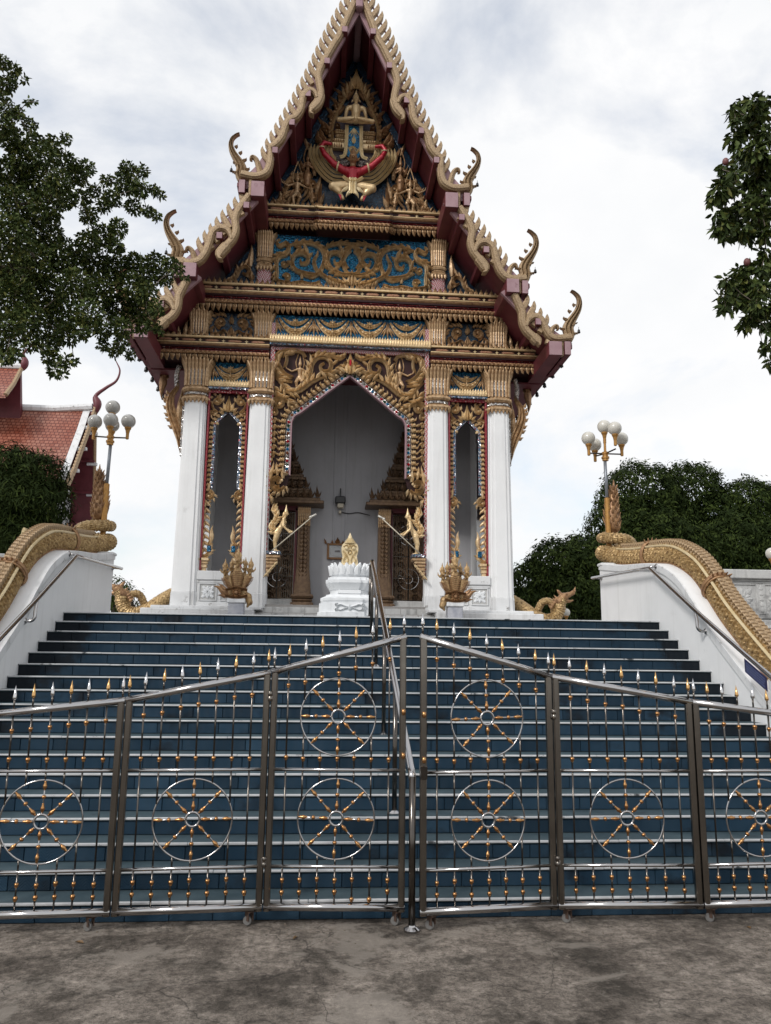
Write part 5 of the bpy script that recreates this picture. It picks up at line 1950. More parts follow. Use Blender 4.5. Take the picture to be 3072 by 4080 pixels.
# side zigzag below the portal arch on the inner columns is part of the strip above
# ---------------- eave brackets at the outer columns
for sx in (-1, 1):
    o = Orn(X0, F + 0.35, sx, 0.10)
    o.mb.ribbon(cr([(3.44, 5.86, 0), (3.47, 6.15, 0), (3.55, 6.42, 0), (3.66, 6.68, 0), (3.72, 6.90, 0), (3.70, 7.10, 0), (3.60, 7.27, 0), (3.58, 7.38, 0)], 4), [0.015, 0.03, 0.05, 0.065, 0.075, 0.085, 0.095, 0.10, 0.105, 0.11, 0.11, 0.105, 0.10, 0.10, 0.10, 0.095, 0.09, 0.085, 0.08, 0.075, 0.065, 0.055, 0.05, 0.045, 0.04, 0.035, 0.025, 0.015, 0.004], 0.12, o.T, PROF3, 0, True)
    o.flame(3.52, 6.55, pi / 2 + 0.1, 0.66, 0.09, -0.2)
    o.flame(3.50, 6.85, pi / 2 - 0.2, 0.42, 0.06, 0.5)
    o.leaves([(3.62, 6.35), (3.74, 6.66), (3.80, 6.95), (3.76, 7.15)], 7, 0.08, 0.03, -1)
    bo = o.obj('eave_bracket', 'gold', TEMPLE)
    MB().box(*sorted((X0 + sx * 3.395, X0 + sx * 3.445)), F + 0.22, F + 0.36, 5.80, 6.85).obj('mirror_strip', 'mosaic_white', bo)
    m = MB()
    m.tube(cr([(X0 + sx * 3.60, F + 0.32, 7.30), (X0 + sx * 3.62, F + 0.3, 7.55), (X0 + sx * 3.58, F + 0.3, 7.75)], 4), 0.05, 8)
    m.obj('bracket_stem', 'mosaic_white', bo)
    o = Orn(X0, F + 0.9, sx, 0.08)
    o.flame(4.02, 7.80, -pi / 2 - 0.1, 0.62, 0.10, 0.3)
    o.spiral(3.98, 7.70, 0.09, 0.02, 0, 1.3, 0.03)
    o.obj('eave_bracket', 'gold_brown', TEMPLE)

# ---------------- tiered roof
BY = 14.5
TIERS = [
    dict(roof=[(0.0, 15.86), (0.42, 14.95), (0.85, 13.98), (1.30, 13.02), (1.72, 12.18), (2.02, 11.62), (2.36, 11.22)], thick=0.10),
    dict(roof=[(1.98, 11.15), (2.30, 10.74), (2.66, 10.27), (3.02, 9.82), (3.30, 9.52), (3.56, 9.30)], thick=0.09),
    dict(roof=[(3.16, 9.24), (3.46, 8.92), (3.76, 8.61), (4.06, 8.34), (4.44, 8.06)], thick=0.09),
]
for ti, td in enumerate(TIERS):
    for sx in (-1, 1):
        R_ = td['roof']
        m = MB()
        off = td['thick']
        low = [(u - 0.04, v - off * 1.2) for u, v in R_]
        m.prism(R_ + low[::-1], TX(X0, BY + 0.06, sx), -(17.0 + ti * 0.3), 0.0)
        m.obj('roof_tier', 'maroon', TEMPLE)
# soffit of the lowest eave running back along the side
for sx in (-1, 1):
    m = MB()
    m.bbox(*sorted((X0 + sx * 4.20, X0 + sx * 4.40)), BY + 0.1, 31, 7.90, 8.03, 0.01)
    m.obj('eave_board', 'maroon', TEMPLE)
    m = MB()
    m.box(*sorted((X0 + sx * 3.35, X0 + sx * 4.22)), F + 0.55, 31, 7.74, 7.78)
    m.obj('eave_soffit', 'maroon', TEMPLE)

purl_me = MB().bbox(-0.065, 0.065, 0, 1.5, -0.075, 0.075, 0.008).mesh('purlin', ['mauve'])
for tiu in ([(0.30, 14.86), (0.655, 14.07), (1.03, 13.27), (1.34, 12.58), (1.66, 11.92)], [(2.18, 10.66), (2.68, 9.97)], [(3.72, 8.46)]):
    for u, v in tiu:
        for sx in (-1, 1):
            m = MB()
            m.bbox(X0 + sx * u - 0.06, X0 + sx * u + 0.06, BY - 0.12, BY - 0.10 + 1.6, v - 0.07, v + 0.07, 0.008)
            mo = m.obj('purlin', 'maroon', TEMPLE)
            MB().bbox(X0 + sx * u - 0.055, X0 + sx * u + 0.055, BY - 0.128, BY - 0.118, v - 0.065, v + 0.065, 0.004).obj('end_grain', 'mauve', mo)
m = MB()
m.bbox(X0 - 0.075, X0 + 0.075, BY - 0.14, BY + 1.5, 15.42, 15.66, 0.02)
m.obj('ridge_beam', 'mauve', TEMPLE)
for (u, v, w1, h1, u3, v3) in ((1.97, 11.02, 0.135, 0.17, 2.29, 11.08), (3.21, 9.20, 0.13, 0.15, 3.47, 9.20), (4.05, 7.90, 0.135, 0.15, 4.31, 7.93)):
    for sx in (-1, 1):
        m = MB()
        m.bbox(X0 + sx * u - w1, X0 + sx * u + w1, BY - 0.14, BY + 1.5, v - h1, v + h1, 0.01)
        mo = m.obj('plate_beam', 'maroon', TEMPLE)
        MB().bbox(X0 + sx * u - w1 + 0.006, X0 + sx * u + w1 - 0.006, BY - 0.148, BY - 0.138, v - h1 + 0.006, v + h1 - 0.006, 0.004).obj('end_grain', 'mauve', mo)
        m = MB()
        m.bbox(X0 + sx * u3 - 0.065, X0 + sx * u3 + 0.065, BY - 0.11, BY + 1.2, v3 - 0.15, v3 + 0.14, 0.01)
        m.bbox(X0 + sx * (u3 + 0.04) - 0.06, X0 + sx * (u3 + 0.04) + 0.06, BY - 0.10, BY + 1.2, v3 - 0.02, v3 + 0.10, 0.02)
        mo = m.obj('plate_beam_end', 'maroon', TEMPLE)
        MB().bbox(X0 + sx * u3 - 0.06, X0 + sx * u3 + 0.06, BY - 0.118, BY - 0.108, v3 - 0.145, v3 + 0.135, 0.004).obj('end_grain', 'mauve', mo)
        m = MB()
        m.bbox(X0 + sx * (u + 0.155) - 0.035, X0 + sx * (u + 0.155) + 0.035, BY - 0.07, BY + 0.03, v - 0.12, v + 0.3, 0.008)
        m.obj('gold_strip', 'gold_leaf', TEMPLE)

BARGE = [
    [[(0.06, 15.72), (0.14, 15.51), (0.29, 15.09), (0.43, 14.72), (0.54, 14.52)],
     [(0.52, 14.54), (0.64, 14.28), (0.77, 13.99), (0.83, 13.75), (0.79, 13.50), (0.77, 13.33), (0.82, 13.13), (0.93, 12.97), (0.965, 12.86), (0.90, 12.81)],
     [(0.84, 13.20), (0.90, 13.34), (1.00, 13.38), (1.10, 13.29), (1.15, 13.12), (1.17, 12.93), (1.26, 12.75), (1.40, 12.66), (1.48, 12.48), (1.54, 12.25), (1.66, 12.08), (1.80, 11.98)],
     [(1.77, 12.0), (1.75, 11.72), (1.80, 11.47), (1.93, 11.36), (2.08, 11.33), (2.32, 11.37)]],
    [[(2.15, 10.92), (2.30, 10.66), (2.38, 10.50)],
     [(2.37, 10.52), (2.40, 10.36), (2.37, 10.16), (2.42, 9.96), (2.54, 9.79), (2.65, 9.64), (2.67, 9.52), (2.60, 9.48)],
     [(2.44, 9.92), (2.50, 10.08), (2.60, 10.16), (2.72, 10.15), (2.83, 10.04), (2.88, 9.82), (2.95, 9.59), (3.07, 9.43), (3.26, 9.38), (3.50, 9.41)]],
    [[(3.26, 9.06), (3.36, 8.82), (3.42, 8.66)],
     [(3.41, 8.68), (3.42, 8.46), (3.50, 8.28), (3.64, 8.15), (3.73, 8.05), (3.745, 7.97)],
     [(3.47, 8.36), (3.52, 8.49), (3.62, 8.58), (3.74, 8.57), (3.82, 8.48), (3.90, 8.29), (3.99, 8.17), (4.12, 8.14), (4.40, 8.18)]],
]
for ti, segs in enumerate(BARGE):
    for sx in (-1, 1):
        root = None
        for si, s_ in enumerate(segs):
            P = [(q.x, q.y) for q in cr([(a, b_, 0) for a, b_ in s_], 6)]
            n = len(P)
            hook = (ti == 0 and si == 1) or (ti > 0 and si == 1)
            W_ = [0.072 + (0.022 if hook and 0.55 < i / n < 0.8 else 0) for i in range(n)]
            if hook:
                W_ = [w0 * (1 if i < n * 0.72 else max(0.12, 1 - (i - n * 0.72) / (n * 0.28) * 0.95)) for i, w0 in enumerate(W_)]
            if si == len(segs) - 1 or (ti == 0 and si == 2):
                W_ = [w0 * (0.55 + 0.45 * min(1, i / (n * 0.2))) for i, w0 in enumerate(W_)]
            m = MB()
            m.ribbon(P, W_, 0.16, TX(X0, BY + 0.05, sx), [(-1, 0), (-1, 0.72), (-0.8, 0.8), (-0.55, 0.98), (0, 1.0), (0.55, 0.98), (0.8, 0.8), (1, 0.72), (1, 0)], 0.012 * si, True)
            o_ = m.obj('bargeboard', 'gold_leaf', TEMPLE)
            root = root or o_
            # dark edge line round the board
        # backing board and flame teeth
        R_ = TIERS[ti]['roof']
        m = MB()
        inner = [(u - 0.16, v - 0.12) for u, v in R_]
        m.prism([(u + 0.01, v + 0.02) for u, v in R_] + inner[::-1], TX(X0, BY + 0.075, sx), -0.03, 0.05)
        m.obj('barge_backing', 'mauve', TEMPLE)

# flame teeth: same tooth repeated up the rake
tooth = MB()
tooth.ribbon([(-0.03, -0.04), (0.02, 0.03), (0.065, 0.10), (0.10, 0.165), (0.118, 0.225), (0.122, 0.268), (0.115, 0.305)], [0.050, 0.055, 0.056, 0.051, 0.040, 0.022, 0.003], 0.10, lambda u, v, d: (u, -d, v), [(-1, 0), (-1, 0.8), (-0.7, 1), (0.5, 1), (1, 0.8), (1, 0)], 0, True)
tooth_me = tooth.mesh('flame_tooth', 'gold_leaf')
tooth_m2 = MB()
tooth_m2.ribbon([(0.03, -0.04), (-0.02, 0.03), (-0.065, 0.10), (-0.10, 0.165), (-0.118, 0.225), (-0.122, 0.268), (-0.115, 0.305)], [0.050, 0.055, 0.056, 0.051, 0.040, 0.022, 0.003], 0.10, lambda u, v, d: (u, -d, v), [(-1, 0), (-1, 0.8), (-0.7, 1), (0.5, 1), (1, 0.8), (1, 0)], 0, True)
tooth_ml = tooth_m2.mesh('flame_tooth', 'gold_leaf')
TIPS = [
    [(0.20, 15.98), (0.38, 15.66), (0.69, 14.98), (0.92, 14.36), (1.14, 13.78), (1.35, 13.29), (1.59, 12.76), (1.79, 12.34), (1.93, 12.01)],
    [(2.30, 11.02), (2.48, 10.80), (2.62, 10.62), (2.74, 10.44), (2.85, 10.29), (2.96, 10.13), (3.08, 9.97), (3.18, 9.85)],
    [(3.53, 9.07), (3.68, 8.91), (3.84, 8.74), (3.98, 8.60)],
]
for ti, tips in enumerate(TIPS):
    P = resample([Vector((a, b_, 0)) for a, b_ in tips], 0.205 if ti == 0 else 0.19)
    for sx in (-1, 1):
        rail = MB()
        rail.tube([(X0 + sx * (q.x - 0.06), BY + 0.02, q.y - 0.13) for q in P], 0.018, 6)
        ro = rail.obj('tooth_rail', 'mauve', TEMPLE)
        for q in P:
            s_ = 1.0 if ti == 0 else 1.12
            place('flame_tooth', tooth_me if sx > 0 else tooth_ml, ro, (X0 + sx * (q.x - 0.115 * s_), BY + 0.04, q.y - 0.305 * s_), (0, 0, 0), (s_, 1, s_))
    # last tooth of the tier curls over
    for sx in (-1, 1):
        e = P[-1]
        o = Orn(X0, BY + 0.04, sx, 0.10)
        o.mb.ribbon(cr([(e.x + 0.02, e.y - 0.62, 0), (e.x + 0.07, e.y - 0.42, 0), (e.x + 0.12, e.y - 0.28, 0), (e.x + 0.20, e.y - 0.22, 0), (e.x + 0.235, e.y - 0.28, 0), (e.x + 0.20, e.y - 0.31, 0)], 4), [0.07, 0.068, 0.066, 0.064, 0.062, 0.06, 0.058, 0.056, 0.054, 0.05, 0.048, 0.045, 0.042, 0.04, 0.036, 0.032, 0.028, 0.024, 0.02, 0.014, 0.008], 0.10, o.T, PROF1, 0, True)
        o.obj('curled_tooth', 'gold_leaf', TEMPLE)

# horned finials at the tier ends with little bells
bell_me = MB().lathe([(0.004, 0.10), (0.005, 0.045), (0.018, 0.04), (0.026, 0.02), (0.030, -0.01), (0.033, -0.03), (0.02, -0.032), (0.004, -0.05)], 10).mesh('bell', 'black_plastic', True)
HORN = [(0.0, 0.0), (0.05, 0.12), (0.03, 0.25), (0.08, 0.38), (0.17, 0.52), (0.245, 0.66), (0.275, 0.80), (0.25, 0.92), (0.17, 1.00), (0.10, 1.03)]
HW = [0.10, 0.105, 0.11, 0.095, 0.075, 0.062, 0.05, 0.036, 0.02, 0.004]
for (hu, hv, s_) in ((2.30, 11.30, 0.98), (3.46, 9.40, 1.08), (4.34, 8.14, 1.04)):
    for sx in (-1, 1):
        P = [(hu + q.x * s_, hv + q.y * s_) for q in cr([(a, b_, 0) for a, b_ in HORN], 4)]
        Wp = [q.x * s_ for q in cr([(w0, 0, 0) for w0 in HW], 4)]
        m = MB()
        m.ribbon(P, Wp, 0.13, TX(X0, BY + 0.06, sx), PROF3, 0, True)
        Tq = TX(X0, BY + 0.03, sx)
        for (a, b_, an, L_) in ((0.12, 0.14, -0.3, 0.10), (0.10, 0.30, 0.2, 0.13), (-0.05, 0.22, pi - 0.6, 0.10), (0.0, 0.42, pi - 0.9, 0.09), (0.09, 0.58, pi - 1.0, 0.08), (0.18, 0.72, pi - 1.0, 0.07)):
            m.ribbon(flame_pts(hu + a * s_, hv + b_ * s_, an, L_ * s_, 0.9, 6), [0.03, 0.034, 0.028, 0.018, 0.01, 0.002], 0.08, Tq, PROF1, 0, True)
        ho = m.obj('horn_finial', 'gold_leaf', TEMPLE)
        place('bell', bell_me, ho, (X0 + sx * (hu + 0.235 * s_), BY, hv + 0.19 * s_))
# bells along the lowest eave
for sx in (-1, 1):
    for k in range(7):
        place('bell', bell_me, TEMPLE, (X0 + sx * 4.36, BY + 0.5 + k * 0.62, 7.80), (0, 0, 0), (1.35, 1.35, 1.35))
# foot of the ridge finial at the apex
m = MB()
m.ribbon(cr([(0, 15.60, 0), (0.0, 15.85, 0), (0.0, 16.2, 0), (0.05, 16.7, 0), (0.0, 17.4, 0)], 4), [0.16, 0.17, 0.19, 0.20, 0.21, 0.20, 0.19, 0.17, 0.15, 0.13, 0.11, 0.09, 0.08, 0.06, 0.05, 0.03, 0.01], 0.2, TX(X0, BY + 0.02), PROF3, 0, True)
m.obj('ridge_finial', 'gold_brown', TEMPLE)
# ---------------- pediment (z 11.5 .. 15.1)
pd = lambda x, y: ((x - 820) * 0.0038, 11.52 + (1130 - y) * 0.00446)
PED = panel('pediment', [(-1.80, 11.50), (1.80, 11.50), (0.0, 15.16)], F + 0.30, 'mosaic_navy', 0.04)
def hp(*pts):
    return [(-pd(x, y)[0], pd(x, y)[1]) for x, y in pts]
m = MB()
m.prism([(-0.02, 14.42), (0.30, 13.82), (0.40, 13.72), (0.50, 13.55), (0.52, 12.85), (0.62, 12.6), (-0.62, 12.6), (-0.52, 12.85), (-0.50, 13.55), (-0.40, 13.72), (-0.30, 13.82)], TX(X0, F + 0.26), -0.02, 0.03)
m.obj('niche', 'niche', PED)
m = MB()
m.prism([(-0.20, 13.62), (0.20, 13.62), (0.20, 14.02), (0, 14.30), (-0.20, 14.02)], TX(X0, F + 0.232), -0.004, 0.0)
m.obj('niche_mosaic', 'mosaic_blue', PED)
for sx in (-1, 1):
    def O(rel=0.07, y=0.26):
        return Orn(X0, F + y, sx, rel)
    # dark strip under the rake
    m = MB()
    m.ribbon([(0.02, 15.22), (1.86, 11.5)], 0.07, 0.06, TX(X0, F + 0.28, sx), PROFB)
    m.obj('rake_strip', 'mosaic_navy', PED)
    # arch frame: ribs plus leaf blocks
    fr = hp((820, 415), (778, 480), (735, 560), (700, 640), (688, 700), (690, 770), (650, 825))
    o = O(0.10)
    o.band([(a + 0.02, b_) for a, b_ in fr], 0.035, 5)
    o.obj('niche_rib', 'gold_bright', PED)
    o = O(0.05, 0.25)
    o.band(hp((820, 490), (775, 560), (745, 625), (705, 650), (700, 780)), 0.035, 5)
    o.obj('niche_rib', 'niche', PED)
    P = [Vector((a + 0.075, b_ + 0.02, 0)) for a, b_ in fr]
    P = [Vector((q.x, q.y, 0)) for q in cr(P, 4)]
    for q, a in walk([(q.x, q.y) for q in P], 0.105):
        o = O(0.08)
        for e in (-0.03, 0.0, 0.03):
            o.flame(q.x + sin(a) * e, q.y - cos(a) * e, a + pi, 0.10, 0.023, 0.4)
        o.ball(q.x, q.y, 0.02, 0.06)
        o.obj('leaf_block', 'gold', PED)
    o = O(0.10)
    for (x, y, an, L_, w1, c_) in ((770, 455, 2.2, 0.30, 0.05, 0.5), (742, 500, 2.2, 0.34, 0.055, 0.5), (715, 555, 2.1, 0.36, 0.055, 0.5), (690, 620, 2.0, 0.38, 0.06, 0.5), (665, 700, 2.0, 0.36, 0.06, 0.5), (650, 770, 1.9, 0.36, 0.06, 0.5)):
        u, v = hp((x, y))[0]
        o.flame(u, v, pi - an, L_, w1, -c_)
        o.spiral(u + 0.05, v - 0.05, 0.07, 0.02, 0, 1.2, 0.026)
    o.obj('arch_flame', 'gold_brown', PED)
    o = O(0.09)
    for (x, y, an, L_, w1, c_) in ((640, 690, 1.9, 0.36, 0.06, -0.5), (630, 790, 1.8, 0.40, 0.06, -0.5), (605, 760, 1.9, 0.30, 0.05, 0.5), (590, 850, 1.7, 0.30, 0.05, 0.4)):
        u, v = hp((x, y))[0]
        o.flame(u, v, pi - an, L_, w1, c_)
        o.spiral(u + 0.03, v, 0.07, 0.02, 1, 1.2, 0.026)
    o.obj('arch_flame', 'gold_brown', PED)
    # throne tiers
    for (x0, x1, y0, y1, d_) in ((700, 752, 722, 702, 0.12), (705, 752, 745, 727, 0.10), (690, 752, 775, 755, 0.13), (680, 752, 812, 780, 0.15)):
        a, b_ = hp((x0, y0))[0], hp((x1, y1))[0]
        m = MB()
        zA, zB = sorted((a[1], b_[1]))
        m.bbox(*sorted((X0 + sx * a[0], X0 + sx * 0.0)), F + 0.26 - d_, F + 0.26, zA, zB, 0.02)
        th = m.obj('throne_tier', 'gold_bright', PED)
        for k in range(5):
            u = a[0] - 0.03 - k * 0.05
            o = Orn(X0, F + 0.26 - d_, sx, 0.02)
            o.bud(u, zA + 0.005, (zB - zA) * 0.9, 0.022)
            o.obj('throne_leaf', 'gold', th)
    # flames filling the field under the rake
    o = O(0.08)
    for k in range(15):
        q = k / 14
        u, v = 0.20 + 1.42 * q, 14.62 - 2.92 * q
        o.flame(u - 0.10, v - 0.16, pi / 2 + (0.35 if k % 2 else -0.1), 0.34, 0.055, 0.5 if k % 2 else -0.5)
        if q > 0.25:
            o.spiral(u - 0.22, v - 0.22, 0.075, 0.02, k, 1.3, 0.028)
    o.obj('field_flame', 'gold_brown', PED)
    # scrolls of the lower corners
    o = O(0.09)
    o.band(hp((350, 1120), (390, 1110), (420, 1060), (430, 1000), (480, 960), (540, 990), (560, 1060), (520, 1110)), 0.04, 4, (0.4, 0.5))
    o.leaves(hp((350, 1120), (390, 1110), (420, 1060), (430, 1000), (480, 960), (540, 990), (560, 1060)), 12, 0.15, 0.032, 1)
    o.leaves(hp((350, 1120), (390, 1110), (420, 1060), (430, 1000), (480, 960), (540, 990), (560, 1060)), 8, 0.12, 0.03, -1)
    o.obj('scroll', 'gold', PED)
    o = O(0.09)
    for (x, y, an, L_, w1, c_) in ((400, 1110, 1.5, 0.34, 0.06, 0.4), (440, 1120, 1.4, 0.30, 0.06, -0.4), (580, 1110, 1.6, 0.66, 0.07, 0.2), (600, 1060, 1.5, 0.55, 0.06, -0.3), (590, 960, 1.6, 0.45, 0.06, 0.3), (545, 820, 1.7, 0.42, 0.055, 0.3), (370, 1125, 1.8, 0.2, 0.045, 0.4), (620, 1125, 1.4, 0.4, 0.06, -0.3)):
        u, v = hp((x, y))[0]
        o.flame(u, v, pi - an, L_, w1, -c_)
    u, v = hp((575, 1010))[0]
    o.spiral(u, v, 0.12, 0.03, 0, 1.4, 0.035)
    o.spiral(u - 0.02, v - 0.3, 0.10, 0.03, 1, 1.4, 0.035)
    o.obj('scroll', 'gold', PED)
    o = O(0.06)
    o.band(hp((622, 1000), (622, 1125)), 0.045, 3)
    o.obj('niche_post', 'gold_brown', PED)
    # guardian figures: dancing below, praying above
    def figure(name, pu, pv, k, pose, m_='gold'):
        T3 = lambda u, v, d: Vector((X0 + sx * (pu + u * k), F + 0.20 - d * k, pv + v * k))
        g_ = MB()
        limb(g_, [T3(0, 0.36, 0), T3(0, 0.46, 0.01), T3(0, 0.60, 0.02)], [0.075 * k, 0.058 * k, 0.085 * k])
        capsule(g_, T3(-0.07, 0.62, 0.02), T3(0.07, 0.62, 0.02), 0.05 * k, 0.05 * k)
        capsule(g_, T3(0, 0.64, 0.02), T3(0, 0.72, 0.02), 0.028 * k, 0.028 * k)
        g_.ball(T3(0, 0.77, 0.03), 0.062 * k, 10, 8, (0.9, 0.95, 1.15))
        limb(g_, [T3(0, 0.83, 0.02), T3(0, 0.90, 0.02), T3(0, 1.05, 0.02)], [0.055 * k, 0.035 * k, 0.006 * k])
        if pose == 'dance':
            limb(g_, [T3(0.10, 0.61, 0.02), T3(0.24, 0.54, 0.05), T3(0.40, 0.62, 0.08)], [0.035 * k, 0.028 * k, 0.02 * k])
            limb(g_, [T3(-0.10, 0.61, 0.02), T3(-0.24, 0.52, 0.05), T3(-0.36, 0.44, 0.10)], [0.035 * k, 0.028 * k, 0.02 * k])
            limb(g_, [T3(0.40, 0.62, 0.08), T3(0.43, 0.72, 0.08)], [0.02 * k, 0.012 * k])
            limb(g_, [T3(-0.36, 0.44, 0.10), T3(-0.44, 0.47, 0.10)], [0.02 * k, 0.012 * k])
            limb(g_, [T3(-0.04, 0.34, 0), T3(-0.09, 0.18, 0.10), T3(-0.02, 0.02, 0.04)], [0.07 * k, 0.055 * k, 0.03 * k])
            limb(g_, [T3(0.04, 0.34, 0), T3(0.10, 0.20, 0.08), T3(0.06, 0.0, 0.02)], [0.07 * k, 0.055 * k, 0.03 * k])
        else:
            limb(g_, [T3(0.10, 0.61, 0.02), T3(0.15, 0.46, 0.06), T3(0.01, 0.52, 0.13)], [0.035 * k, 0.03 * k, 0.022 * k])
            limb(g_, [T3(-0.10, 0.61, 0.02), T3(-0.15, 0.46, 0.06), T3(-0.01, 0.52, 0.13)], [0.035 * k, 0.03 * k, 0.022 * k])
            capsule(g_, T3(0, 0.50, 0.14), T3(0, 0.62, 0.13), 0.022 * k, 0.012 * k)
            limb(g_, [T3(0, 0.34, 0), T3(0, 0.2, 0.03), T3(0, 0.0, 0.0)], [0.09 * k, 0.12 * k, 0.10 * k])
        f_ = g_.obj(name, m_, TEMPLE, smooth=True)
        melt(f_, 0.012 * k, 2)
        # pointed halo of beaded strands
        o2 = MB()
        for s2 in (-1, 1):
            o2.ribbon(cr([(pu, pv + 1.30 * k, 0), (pu + s2 * 0.07 * k, pv + 1.08 * k, 0), (pu + s2 * 0.125 * k, pv + 0.85 * k, 0), (pu + s2 * 0.10 * k, pv + 0.68 * k, 0)], 4), 0.018 * k, 0.025, TX(X0, F + 0.20, sx), PROF1, 0, True)
        o2.obj('halo', m_, f_)
        return f_
    u, v = hp((490, 1130))[0]
    figure('dancer_relief', u, v, 0.82, 'dance')
    u, v = hp((548, 1010))[0]
    figure('praying_relief', u, v, 0.78, 'pray', 'gold_brown')
    figure('dancer_relief', 1.055, 7.30, 0.70, 'dance')
# crest of the pediment
o = Orn(X0, F + 0.22, 1, 0.10)
o.bud(0, 14.50, 0.55, 0.12)
for s_ in (-1, 1):
    for k in range(4):
        o.flame(s_ * (0.04 + 0.07 * k), 14.56 - 0.10 * k, pi / 2 - s_ * (0.15 + 0.1 * k), 0.42 - 0.03 * k, 0.05, s_ * 0.5)
o.obj('pediment_crest', 'gold_bright', PED)
# seated Buddha in the niche
g_ = MB()
B = lambda u, v, d: Vector((X0 + u * 1.15, F - 0.02 - d, 13.42 + (v - 13.42) * 1.12))
limb(g_, [B(0, 13.56, 0), B(0, 13.66, 0.0), B(0, 13.78, 0.0)], [0.115, 0.10, 0.125])
capsule(g_, B(-0.125, 13.80, 0), B(0.125, 13.80, 0), 0.065, 0.065)
capsule(g_, B(0, 13.84, 0), B(0, 13.92, 0), 0.045, 0.045)
g_.ball(B(0, 14.00, 0.01), 0.082, 12, 10, (0.86, 0.95, 1.22))
for s_ in (-1, 1):
    limb(g_, [B(s_ * 0.165, 13.79, 0), B(s_ * 0.19, 13.66, 0.02), B(s_ * 0.20, 13.54, 0.06)], [0.05, 0.042, 0.034])
    limb(g_, [B(s_ * 0.20, 13.53, 0.06), B(s_ * 0.10, 13.50, 0.14)], [0.034, 0.03])
    limb(g_, [B(s_ * 0.08, 13.50, 0.03), B(s_ * 0.33, 13.485, 0.06), B(s_ * 0.05, 13.475, 0.15)], [0.07, 0.055, 0.04])
    capsule(g_, B(s_ * 0.075, 13.98, 0), B(s_ * 0.078, 13.93, 0), 0.014, 0.01)
limb(g_, [B(0, 13.99, 0.085), B(0, 13.965, 0.095)], [0.008, 0.016])
bu = g_.obj('seated_figure', 'gold_bright', TEMPLE, smooth=True)
melt(bu, 0.011, 2)
m = MB()
m.ball(B(0, 14.035, -0.005), 0.08, 12, 8, (0.92, 0.95, 0.95))
m.lathe([(0.045, 0), (0.04, 0.03), (0.022, 0.06), (0.018, 0.09), (0.002, 0.16)], 10, B(0, 14.09, 0))
m.obj('hair', 'gold_bright', bu, smooth=True)
# banner down the throne
m = MB()
m.prism([(-0.15, 13.46), (0.09, 13.46), (0.11, 12.72), (-0.02, 12.58), (-0.17, 12.72)], TX(X0, F + 0.06), -0.02, 0.0)
bn = m.obj('throne_banner', 'mosaic_blue', PED)
o = Orn(X0, F + 0.06, 1, 0.03)
o.band([(-0.19, 13.47), (-0.195, 13.1), (-0.22, 12.74), (-0.33, 12.66)], 0.042, 4)
o.band([(0.13, 13.47), (0.135, 13.1), (0.16, 12.74), (0.28, 12.66)], 0.042, 4)
for k in range(-2, 3):
    o.flame(-0.03, 13.40, -pi / 2 + k * 0.30, 0.27 - 0.02 * abs(k), 0.018, 0)
o.bud(-0.03, 13.02, 0.24, 0.05)
o.spiral(-0.06, 12.88, 0.07, 0.02, 0, 1.5, 0.018)
o.spiral(0.02, 12.86, 0.06, 0.02, 2, 1.3, 0.018)
o.band([(-0.14, 12.92), (-0.09, 12.80), (-0.02, 12.77), (0.06, 12.80), (0.10, 12.92)], 0.016, 4)
o.obj('emblem', 'gold_pale', bn)
# winged bird-man below the throne
GU, GV = -0.04, 0.0
G = lambda u, v, d: Vector((X0 + GU + u, F + 0.04 - d, v))
for s_ in (-1, 1):
    # wing: long feathers sweeping from the body out and up, one inside the other
    OUT = [(0.20, 12.06), (0.50, 12.10), (0.78, 12.38), (0.95, 12.72), (0.93, 13.02)]
    for k in range(7):
        q = 1 - 0.108 * k
        P = cr([(0.24 + (a - 0.24) * q, 12.86 + (b_ - 12.86) * q - 0.012 * k, 0) for a, b_ in OUT], 5)
        n = len(P)
        o = Orn(X0 + GU, F + 0.16 - 0.026 * k, s_, 0.06)
        o.mb.ribbon(P, [0.034 * (0.7 + 0.4 * i / n) * (1 if i < n * 0.8 else max(0.06, 1 - (i - n * 0.8) / (n * 0.2))) for i in range(n)], 0.06, o.T, PROF3)
        o.obj('feather', 'gold_pale', PED)
g_ = MB()
capsule(g_, G(0, 12.02, 0.02), G(0, 12.24, 0.04), 0.14, 0.16)
capsule(g_, G(-0.12, 12.27, 0.06), G(0.12, 12.27, 0.06), 0.11, 0.11)
for s_ in (-1, 1):
    limb(g_, [G(s_ * 0.18, 12.28, 0.06), G(s_ * 0.42, 12.40, 0.12), G(s_ * 0.63, 12.60, 0.16)], [0.095, 0.078, 0.066])
    limb(g_, [G(s_ * 0.63, 12.60, 0.16), G(s_ * 0.71, 12.76, 0.16), G(s_ * 0.64, 12.89, 0.14)], [0.062, 0.055, 0.05])
    limb(g_, [G(s_ * 0.64, 12.89, 0.14), G(s_ * 0.50, 12.88, 0.12)], [0.05, 0.04])
gr = g_.obj('birdman_torso', 'garuda_red', TEMPLE, smooth=True)
melt(gr, 0.016, 2)
g_ = MB()
g_.ball(G(0, 12.55, 0.14), 0.105, 12, 8, (0.95, 0.95, 1.1))
capsule(g_, G(0, 12.42, 0.08), G(0, 12.5, 0.1), 0.07, 0.07)
capsule(g_, G(0, 12.54, 0.22), G(0, 12.49, 0.27), 0.04, 0.015)
limb(g_, [G(0, 12.63, 0.12), G(0, 12.70, 0.12), G(0, 12.82, 0.12)], [0.10, 0.06, 0.01])
for s_ in (-1, 1):
    g_.ball(G(s_ * 0.04, 12.58, 0.225), 0.022, 6, 5)
    capsule(g_, G(s_ * 0.10, 12.52, 0.12), G(s_ * 0.17, 12.62, 0.10), 0.03, 0.006)
hd = g_.obj('birdman_head', 'gold_brown', gr, smooth=True)
melt(hd, 0.012, 1)
m = MB()
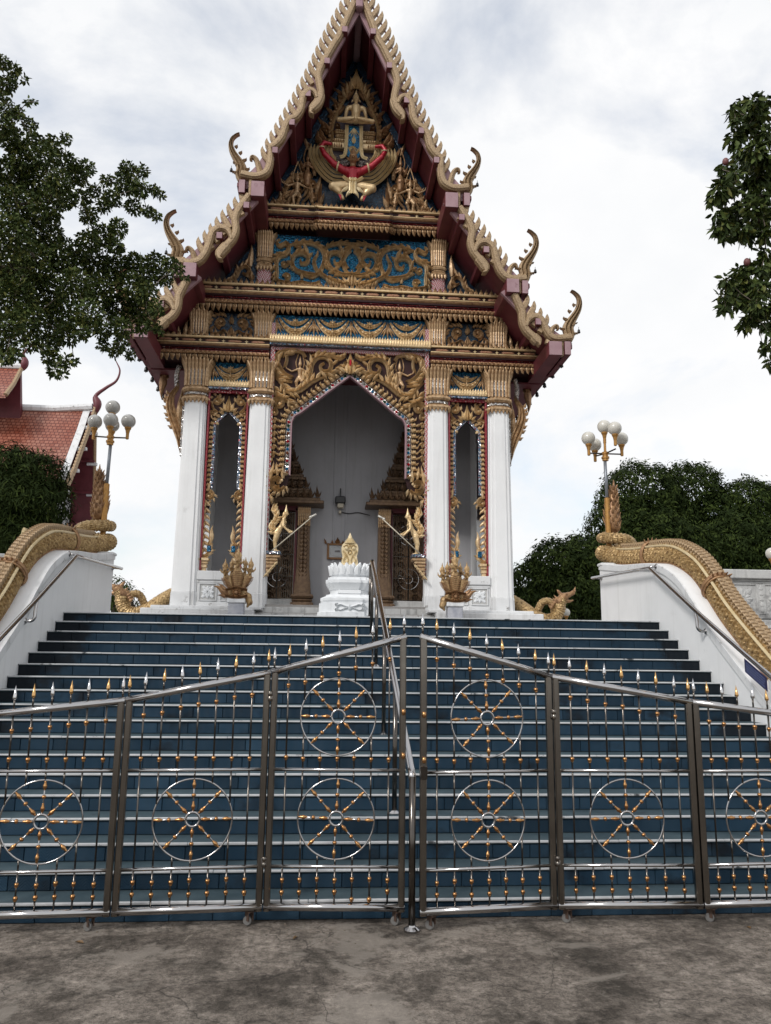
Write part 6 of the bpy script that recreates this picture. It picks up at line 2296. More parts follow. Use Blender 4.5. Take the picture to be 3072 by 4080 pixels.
for s_ in (-1, 1):
    P = G(s_ * 0.33, 12.355, 0.10)
    m.ring([P + Vector((s_ * -0.035 * sin(a) * 0.6, cos(a) * 0.092, sin(a) * 0.092)) for a in [2 * pi * k / 14 for k in range(14)]], 0.020, 5)
    P = G(s_ * 0.69, 12.74, 0.16)
    m.ring([P + Vector((cos(a) * 0.062, sin(a) * 0.062, 0.0)) for a in [2 * pi * k / 14 for k in range(14)]], 0.014, 5)
m.obj('arm_rings', 'gold_pale', gr)
o = Orn(X0 + GU, F - 0.02, 1, 0.06)
for s_ in (-1, 1):
    o.band([(s_ * 0.06, 12.58), (s_ * 0.20, 12.50), (s_ * 0.32, 12.52), (s_ * 0.38, 12.66)], 0.035, 4, (0.6, 0.4))
    o.band([(s_ * 0.05, 12.50), (s_ * 0.18, 12.42), (s_ * 0.30, 12.42), (s_ * 0.36, 12.52)], 0.035, 4, (0.6, 0.3))
o.obj('collar_leaves', 'mosaic_white', gr)
g_ = MB()
for s_ in (-1, 1):
    limb(g_, [G(s_ * 0.10, 11.93, 0.06), G(s_ * 0.42, 11.84, 0.14), G(s_ * 0.30, 11.74, 0.12)], [0.12, 0.105, 0.07])
    limb(g_, [G(s_ * 0.30, 11.74, 0.12), G(s_ * 0.20, 11.60, 0.08)], [0.06, 0.04])
capsule(g_, G(-0.10, 11.95, 0.05), G(0.10, 11.95, 0.05), 0.11, 0.11)
lg = g_.obj('birdman_legs', 'gold_bright', gr, smooth=True)
melt(lg, 0.016, 1)
o = Orn(X0 + GU, F - 0.14, 1, 0.05)
o.band([(0, 12.04), (0, 11.85), (0, 11.66)], 0.085, 4)
o.band([(-0.22, 12.06), (-0.1, 11.98), (0, 11.96), (0.1, 11.98), (0.22, 12.06)], 0.035, 4)
for s_ in (-1, 1):
    o.flame(s_ * 0.10, 11.82, -pi / 2 + s_ * 0.55, 0.24, 0.05, s_ * 0.6)
    o.flame(s_ * 0.05, 11.74, -pi / 2 + s_ * 0.3, 0.2, 0.045, s_ * 0.5)
o.obj('loincloth', 'gold_pale', gr)
for s_ in (-1, 1):
    m = MB()
    m.prism([(0.23, 11.78), (0.33, 11.72), (0.24, 11.52)], TX(X0 + GU, F - 0.10, s_), -0.02, 0.0)
    m.obj('red_sash', 'garuda_red', gr)

# ---------------- porch interior
YB = 18.0
m = MB()
m.box(X0 - 3.4, X0 + 3.4, YB, YB + 0.3, ZT, 9.2)
bw = m.obj('back_wall', 'wall_grey', TEMPLE)
for cx in (-0.24, 0.045):
    MB().bbox(X0 + cx - 0.028, X0 + cx + 0.028, YB - 0.02, YB + 0.01, 2.85, 9.0, 0.006).obj('wall_strip', 'wall_grey', bw)
m = MB()
m.box(X0 - 3.35, X0 + 3.35, F + 0.45, YB, 8.25, 8.35)
m.obj('porch_ceiling', 'maroon', TEMPLE)
for sx in (-1, 1):
    m = MB()
    m.box(*sorted((X0 + sx * 3.0, X0 + sx * 3.30)), 17.3, YB, ZP, 8.3)
    m.obj('porch_pier', 'white_paint', TEMPLE)
    m = MB()
    m.box(*sorted((X0 + sx * 3.02, X0 + sx * 3.28)), F + 0.5, 17.3, 4.9, 8.3)
    m.obj('porch_side_panel', 'maroon_dark', TEMPLE)
    m = MB()
    m.box(*sorted((X0 + sx * 3.03, X0 + sx * 3.27)), F + 0.5, 17.3, ZP, 3.3)
    m.obj('porch_side_wall', 'white_worn', TEMPLE)
    # nave behind
m = MB()
m.box(X0 - 3.3, X0 + 3.3, YB + 0.3, 31, ZT, 9.0)
m.obj('nave', 'white_paint', TEMPLE)
flame_up = Orn(0, 0, 1, 0.05)
flame_up.flame(0, 0, pi / 2, 0.34, 0.05, 0.25)
flame_up.flame(-0.03, 0, pi / 2 + 0.25, 0.2, 0.03, 0.3)
flame_up.flame(0.03, 0, pi / 2 - 0.25, 0.2, 0.03, -0.3)
antefix_me = flame_up.mb.mesh('antefix', 'gold_dim')
for sx in (-1, 1):
    DX = X0 + sx * 1.50
    d = MB()
    d.box(DX - 0.36, DX + 0.36, YB - 0.02, YB + 0.005, 3.05, 5.12)
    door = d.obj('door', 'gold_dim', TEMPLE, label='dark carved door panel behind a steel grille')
    rr = random.Random(6)
    o = Orn(DX, YB - 0.02, 1, 0.03)
    for k in range(10):
        z = 3.15 + k * 0.19
        for s_ in (-1, 1):
            o.spiral(s_ * 0.17, z, 0.085, 0.02, k * 1.3, 1.3, 0.022)
            o.flame(s_ * 0.30, z - 0.05, pi / 2 + s_ * 0.3, 0.15, 0.028, 0.5)
    o.obj('door_carving', 'gold_dim', door)['kind'] = 'stuff'
    # grille
    gy = YB - 0.20
    for s_ in (-1, 1):
        m = MB()
        cx = DX + s_ * 0.185
        for u in (-0.18, 0.18):
            m.bbox(cx + u - 0.012, cx + u + 0.012, gy - 0.012, gy + 0.012, 3.06, 5.06, 0.003)
        for z in (3.07, 3.58, 4.08, 4.56, 5.05):
            m.bbox(cx - 0.168, cx + 0.168, gy - 0.010, gy + 0.010, z - 0.010, z + 0.010, 0.003)
        gr_ = m.obj('door_grille', 'steel_dark', TEMPLE)
        for k in range(6):
            u = cx - 0.168 + (k + 1) * 0.336 / 7
            MB().tube([(u, gy, 3.07), (u, gy, 5.05)], 0.005, 5).obj('bar', 'steel_dark', gr_)
    for zc in (3.56, 4.58):
        m = MB()
        for r_ in (0.24, 0.10):
            m.ring([(DX + cos(a) * r_, gy - 0.01, zc + sin(a) * r_) for a in [2 * pi * k / 24 for k in range(24)]], 0.007, 5)
        for k in range(8):
            a = pi / 4 * k + pi / 8
            m.tube([(DX + cos(a) * 0.10, gy - 0.01, zc + sin(a) * 0.10), (DX + cos(a) * 0.24, gy - 0.01, zc + sin(a) * 0.24)], 0.005, 5)
        m.obj('grille_wheel', 'steel', TEMPLE)
    m = MB()
    m.box(DX - 0.42, DX - 0.37, YB - 0.22, YB, 3.0, 5.15)
    m.box(DX + 0.37, DX + 0.42, YB - 0.22, YB, 3.0, 5.15)
    m.box(DX - 0.42, DX + 0.42, YB - 0.22, YB, 5.10, 5.22)
    m.obj('door_frame', 'maroon', TEMPLE)
    m = MB()
    m.bbox(DX - 0.55, DX + 0.55, YB - 0.5, YB, ZP + 0.07, ZP + 0.2, 0.01)
    m.bbox(DX - 0.45, DX + 0.45, YB - 0.32, YB, ZP + 0.2, ZP + 0.33, 0.01)
    m.obj('threshold', 'stone_grey', TEMPLE)
    # jamb pillars
    for s_ in (-1, 1):
        cx = DX + s_ * 0.58
        m = MB()
        cyp = YB - 0.26
        m.loft([redent(h_, z, cx, cyp) for z, h_ in ((3.16, 0.20), (3.45, 0.175), (3.75, 0.145), (4.9, 0.135))])
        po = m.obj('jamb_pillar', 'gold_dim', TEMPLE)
        for k in range(14):
            o = Orn(cx, cyp - 0.14, 1, 0.03)
            z = 3.55 + k * 0.095
            o.bud(0, z, 0.10, 0.035)
            o.flame(-0.05, z, pi / 2 + 0.4, 0.10, 0.022, 0.3)
            o.flame(0.05, z, pi / 2 - 0.4, 0.10, 0.022, -0.3)
            o.obj('pillar_leaf', 'gold_dim', po)
        m = MB()
        for z0, z1, r in ((2.82, 2.98, 0.27), (2.99, 3.06, 0.23), (3.07, 3.16, 0.26)):
            m.loft([redent(r * 0.92, z0, cx, cyp), redent(r, (z0 + z1) / 2, cx, cyp), redent(r * 0.92, z1, cx, cyp)])
        m.obj('pillar_base', 'gold_dim', po)
        for k in range(7):
            place('petal', petal_me, po, (cx + (k - 3) * 0.042, cyp - 0.14, 4.72), (0, 0, 0), (0.7, 0.7, 0.7))
    # tiered crown over the door
    z, hw = 5.20, 1.02
    lev = 0
    for (hh, w1) in ((0.24, 1.02), (0.34, 0.74), (0.32, 0.58), (0.30, 0.44), (0.28, 0.33), (0.26, 0.24), (0.24, 0.16)):
        m = MB()
        dp = 0.16 + w1 * 0.45
        m.bbox(DX - w1, DX + w1, YB - dp, YB + 0.01, z, z + 0.075, 0.012)
        m.bbox(DX - w1 * 0.92, DX + w1 * 0.92, YB - dp * 0.9, YB + 0.01, z + 0.0755, z + 0.15, 0.012)
        m.box(DX - w1 * 0.72, DX + w1 * 0.72, YB - dp * 0.68, YB + 0.005, z + 0.15, z + hh + 0.002)
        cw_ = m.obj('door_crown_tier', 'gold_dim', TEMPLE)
        n = max(2, int(w1 / 0.075))
        for k in range(n):
            u = -w1 * 0.93 + (k + 0.5) * 2 * w1 * 0.93 / n
            place('antefix', antefix_me, cw_, (DX + u, YB - dp * 0.92, z + 0.145), (0, 0, 0), (0.8, 1, 0.55 + 0.35 * (abs(u) / w1)))
        o = Orn(DX, YB - dp * 0.95, 1, 0.05)
        o.band([(-0.13 * (0.5 + w1 / 2), z + 0.14), (-0.09, z + 0.26), (0, z + 0.42), (0.09, z + 0.26), (0.13 * (0.5 + w1 / 2), z + 0.14)], 0.028, 4)
        o.bud(0, z + 0.16, 0.16, 0.05)
        o.obj('crown_gablet', 'gold_dim', cw_)
        z += hh
    m = MB()
    m.lathe([(0.12, z), (0.13, z + 0.05), (0.09, z + 0.12), (0.05, z + 0.28), (0.02, z + 0.5), (0.004, z + 0.8)], 12, (DX, YB - 0.2, 0))
    m.obj('door_crown_spire', 'gold_dim', TEMPLE)

# ---------------- things fixed or standing in the porch
t = thing('wall_light', 'black camera light with pale lens box on the grey porch wall', 'security light', (X0 - 0.10, YB - 0.1, 5.3))
MB().bbox(X0 - 0.22, X0 + 0.02, YB - 0.22, YB - 0.02, 5.30, 5.47, 0.02).obj('housing', 'black_plastic', t)
MB().bbox(X0 - 0.115, X0 - 0.085, YB - 0.10, YB - 0.07, 5.46, 5.68, 0.006).obj('antenna', 'black_plastic', t)
MB().bbox(X0 - 0.17, X0 - 0.02, YB - 0.20, YB - 0.04, 5.20, 5.30, 0.012).obj('lens_box', 'cream_plastic', t)
MB().bbox(X0 - 0.13, X0 - 0.07, YB - 0.12, YB - 0.015, 5.07, 5.15, 0.008).obj('junction_box', 'cream_plastic', t)
MB().tube(cr([(X0 - 0.08, YB - 0.05, 5.12), (X0 + 0.10, YB - 0.03, 5.09), (X0 + 0.30, YB - 0.03, 5.12), (X0 + 0.46, YB - 0.05, 5.09), (X0 + 0.60, YB - 0.1, 5.05)], 5), 0.011, 6).obj('cable', 'cable', t)
t = thing('framed_plaque', 'carved wooden frame with a pale oval plaque on the porch wall', 'plaque', (X0 - 0.14, YB, 4.2))
m = MB()
for a0, a1, c0, c1 in ((-0.24, -0.19, -0.19, 0.19), (0.19, 0.24, -0.19, 0.19), (-0.19, 0.19, -0.19, -0.14), (-0.19, 0.19, 0.14, 0.19)):
    m.bbox(X0 - 0.14 + a0, X0 - 0.14 + a1, YB - 0.06, YB - 0.005, 4.19 + c0, 4.19 + c1, 0.01)
m.obj('frame', 'wood_frame', t)
MB().box(X0 - 0.33, X0 + 0.05, YB - 0.03, YB - 0.004, 4.05, 4.33).obj('plaque', 'glass_grey', t)
m = MB()
m.ring([(X0 - 0.14 + cos(a) * 0.165, YB - 0.034, 4.19 + sin(a) * 0.11) for a in [2 * pi * k / 24 for k in range(24)]], 0.006, 5)
m.obj('oval_line', 'stone_grey', t)
o = Orn(X0 - 0.14, YB - 0.03, 1, 0.04)
o.bud(0, 4.37, 0.16, 0.06)
for s_ in (-1, 1):
    o.flame(s_ * 0.26, 4.36, pi / 2 - s_ * 0.6, 0.14, 0.03, s_ * 0.5)
    o.flame(s_ * 0.12, 4.37, pi / 2 - s_ * 0.3, 0.09, 0.03, s_ * 0.5)
o.obj('cresting', 'wood_frame', t)
m = MB()
rr = random.Random(5)
x = X0 - 0.20
for k in range(5):
    m.box(x, x + 0.016, YB - 0.0335, YB - 0.031, 4.17, 4.20 + rr.uniform(0, 0.02))
    x += 0.026
m.obj('lettering', 'maroon_dark', t)
LEFT_TUFTS = '-4.78,8.84,9.01,0.08;-4.85,9.31,9.29,0.08;-4.79,9.04,8.86,0.10;-4.97,9.36,8.93,0.07;-4.76,9.46,9.27,0.04;-4.36,8.68,8.36,0.04;-4.25,8.63,8.33,0.02;-5.03,9.70,9.00,0.11;-4.69,8.88,8.16,0.12;-4.55,8.89,8.34,0.07;-4.86,9.99,8.98,0.09;-4.71,9.20,8.19,0.16;-4.70,9.78,8.63,0.09;-4.29,9.33,8.25,0.11;-4.23,9.61,8.54,0.07;-4.17,8.85,7.76,0.15;-4.18,9.60,8.19,0.13;-4.06,9.99,8.38,0.11;-4.62,9.30,8.00,0.19;-4.88,9.57,7.93,0.22;-4.51,9.56,7.84,0.22;-3.94,8.78,7.37,0.15;-4.09,9.82,8.15,0.13;-4.65,9.39,7.41,0.23;-4.17,9.08,7.24,0.19;-4.34,8.58,6.55,0.24;-4.47,9.86,7.28,0.24;-4.06,9.38,7.54,0.12;-3.99,9.78,7.80,0.11;-3.93,10.04,8.08,0.08;-3.90,9.79,7.55,0.11;-3.75,9.89,7.78,0.09;-3.52,9.48,7.64,0.11;-3.47,9.86,8.11,0.15;-3.37,9.57,8.14,0.09;-3.31,10.03,8.41,0.08;-3.73,9.86,8.13,0.07;-3.13,9.32,7.69,0.11;-2.96,9.40,7.73,0.07;-2.90,9.49,7.73,0.04;-3.39,10.02,7.86,0.10;-3.09,9.63,7.57,0.07;-3.02,9.82,7.62,0.06;-3.39,9.42,7.19,0.11;-3.61,9.54,7.15,0.14;-3.72,9.33,6.92,0.14;-3.42,9.45,6.96,0.11;-4.04,9.54,6.81,0.22;-4.36,9.44,6.64,0.25;-4.81,9.80,6.70,0.28;-3.74,9.77,6.85,0.20;-3.50,9.94,6.89,0.17;-3.28,9.94,6.99,0.13;-3.07,10.12,7.11,0.12;-2.82,9.90,6.99,0.09;-2.63,9.49,6.70,0.08;-2.65,10.10,6.89,0.04;-3.14,10.07,6.85,0.15;-2.89,10.08,6.86,0.10;-3.22,9.69,6.52,0.18;-3.60,9.72,6.47,0.20;-3.75,9.04,6.17,0.21;-4.38,9.81,6.42,0.24;-4.55,9.35,6.13,0.25;-2.98,9.50,6.34,0.14;-2.82,9.34,6.07,0.09;-3.18,9.95,6.32,0.17;-3.47,10.00,6.32,0.19;-3.51,8.91,5.78,0.17;-4.17,9.81,6.12,0.20;-4.28,9.17,5.77,0.19;-4.33,8.74,5.53,0.15;-2.89,9.53,5.93,0.08;-2.90,9.94,6.03,0.05;-3.14,9.97,6.08,0.09;-3.20,9.21,5.74,0.12;-3.54,9.63,5.87,0.11;-3.53,8.83,5.52,0.10;-3.55,9.72,5.70,0.07;-3.31,9.43,5.52,0.07;-3.26,9.94,5.68,0.06;-3.40,10.00,5.87,0.09;-3.92,9.42,5.72,0.14;-4.35,10.06,5.85,0.15;-3.95,9.10,5.28,0.10;-3.68,8.82,5.13,0.07;-3.85,9.58,5.43,0.05;-3.77,8.72,4.98,0.07;-3.76,8.98,5.04,0.04;-4.25,9.17,5.48,0.10;-4.58,9.38,5.54,0.11;-4.34,8.73,5.10,0.07;-4.18,8.61,5.11,0.08'
RIGHT_TUFTS = '5.43,9.37,9.65,0.08;4.92,8.81,9.15,0.09;5.14,9.46,9.63,0.08;5.01,9.40,9.46,0.07;4.67,8.88,8.92,0.05;4.69,8.96,9.13,0.05;5.11,9.02,9.16,0.09;5.07,9.14,9.19,0.08;4.95,9.10,8.96,0.10;4.78,9.06,8.83,0.08;4.76,9.12,8.79,0.06;5.36,9.44,9.24,0.10;5.17,9.01,8.80,0.09;4.78,8.93,8.50,0.08;4.87,9.22,8.62,0.06;4.81,8.74,8.36,0.11;5.00,8.80,8.34,0.11;5.18,9.48,8.65,0.10;5.04,9.02,8.21,0.11;5.17,9.05,8.20,0.09;4.42,8.51,7.87,0.06;4.51,8.92,8.23,0.06;4.63,9.08,8.18,0.11;4.21,8.52,7.67,0.09;4.46,9.12,7.91,0.07;4.57,9.13,7.97,0.08;4.38,8.56,7.69,0.06;4.98,9.13,8.12,0.10;5.02,8.97,7.89,0.11;4.87,9.18,7.88,0.10;4.82,8.85,7.61,0.11;5.19,9.21,7.82,0.10;4.65,9.24,7.80,0.08;4.13,8.52,7.28,0.06;4.21,8.56,7.17,0.09;4.65,9.18,7.46,0.08;4.93,9.46,7.83,0.10;4.57,8.75,7.23,0.09;4.80,8.96,7.31,0.09;5.03,9.09,7.54,0.10;4.94,8.82,7.25,0.08;4.39,8.86,7.21,0.04;4.57,8.81,7.15,0.03;4.93,8.87,6.98,0.08;5.10,9.10,6.95,0.10;4.82,8.80,6.74,0.08;4.66,8.88,6.76,0.08;4.80,9.27,6.95,0.07;4.21,8.53,6.42,0.06;4.55,9.07,6.60,0.08;4.78,9.24,6.70,0.10;4.64,8.81,6.55,0.09;4.73,8.72,6.44,0.09;5.20,9.30,6.75,0.08;4.26,8.74,6.28,0.07;4.25,8.69,6.14,0.06;4.54,8.94,6.37,0.08;4.82,9.20,6.53,0.10;4.60,8.60,6.16,0.09;4.84,8.82,6.23,0.09;4.64,8.83,6.08,0.08;4.86,9.33,6.22,0.06;4.79,8.94,6.14,0.06;5.17,9.36,6.27,0.07;4.77,8.67,5.83,0.04;4.83,8.84,5.73,0.05;4.98,9.15,5.81,0.04;5.20,9.38,5.72,0.04'
# ================================================================== STATUES AND FURNITURE ON THE TERRACE
# bird-women holding poles, each on a gold bracket
for sx, lab in ((-1, 'gold bird-woman statue holding a pole on the left bracket of the portal'), (1, 'gold bird-woman statue holding a pole on the right bracket of the portal')):
    YK = F + 0.02
    K = lambda u, v, d=0.0: Vector((X0 + sx * u, YK - d, v))
    t = thing('bird_woman_statue', lab, 'statue', (X0 + sx * 1.43, YK, 3.83), 'pole-bearing bird-women of the portal')
    g_ = MB()
    for e in (-1, 1):
        limb(g_, [K(1.395, 4.18, e * 0.05), K(1.43, 4.05, e * 0.055), K(1.42, 3.90, e * 0.05), K(1.40, 3.85, e * 0.05)], [0.062, 0.045, 0.030, 0.024])
        capsule(g_, K(1.42, 3.85, e * 0.05), K(1.34, 3.84, e * 0.06), 0.03, 0.018)
    limb(g_, [K(1.40, 4.22), K(1.37, 4.27), K(1.325, 4.345)], [0.085, 0.07, 0.045])
    limb(g_, [K(1.325, 4.345), K(1.285, 4.43), K(1.268, 4.49)], [0.045, 0.06, 0.048])
    for e in (-1, 1):
        g_.ball(K(1.238, 4.435, e * 0.032), 0.030, 8, 6)
    capsule(g_, K(1.268, 4.49, -0.085), K(1.268, 4.49, 0.085), 0.036, 0.036)
    capsule(g_, K(1.26, 4.50), K(1.24, 4.57), 0.026, 0.026)
    g_.ball(K(1.225, 4.615), 0.048, 10, 8, (0.95, 0.85, 1.15))
    capsule(g_, K(1.182, 4.605), K(1.172, 4.60), 0.012, 0.007)
    limb(g_, [K(1.232, 4.655), K(1.23, 4.70), K(1.228, 4.80)], [0.046, 0.026, 0.004])
    # arms: near one reaches down to the pole
    limb(g_, [K(1.27, 4.485, 0.09), K(1.27, 4.34, 0.12), K(1.14, 4.21, 0.12)], [0.032, 0.026, 0.019])
    limb(g_, [K(1.27, 4.485, -0.09), K(1.25, 4.34, -0.11), K(1.10, 4.25, -0.03)], [0.032, 0.026, 0.019])
    for e in range(4):
        capsule(g_, K(1.13 - 0.012 * e, 4.20 + 0.008 * e, 0.12), K(1.105 - 0.010 * e, 4.215 + 0.012 * e, 0.10), 0.011, 0.007)
    capsule(g_, K(1.14, 4.21, 0.13), K(1.12, 4.235, 0.135), 0.011, 0.007)
    b_ = g_.obj('body', 'gold_bright', t, smooth=True)
    melt(b_, 0.0075, 1)
    g_ = MB()
    limb(g_, [K(1.265, 4.61, 0.0), K(1.285, 4.54, 0.0)], [0.036, 0.024])
    g_.obj('hair', 'gold_bright', t, smooth=True)
    o = Orn(X0, YK - 0.03, sx, 0.06)
    o.mb.ribbon(cr([(1.46, 4.26, 0), (1.50, 4.34, 0), (1.45, 4.44, 0), (1.40, 4.52, 0), (1.44, 4.63, 0), (1.47, 4.72, 0), (1.455, 4.82, 0)], 4), [0.05 + 0.02 * sin(i * 0.4) for i in range(20)] + [0.045, 0.038, 0.03, 0.02, 0.004], 0.06, o.T, PROF3, 0, True)
    o.leaves([(1.50, 4.34), (1.45, 4.44), (1.40, 4.52), (1.44, 4.63), (1.47, 4.72)], 6, 0.09, 0.03, 1)
    o.leaves([(1.50, 4.34), (1.45, 4.44), (1.40, 4.52), (1.44, 4.63)], 4, 0.08, 0.028, -1)
    o.flame(1.46, 4.20, 0.1, 0.14, 0.04, 0.4)
    o.flame(1.44, 4.26, 0.3, 0.16, 0.04, 0.4)
    o.obj('tail_plume', 'gold_bright', t)
    m = MB()
    m.tube([K(1.47, 3.84, 0.14), K(0.68, 4.565, 0.10)], 0.0115, 8)
    po = m.obj('pole', 'cream_plastic', t, smooth=True)
    m = MB()
    m.tube([K(0.76, 4.52, 0.10), K(0.72, 4.55, 0.10)], [0.022, 0.026], 8)
    m.tube([K(0.73, 4.54, 0.10), K(0.62, 4.60, 0.10)], 0.02, 8)
    m.obj('lamp_tube', 'globe', t, smooth=True)
    t = thing('statue_bracket', 'gold carved bracket under the %s bird-woman statue' % ('left' if sx < 0 else 'right'), 'bracket', (X0 + sx * 1.5, YK, 3.4), 'gold brackets of the portal')
    m = MB()
    m.bbox(*sorted((X0 + sx * 1.585, X0 + sx * 1.30)), F - 0.16, F + 0.16, 3.765, 3.83, 0.008)
    m.obj('shelf', 'mosaic_mix', t)
    m = MB()
    for z0, z1, w1 in ((3.70, 3.764, 1.315), (3.64, 3.699, 1.36), (3.58, 3.639, 1.40), (3.50, 3.579, 1.44), (3.42, 3.499, 1.49), (3.34, 3.419, 1.535)):
        m.bbox(*sorted((X0 + sx * 1.585, X0 + sx * w1)), F - 0.14 + (w1 - 1.3) * 0.6, F + 0.14, z0, z1, 0.012)
    m.obj('corbel', 'gold', t)
    o = Orn(X0, F - 0.10, sx, 0.05)
    for k in range(5):
        o.flame(1.36 + 0.045 * k, 3.62 - 0.055 * k, -pi / 2 + 0.5, 0.13, 0.032, 0.6)
    o.obj('corbel_leaves', 'gold_bright', t)

# five-headed serpents on small marble plinths
for sx, lab, hl in ((-1, 'bronze-gold five-headed serpent on a marble plinth left of the portal', 'marble plinth under the left five-headed serpent'), (1, 'bronze-gold five-headed serpent on a marble plinth right of the portal', 'marble plinth under the right five-headed serpent')):
    px, py = X0 + sx * 2.03, 14.62
    t = thing('plinth', hl, 'plinth', (px, py, ZT), 'marble plinths on the terrace')
    MB().bbox(px - 0.14, px + 0.14, py - 0.14, py + 0.14, ZT, 2.74, 0.012).obj('block', 'marble_grey', t)
    MB().bbox(px - 0.165, px + 0.165, py - 0.165, py + 0.165, 2.74, 2.83, 0.015).obj('cap', 'white_lotus', t)
    t = thing('five_headed_serpent', lab, 'serpent statue', (px, py, 2.83), 'five-headed serpents before the porch')
    S = lambda u, v, d=0.0: Vector((px + u, py - d, v))
    HEADS = ((0.0, 3.50, 0.10, 1.0), (-0.125, 3.40, -0.04, 0.72), (0.125, 3.40, -0.04, 0.72), (-0.235, 3.33, 0.06, 0.82), (0.235, 3.36, 0.06, 0.82))
    g_ = MB()
    capsule(g_, S(-0.10, 2.92), S(0.10, 2.92), 0.10, 0.10)
    limb(g_, [S(0.10, 2.90), S(sx * -0.20, 2.86, 0.05), S(sx * -0.24, 2.76, 0.06), S(sx * -0.20, 2.68, 0.06)], [0.09, 0.08, 0.06, 0.02])
    for hu, hz, dd, k in HEADS:
        mu, mz = hu * 0.8, 2.98 + (hz - 2.98) * 0.5
        for e in (-1, 0, 1):      # flat flared hood
            limb(g_, [S(hu * 0.35, 2.94, dd * 0.6), S(mu + e * 0.050 * k, mz + 0.05, dd * 0.9), S(hu * 0.97, hz - 0.06, dd)], [0.045, 0.048 * k, 0.032 * k])
        capsule(g_, S(hu, hz - 0.01, dd), S(hu, hz - 0.02, dd + 0.07 * k), 0.062 * k, 0.054 * k)
        capsule(g_, S(hu, hz + 0.005, dd + 0.06 * k), S(hu, hz + 0.005, dd + 0.17 * k), 0.046 * k, 0.026 * k)
        capsule(g_, S(hu, hz - 0.075 * k, dd + 0.04 * k), S(hu, hz - 0.095 * k, dd + 0.14 * k), 0.034 * k, 0.018 * k)
        for e in (-1, 1):
            g_.ball(S(hu + e * 0.038 * k, hz + 0.036 * k, dd + 0.09 * k), 0.018 * k, 6, 5)
            limb(g_, [S(hu + e * 0.055 * k, hz - 0.03, dd), S(hu + e * 0.10 * k, hz + 0.01, dd), S(hu + e * 0.105 * k, hz + 0.075 * k, dd)], [0.024 * k, 0.018 * k, 0.004])
            limb(g_, [S(hu + e * 0.03 * k, hz + 0.06 * k, dd), S(hu + e * 0.055 * k, hz + 0.12 * k, dd), S(hu + e * 0.04 * k, hz + 0.19 * k, dd)], [0.022 * k, 0.016 * k, 0.003])
        limb(g_, [S(hu, hz + 0.04 * k, dd), S(hu, hz + 0.13 * k, dd + 0.01), S(hu, hz + 0.22 * k, dd - 0.01), S(hu, hz + 0.31 * k, dd)], [0.046 * k, 0.034 * k, 0.022 * k, 0.003])
    b_ = g_.obj('body', 'naga_bronze', t, smooth=True)
    melt(b_, 0.0085, 1)
    m = MB()
    for hu, hz, dd, k in HEADS:
        for q in range(10):
            f_ = 0.06 + q * 0.082
            mu = hu * (0.35 + 0.63 * min(1, f_ * 1.3))
            c_ = S(mu, 2.96 + (hz - 3.05) * f_, dd * (0.6 + 0.4 * f_) + 0.052 * k)
            w1 = k * (0.052 + 0.045 * sin(min(1, f_ * 1.05) * pi))
            m.tube([c_ + Vector((-w1, 0.022, 0.012)), c_ + Vector((0, -0.006, -0.006)), c_ + Vector((w1, 0.022, 0.012))], 0.0085, 5)
    m.obj('belly_plates', 'gold_brown', t, kind='stuff')
    o = Orn(px, py - 0.13, 1, 0.06)
    for j in range(10):
        a = 2 * pi * j / 10
        o.flame(cos(a) * 0.035, 2.93 + sin(a) * 0.035, a, 0.075, 0.026, 0)
    o.ball(0, 2.93, 0.035, 0.05)
    o.band([(-0.20, 2.98), (-0.1, 3.0), (0, 3.02), (0.1, 3.0), (0.2, 2.98)], 0.028, 3)
    o.band([(-0.20, 2.88), (-0.1, 2.85), (0, 2.84), (0.1, 2.85), (0.2, 2.88)], 0.028, 3)
    o.obj('chest_flower', 'gold_brown', t)
    o = Orn(px, py - 0.04, sx, 0.06)
    o.flame(0.14, 2.90, 0.2, 0.34, 0.07, 0.8)
    o.flame(0.18, 2.96, 0.5, 0.22, 0.05, 0.5)
    o.flame(0.16, 2.86, -0.1, 0.2, 0.04, 0.6)
    o.obj('tail_flame', 'gold_brown', t)

# boundary stone on a white lotus pedestal
SX, SY = -0.262, 11.6
t = thing('lotus_pedestal', 'white stepped pedestal with a lotus bowl at the head of the stairs', 'pedestal', (SX, SY, ZT))
m = MB()
m.loft([redent(h_, z, SX, SY) for h_, z in ((0.46, ZT), (0.46, 2.43), (0.44, 2.435), (0.435, 2.56), (0.40, 2.565), (0.42, 2.60), (0.42, 2.635), (0.34, 2.67), (0.335, 2.69), (0.28, 2.695), (0.275, 2.755), (0.29, 2.76), (0.335, 2.84), (0.348, 2.86), (0.348, 2.905), (0.32, 2.91), (0.315, 2.945), (0.27, 2.95))])
pb = m.obj('base', 'white_lotus', t)
MB().bbox(SX - 0.17, SX + 0.17, SY - 0.30, SY - 0.20, 2.70, 2.755, 0.008).obj('plate', 'white_lotus', pb)
o = Orn(SX, SY - 0.437, 1, 0.025)
for s_ in (-1, 1):
    o.band([(s_ * 0.02, 2.50), (s_ * 0.08, 2.515), (s_ * 0.13, 2.535), (s_ * 0.17, 2.52), (s_ * 0.18, 2.49)], 0.012, 4)
    o.band([(s_ * 0.02, 2.49), (s_ * 0.08, 2.475), (s_ * 0.13, 2.455), (s_ * 0.17, 2.465), (s_ * 0.18, 2.49)], 0.012, 4)
    o.spiral(s_ * 0.19, 2.46, 0.025, 0.008, 0, 1.2, 0.01)
    o.spiral(s_ * 0.19, 2.53, 0.025, 0.008, 0, 1.2, 0.01)
o.bud(0, 2.455, 0.09, 0.025)
o.obj('scroll_relief', 'white_lotus', pb)
m = MB()
m.lathe([(0.20, 2.945), (0.25, 2.96), (0.275, 3.0), (0.27, 3.05), (0.24, 3.10), (0.18, 3.11)], 28, (SX, SY, 0))
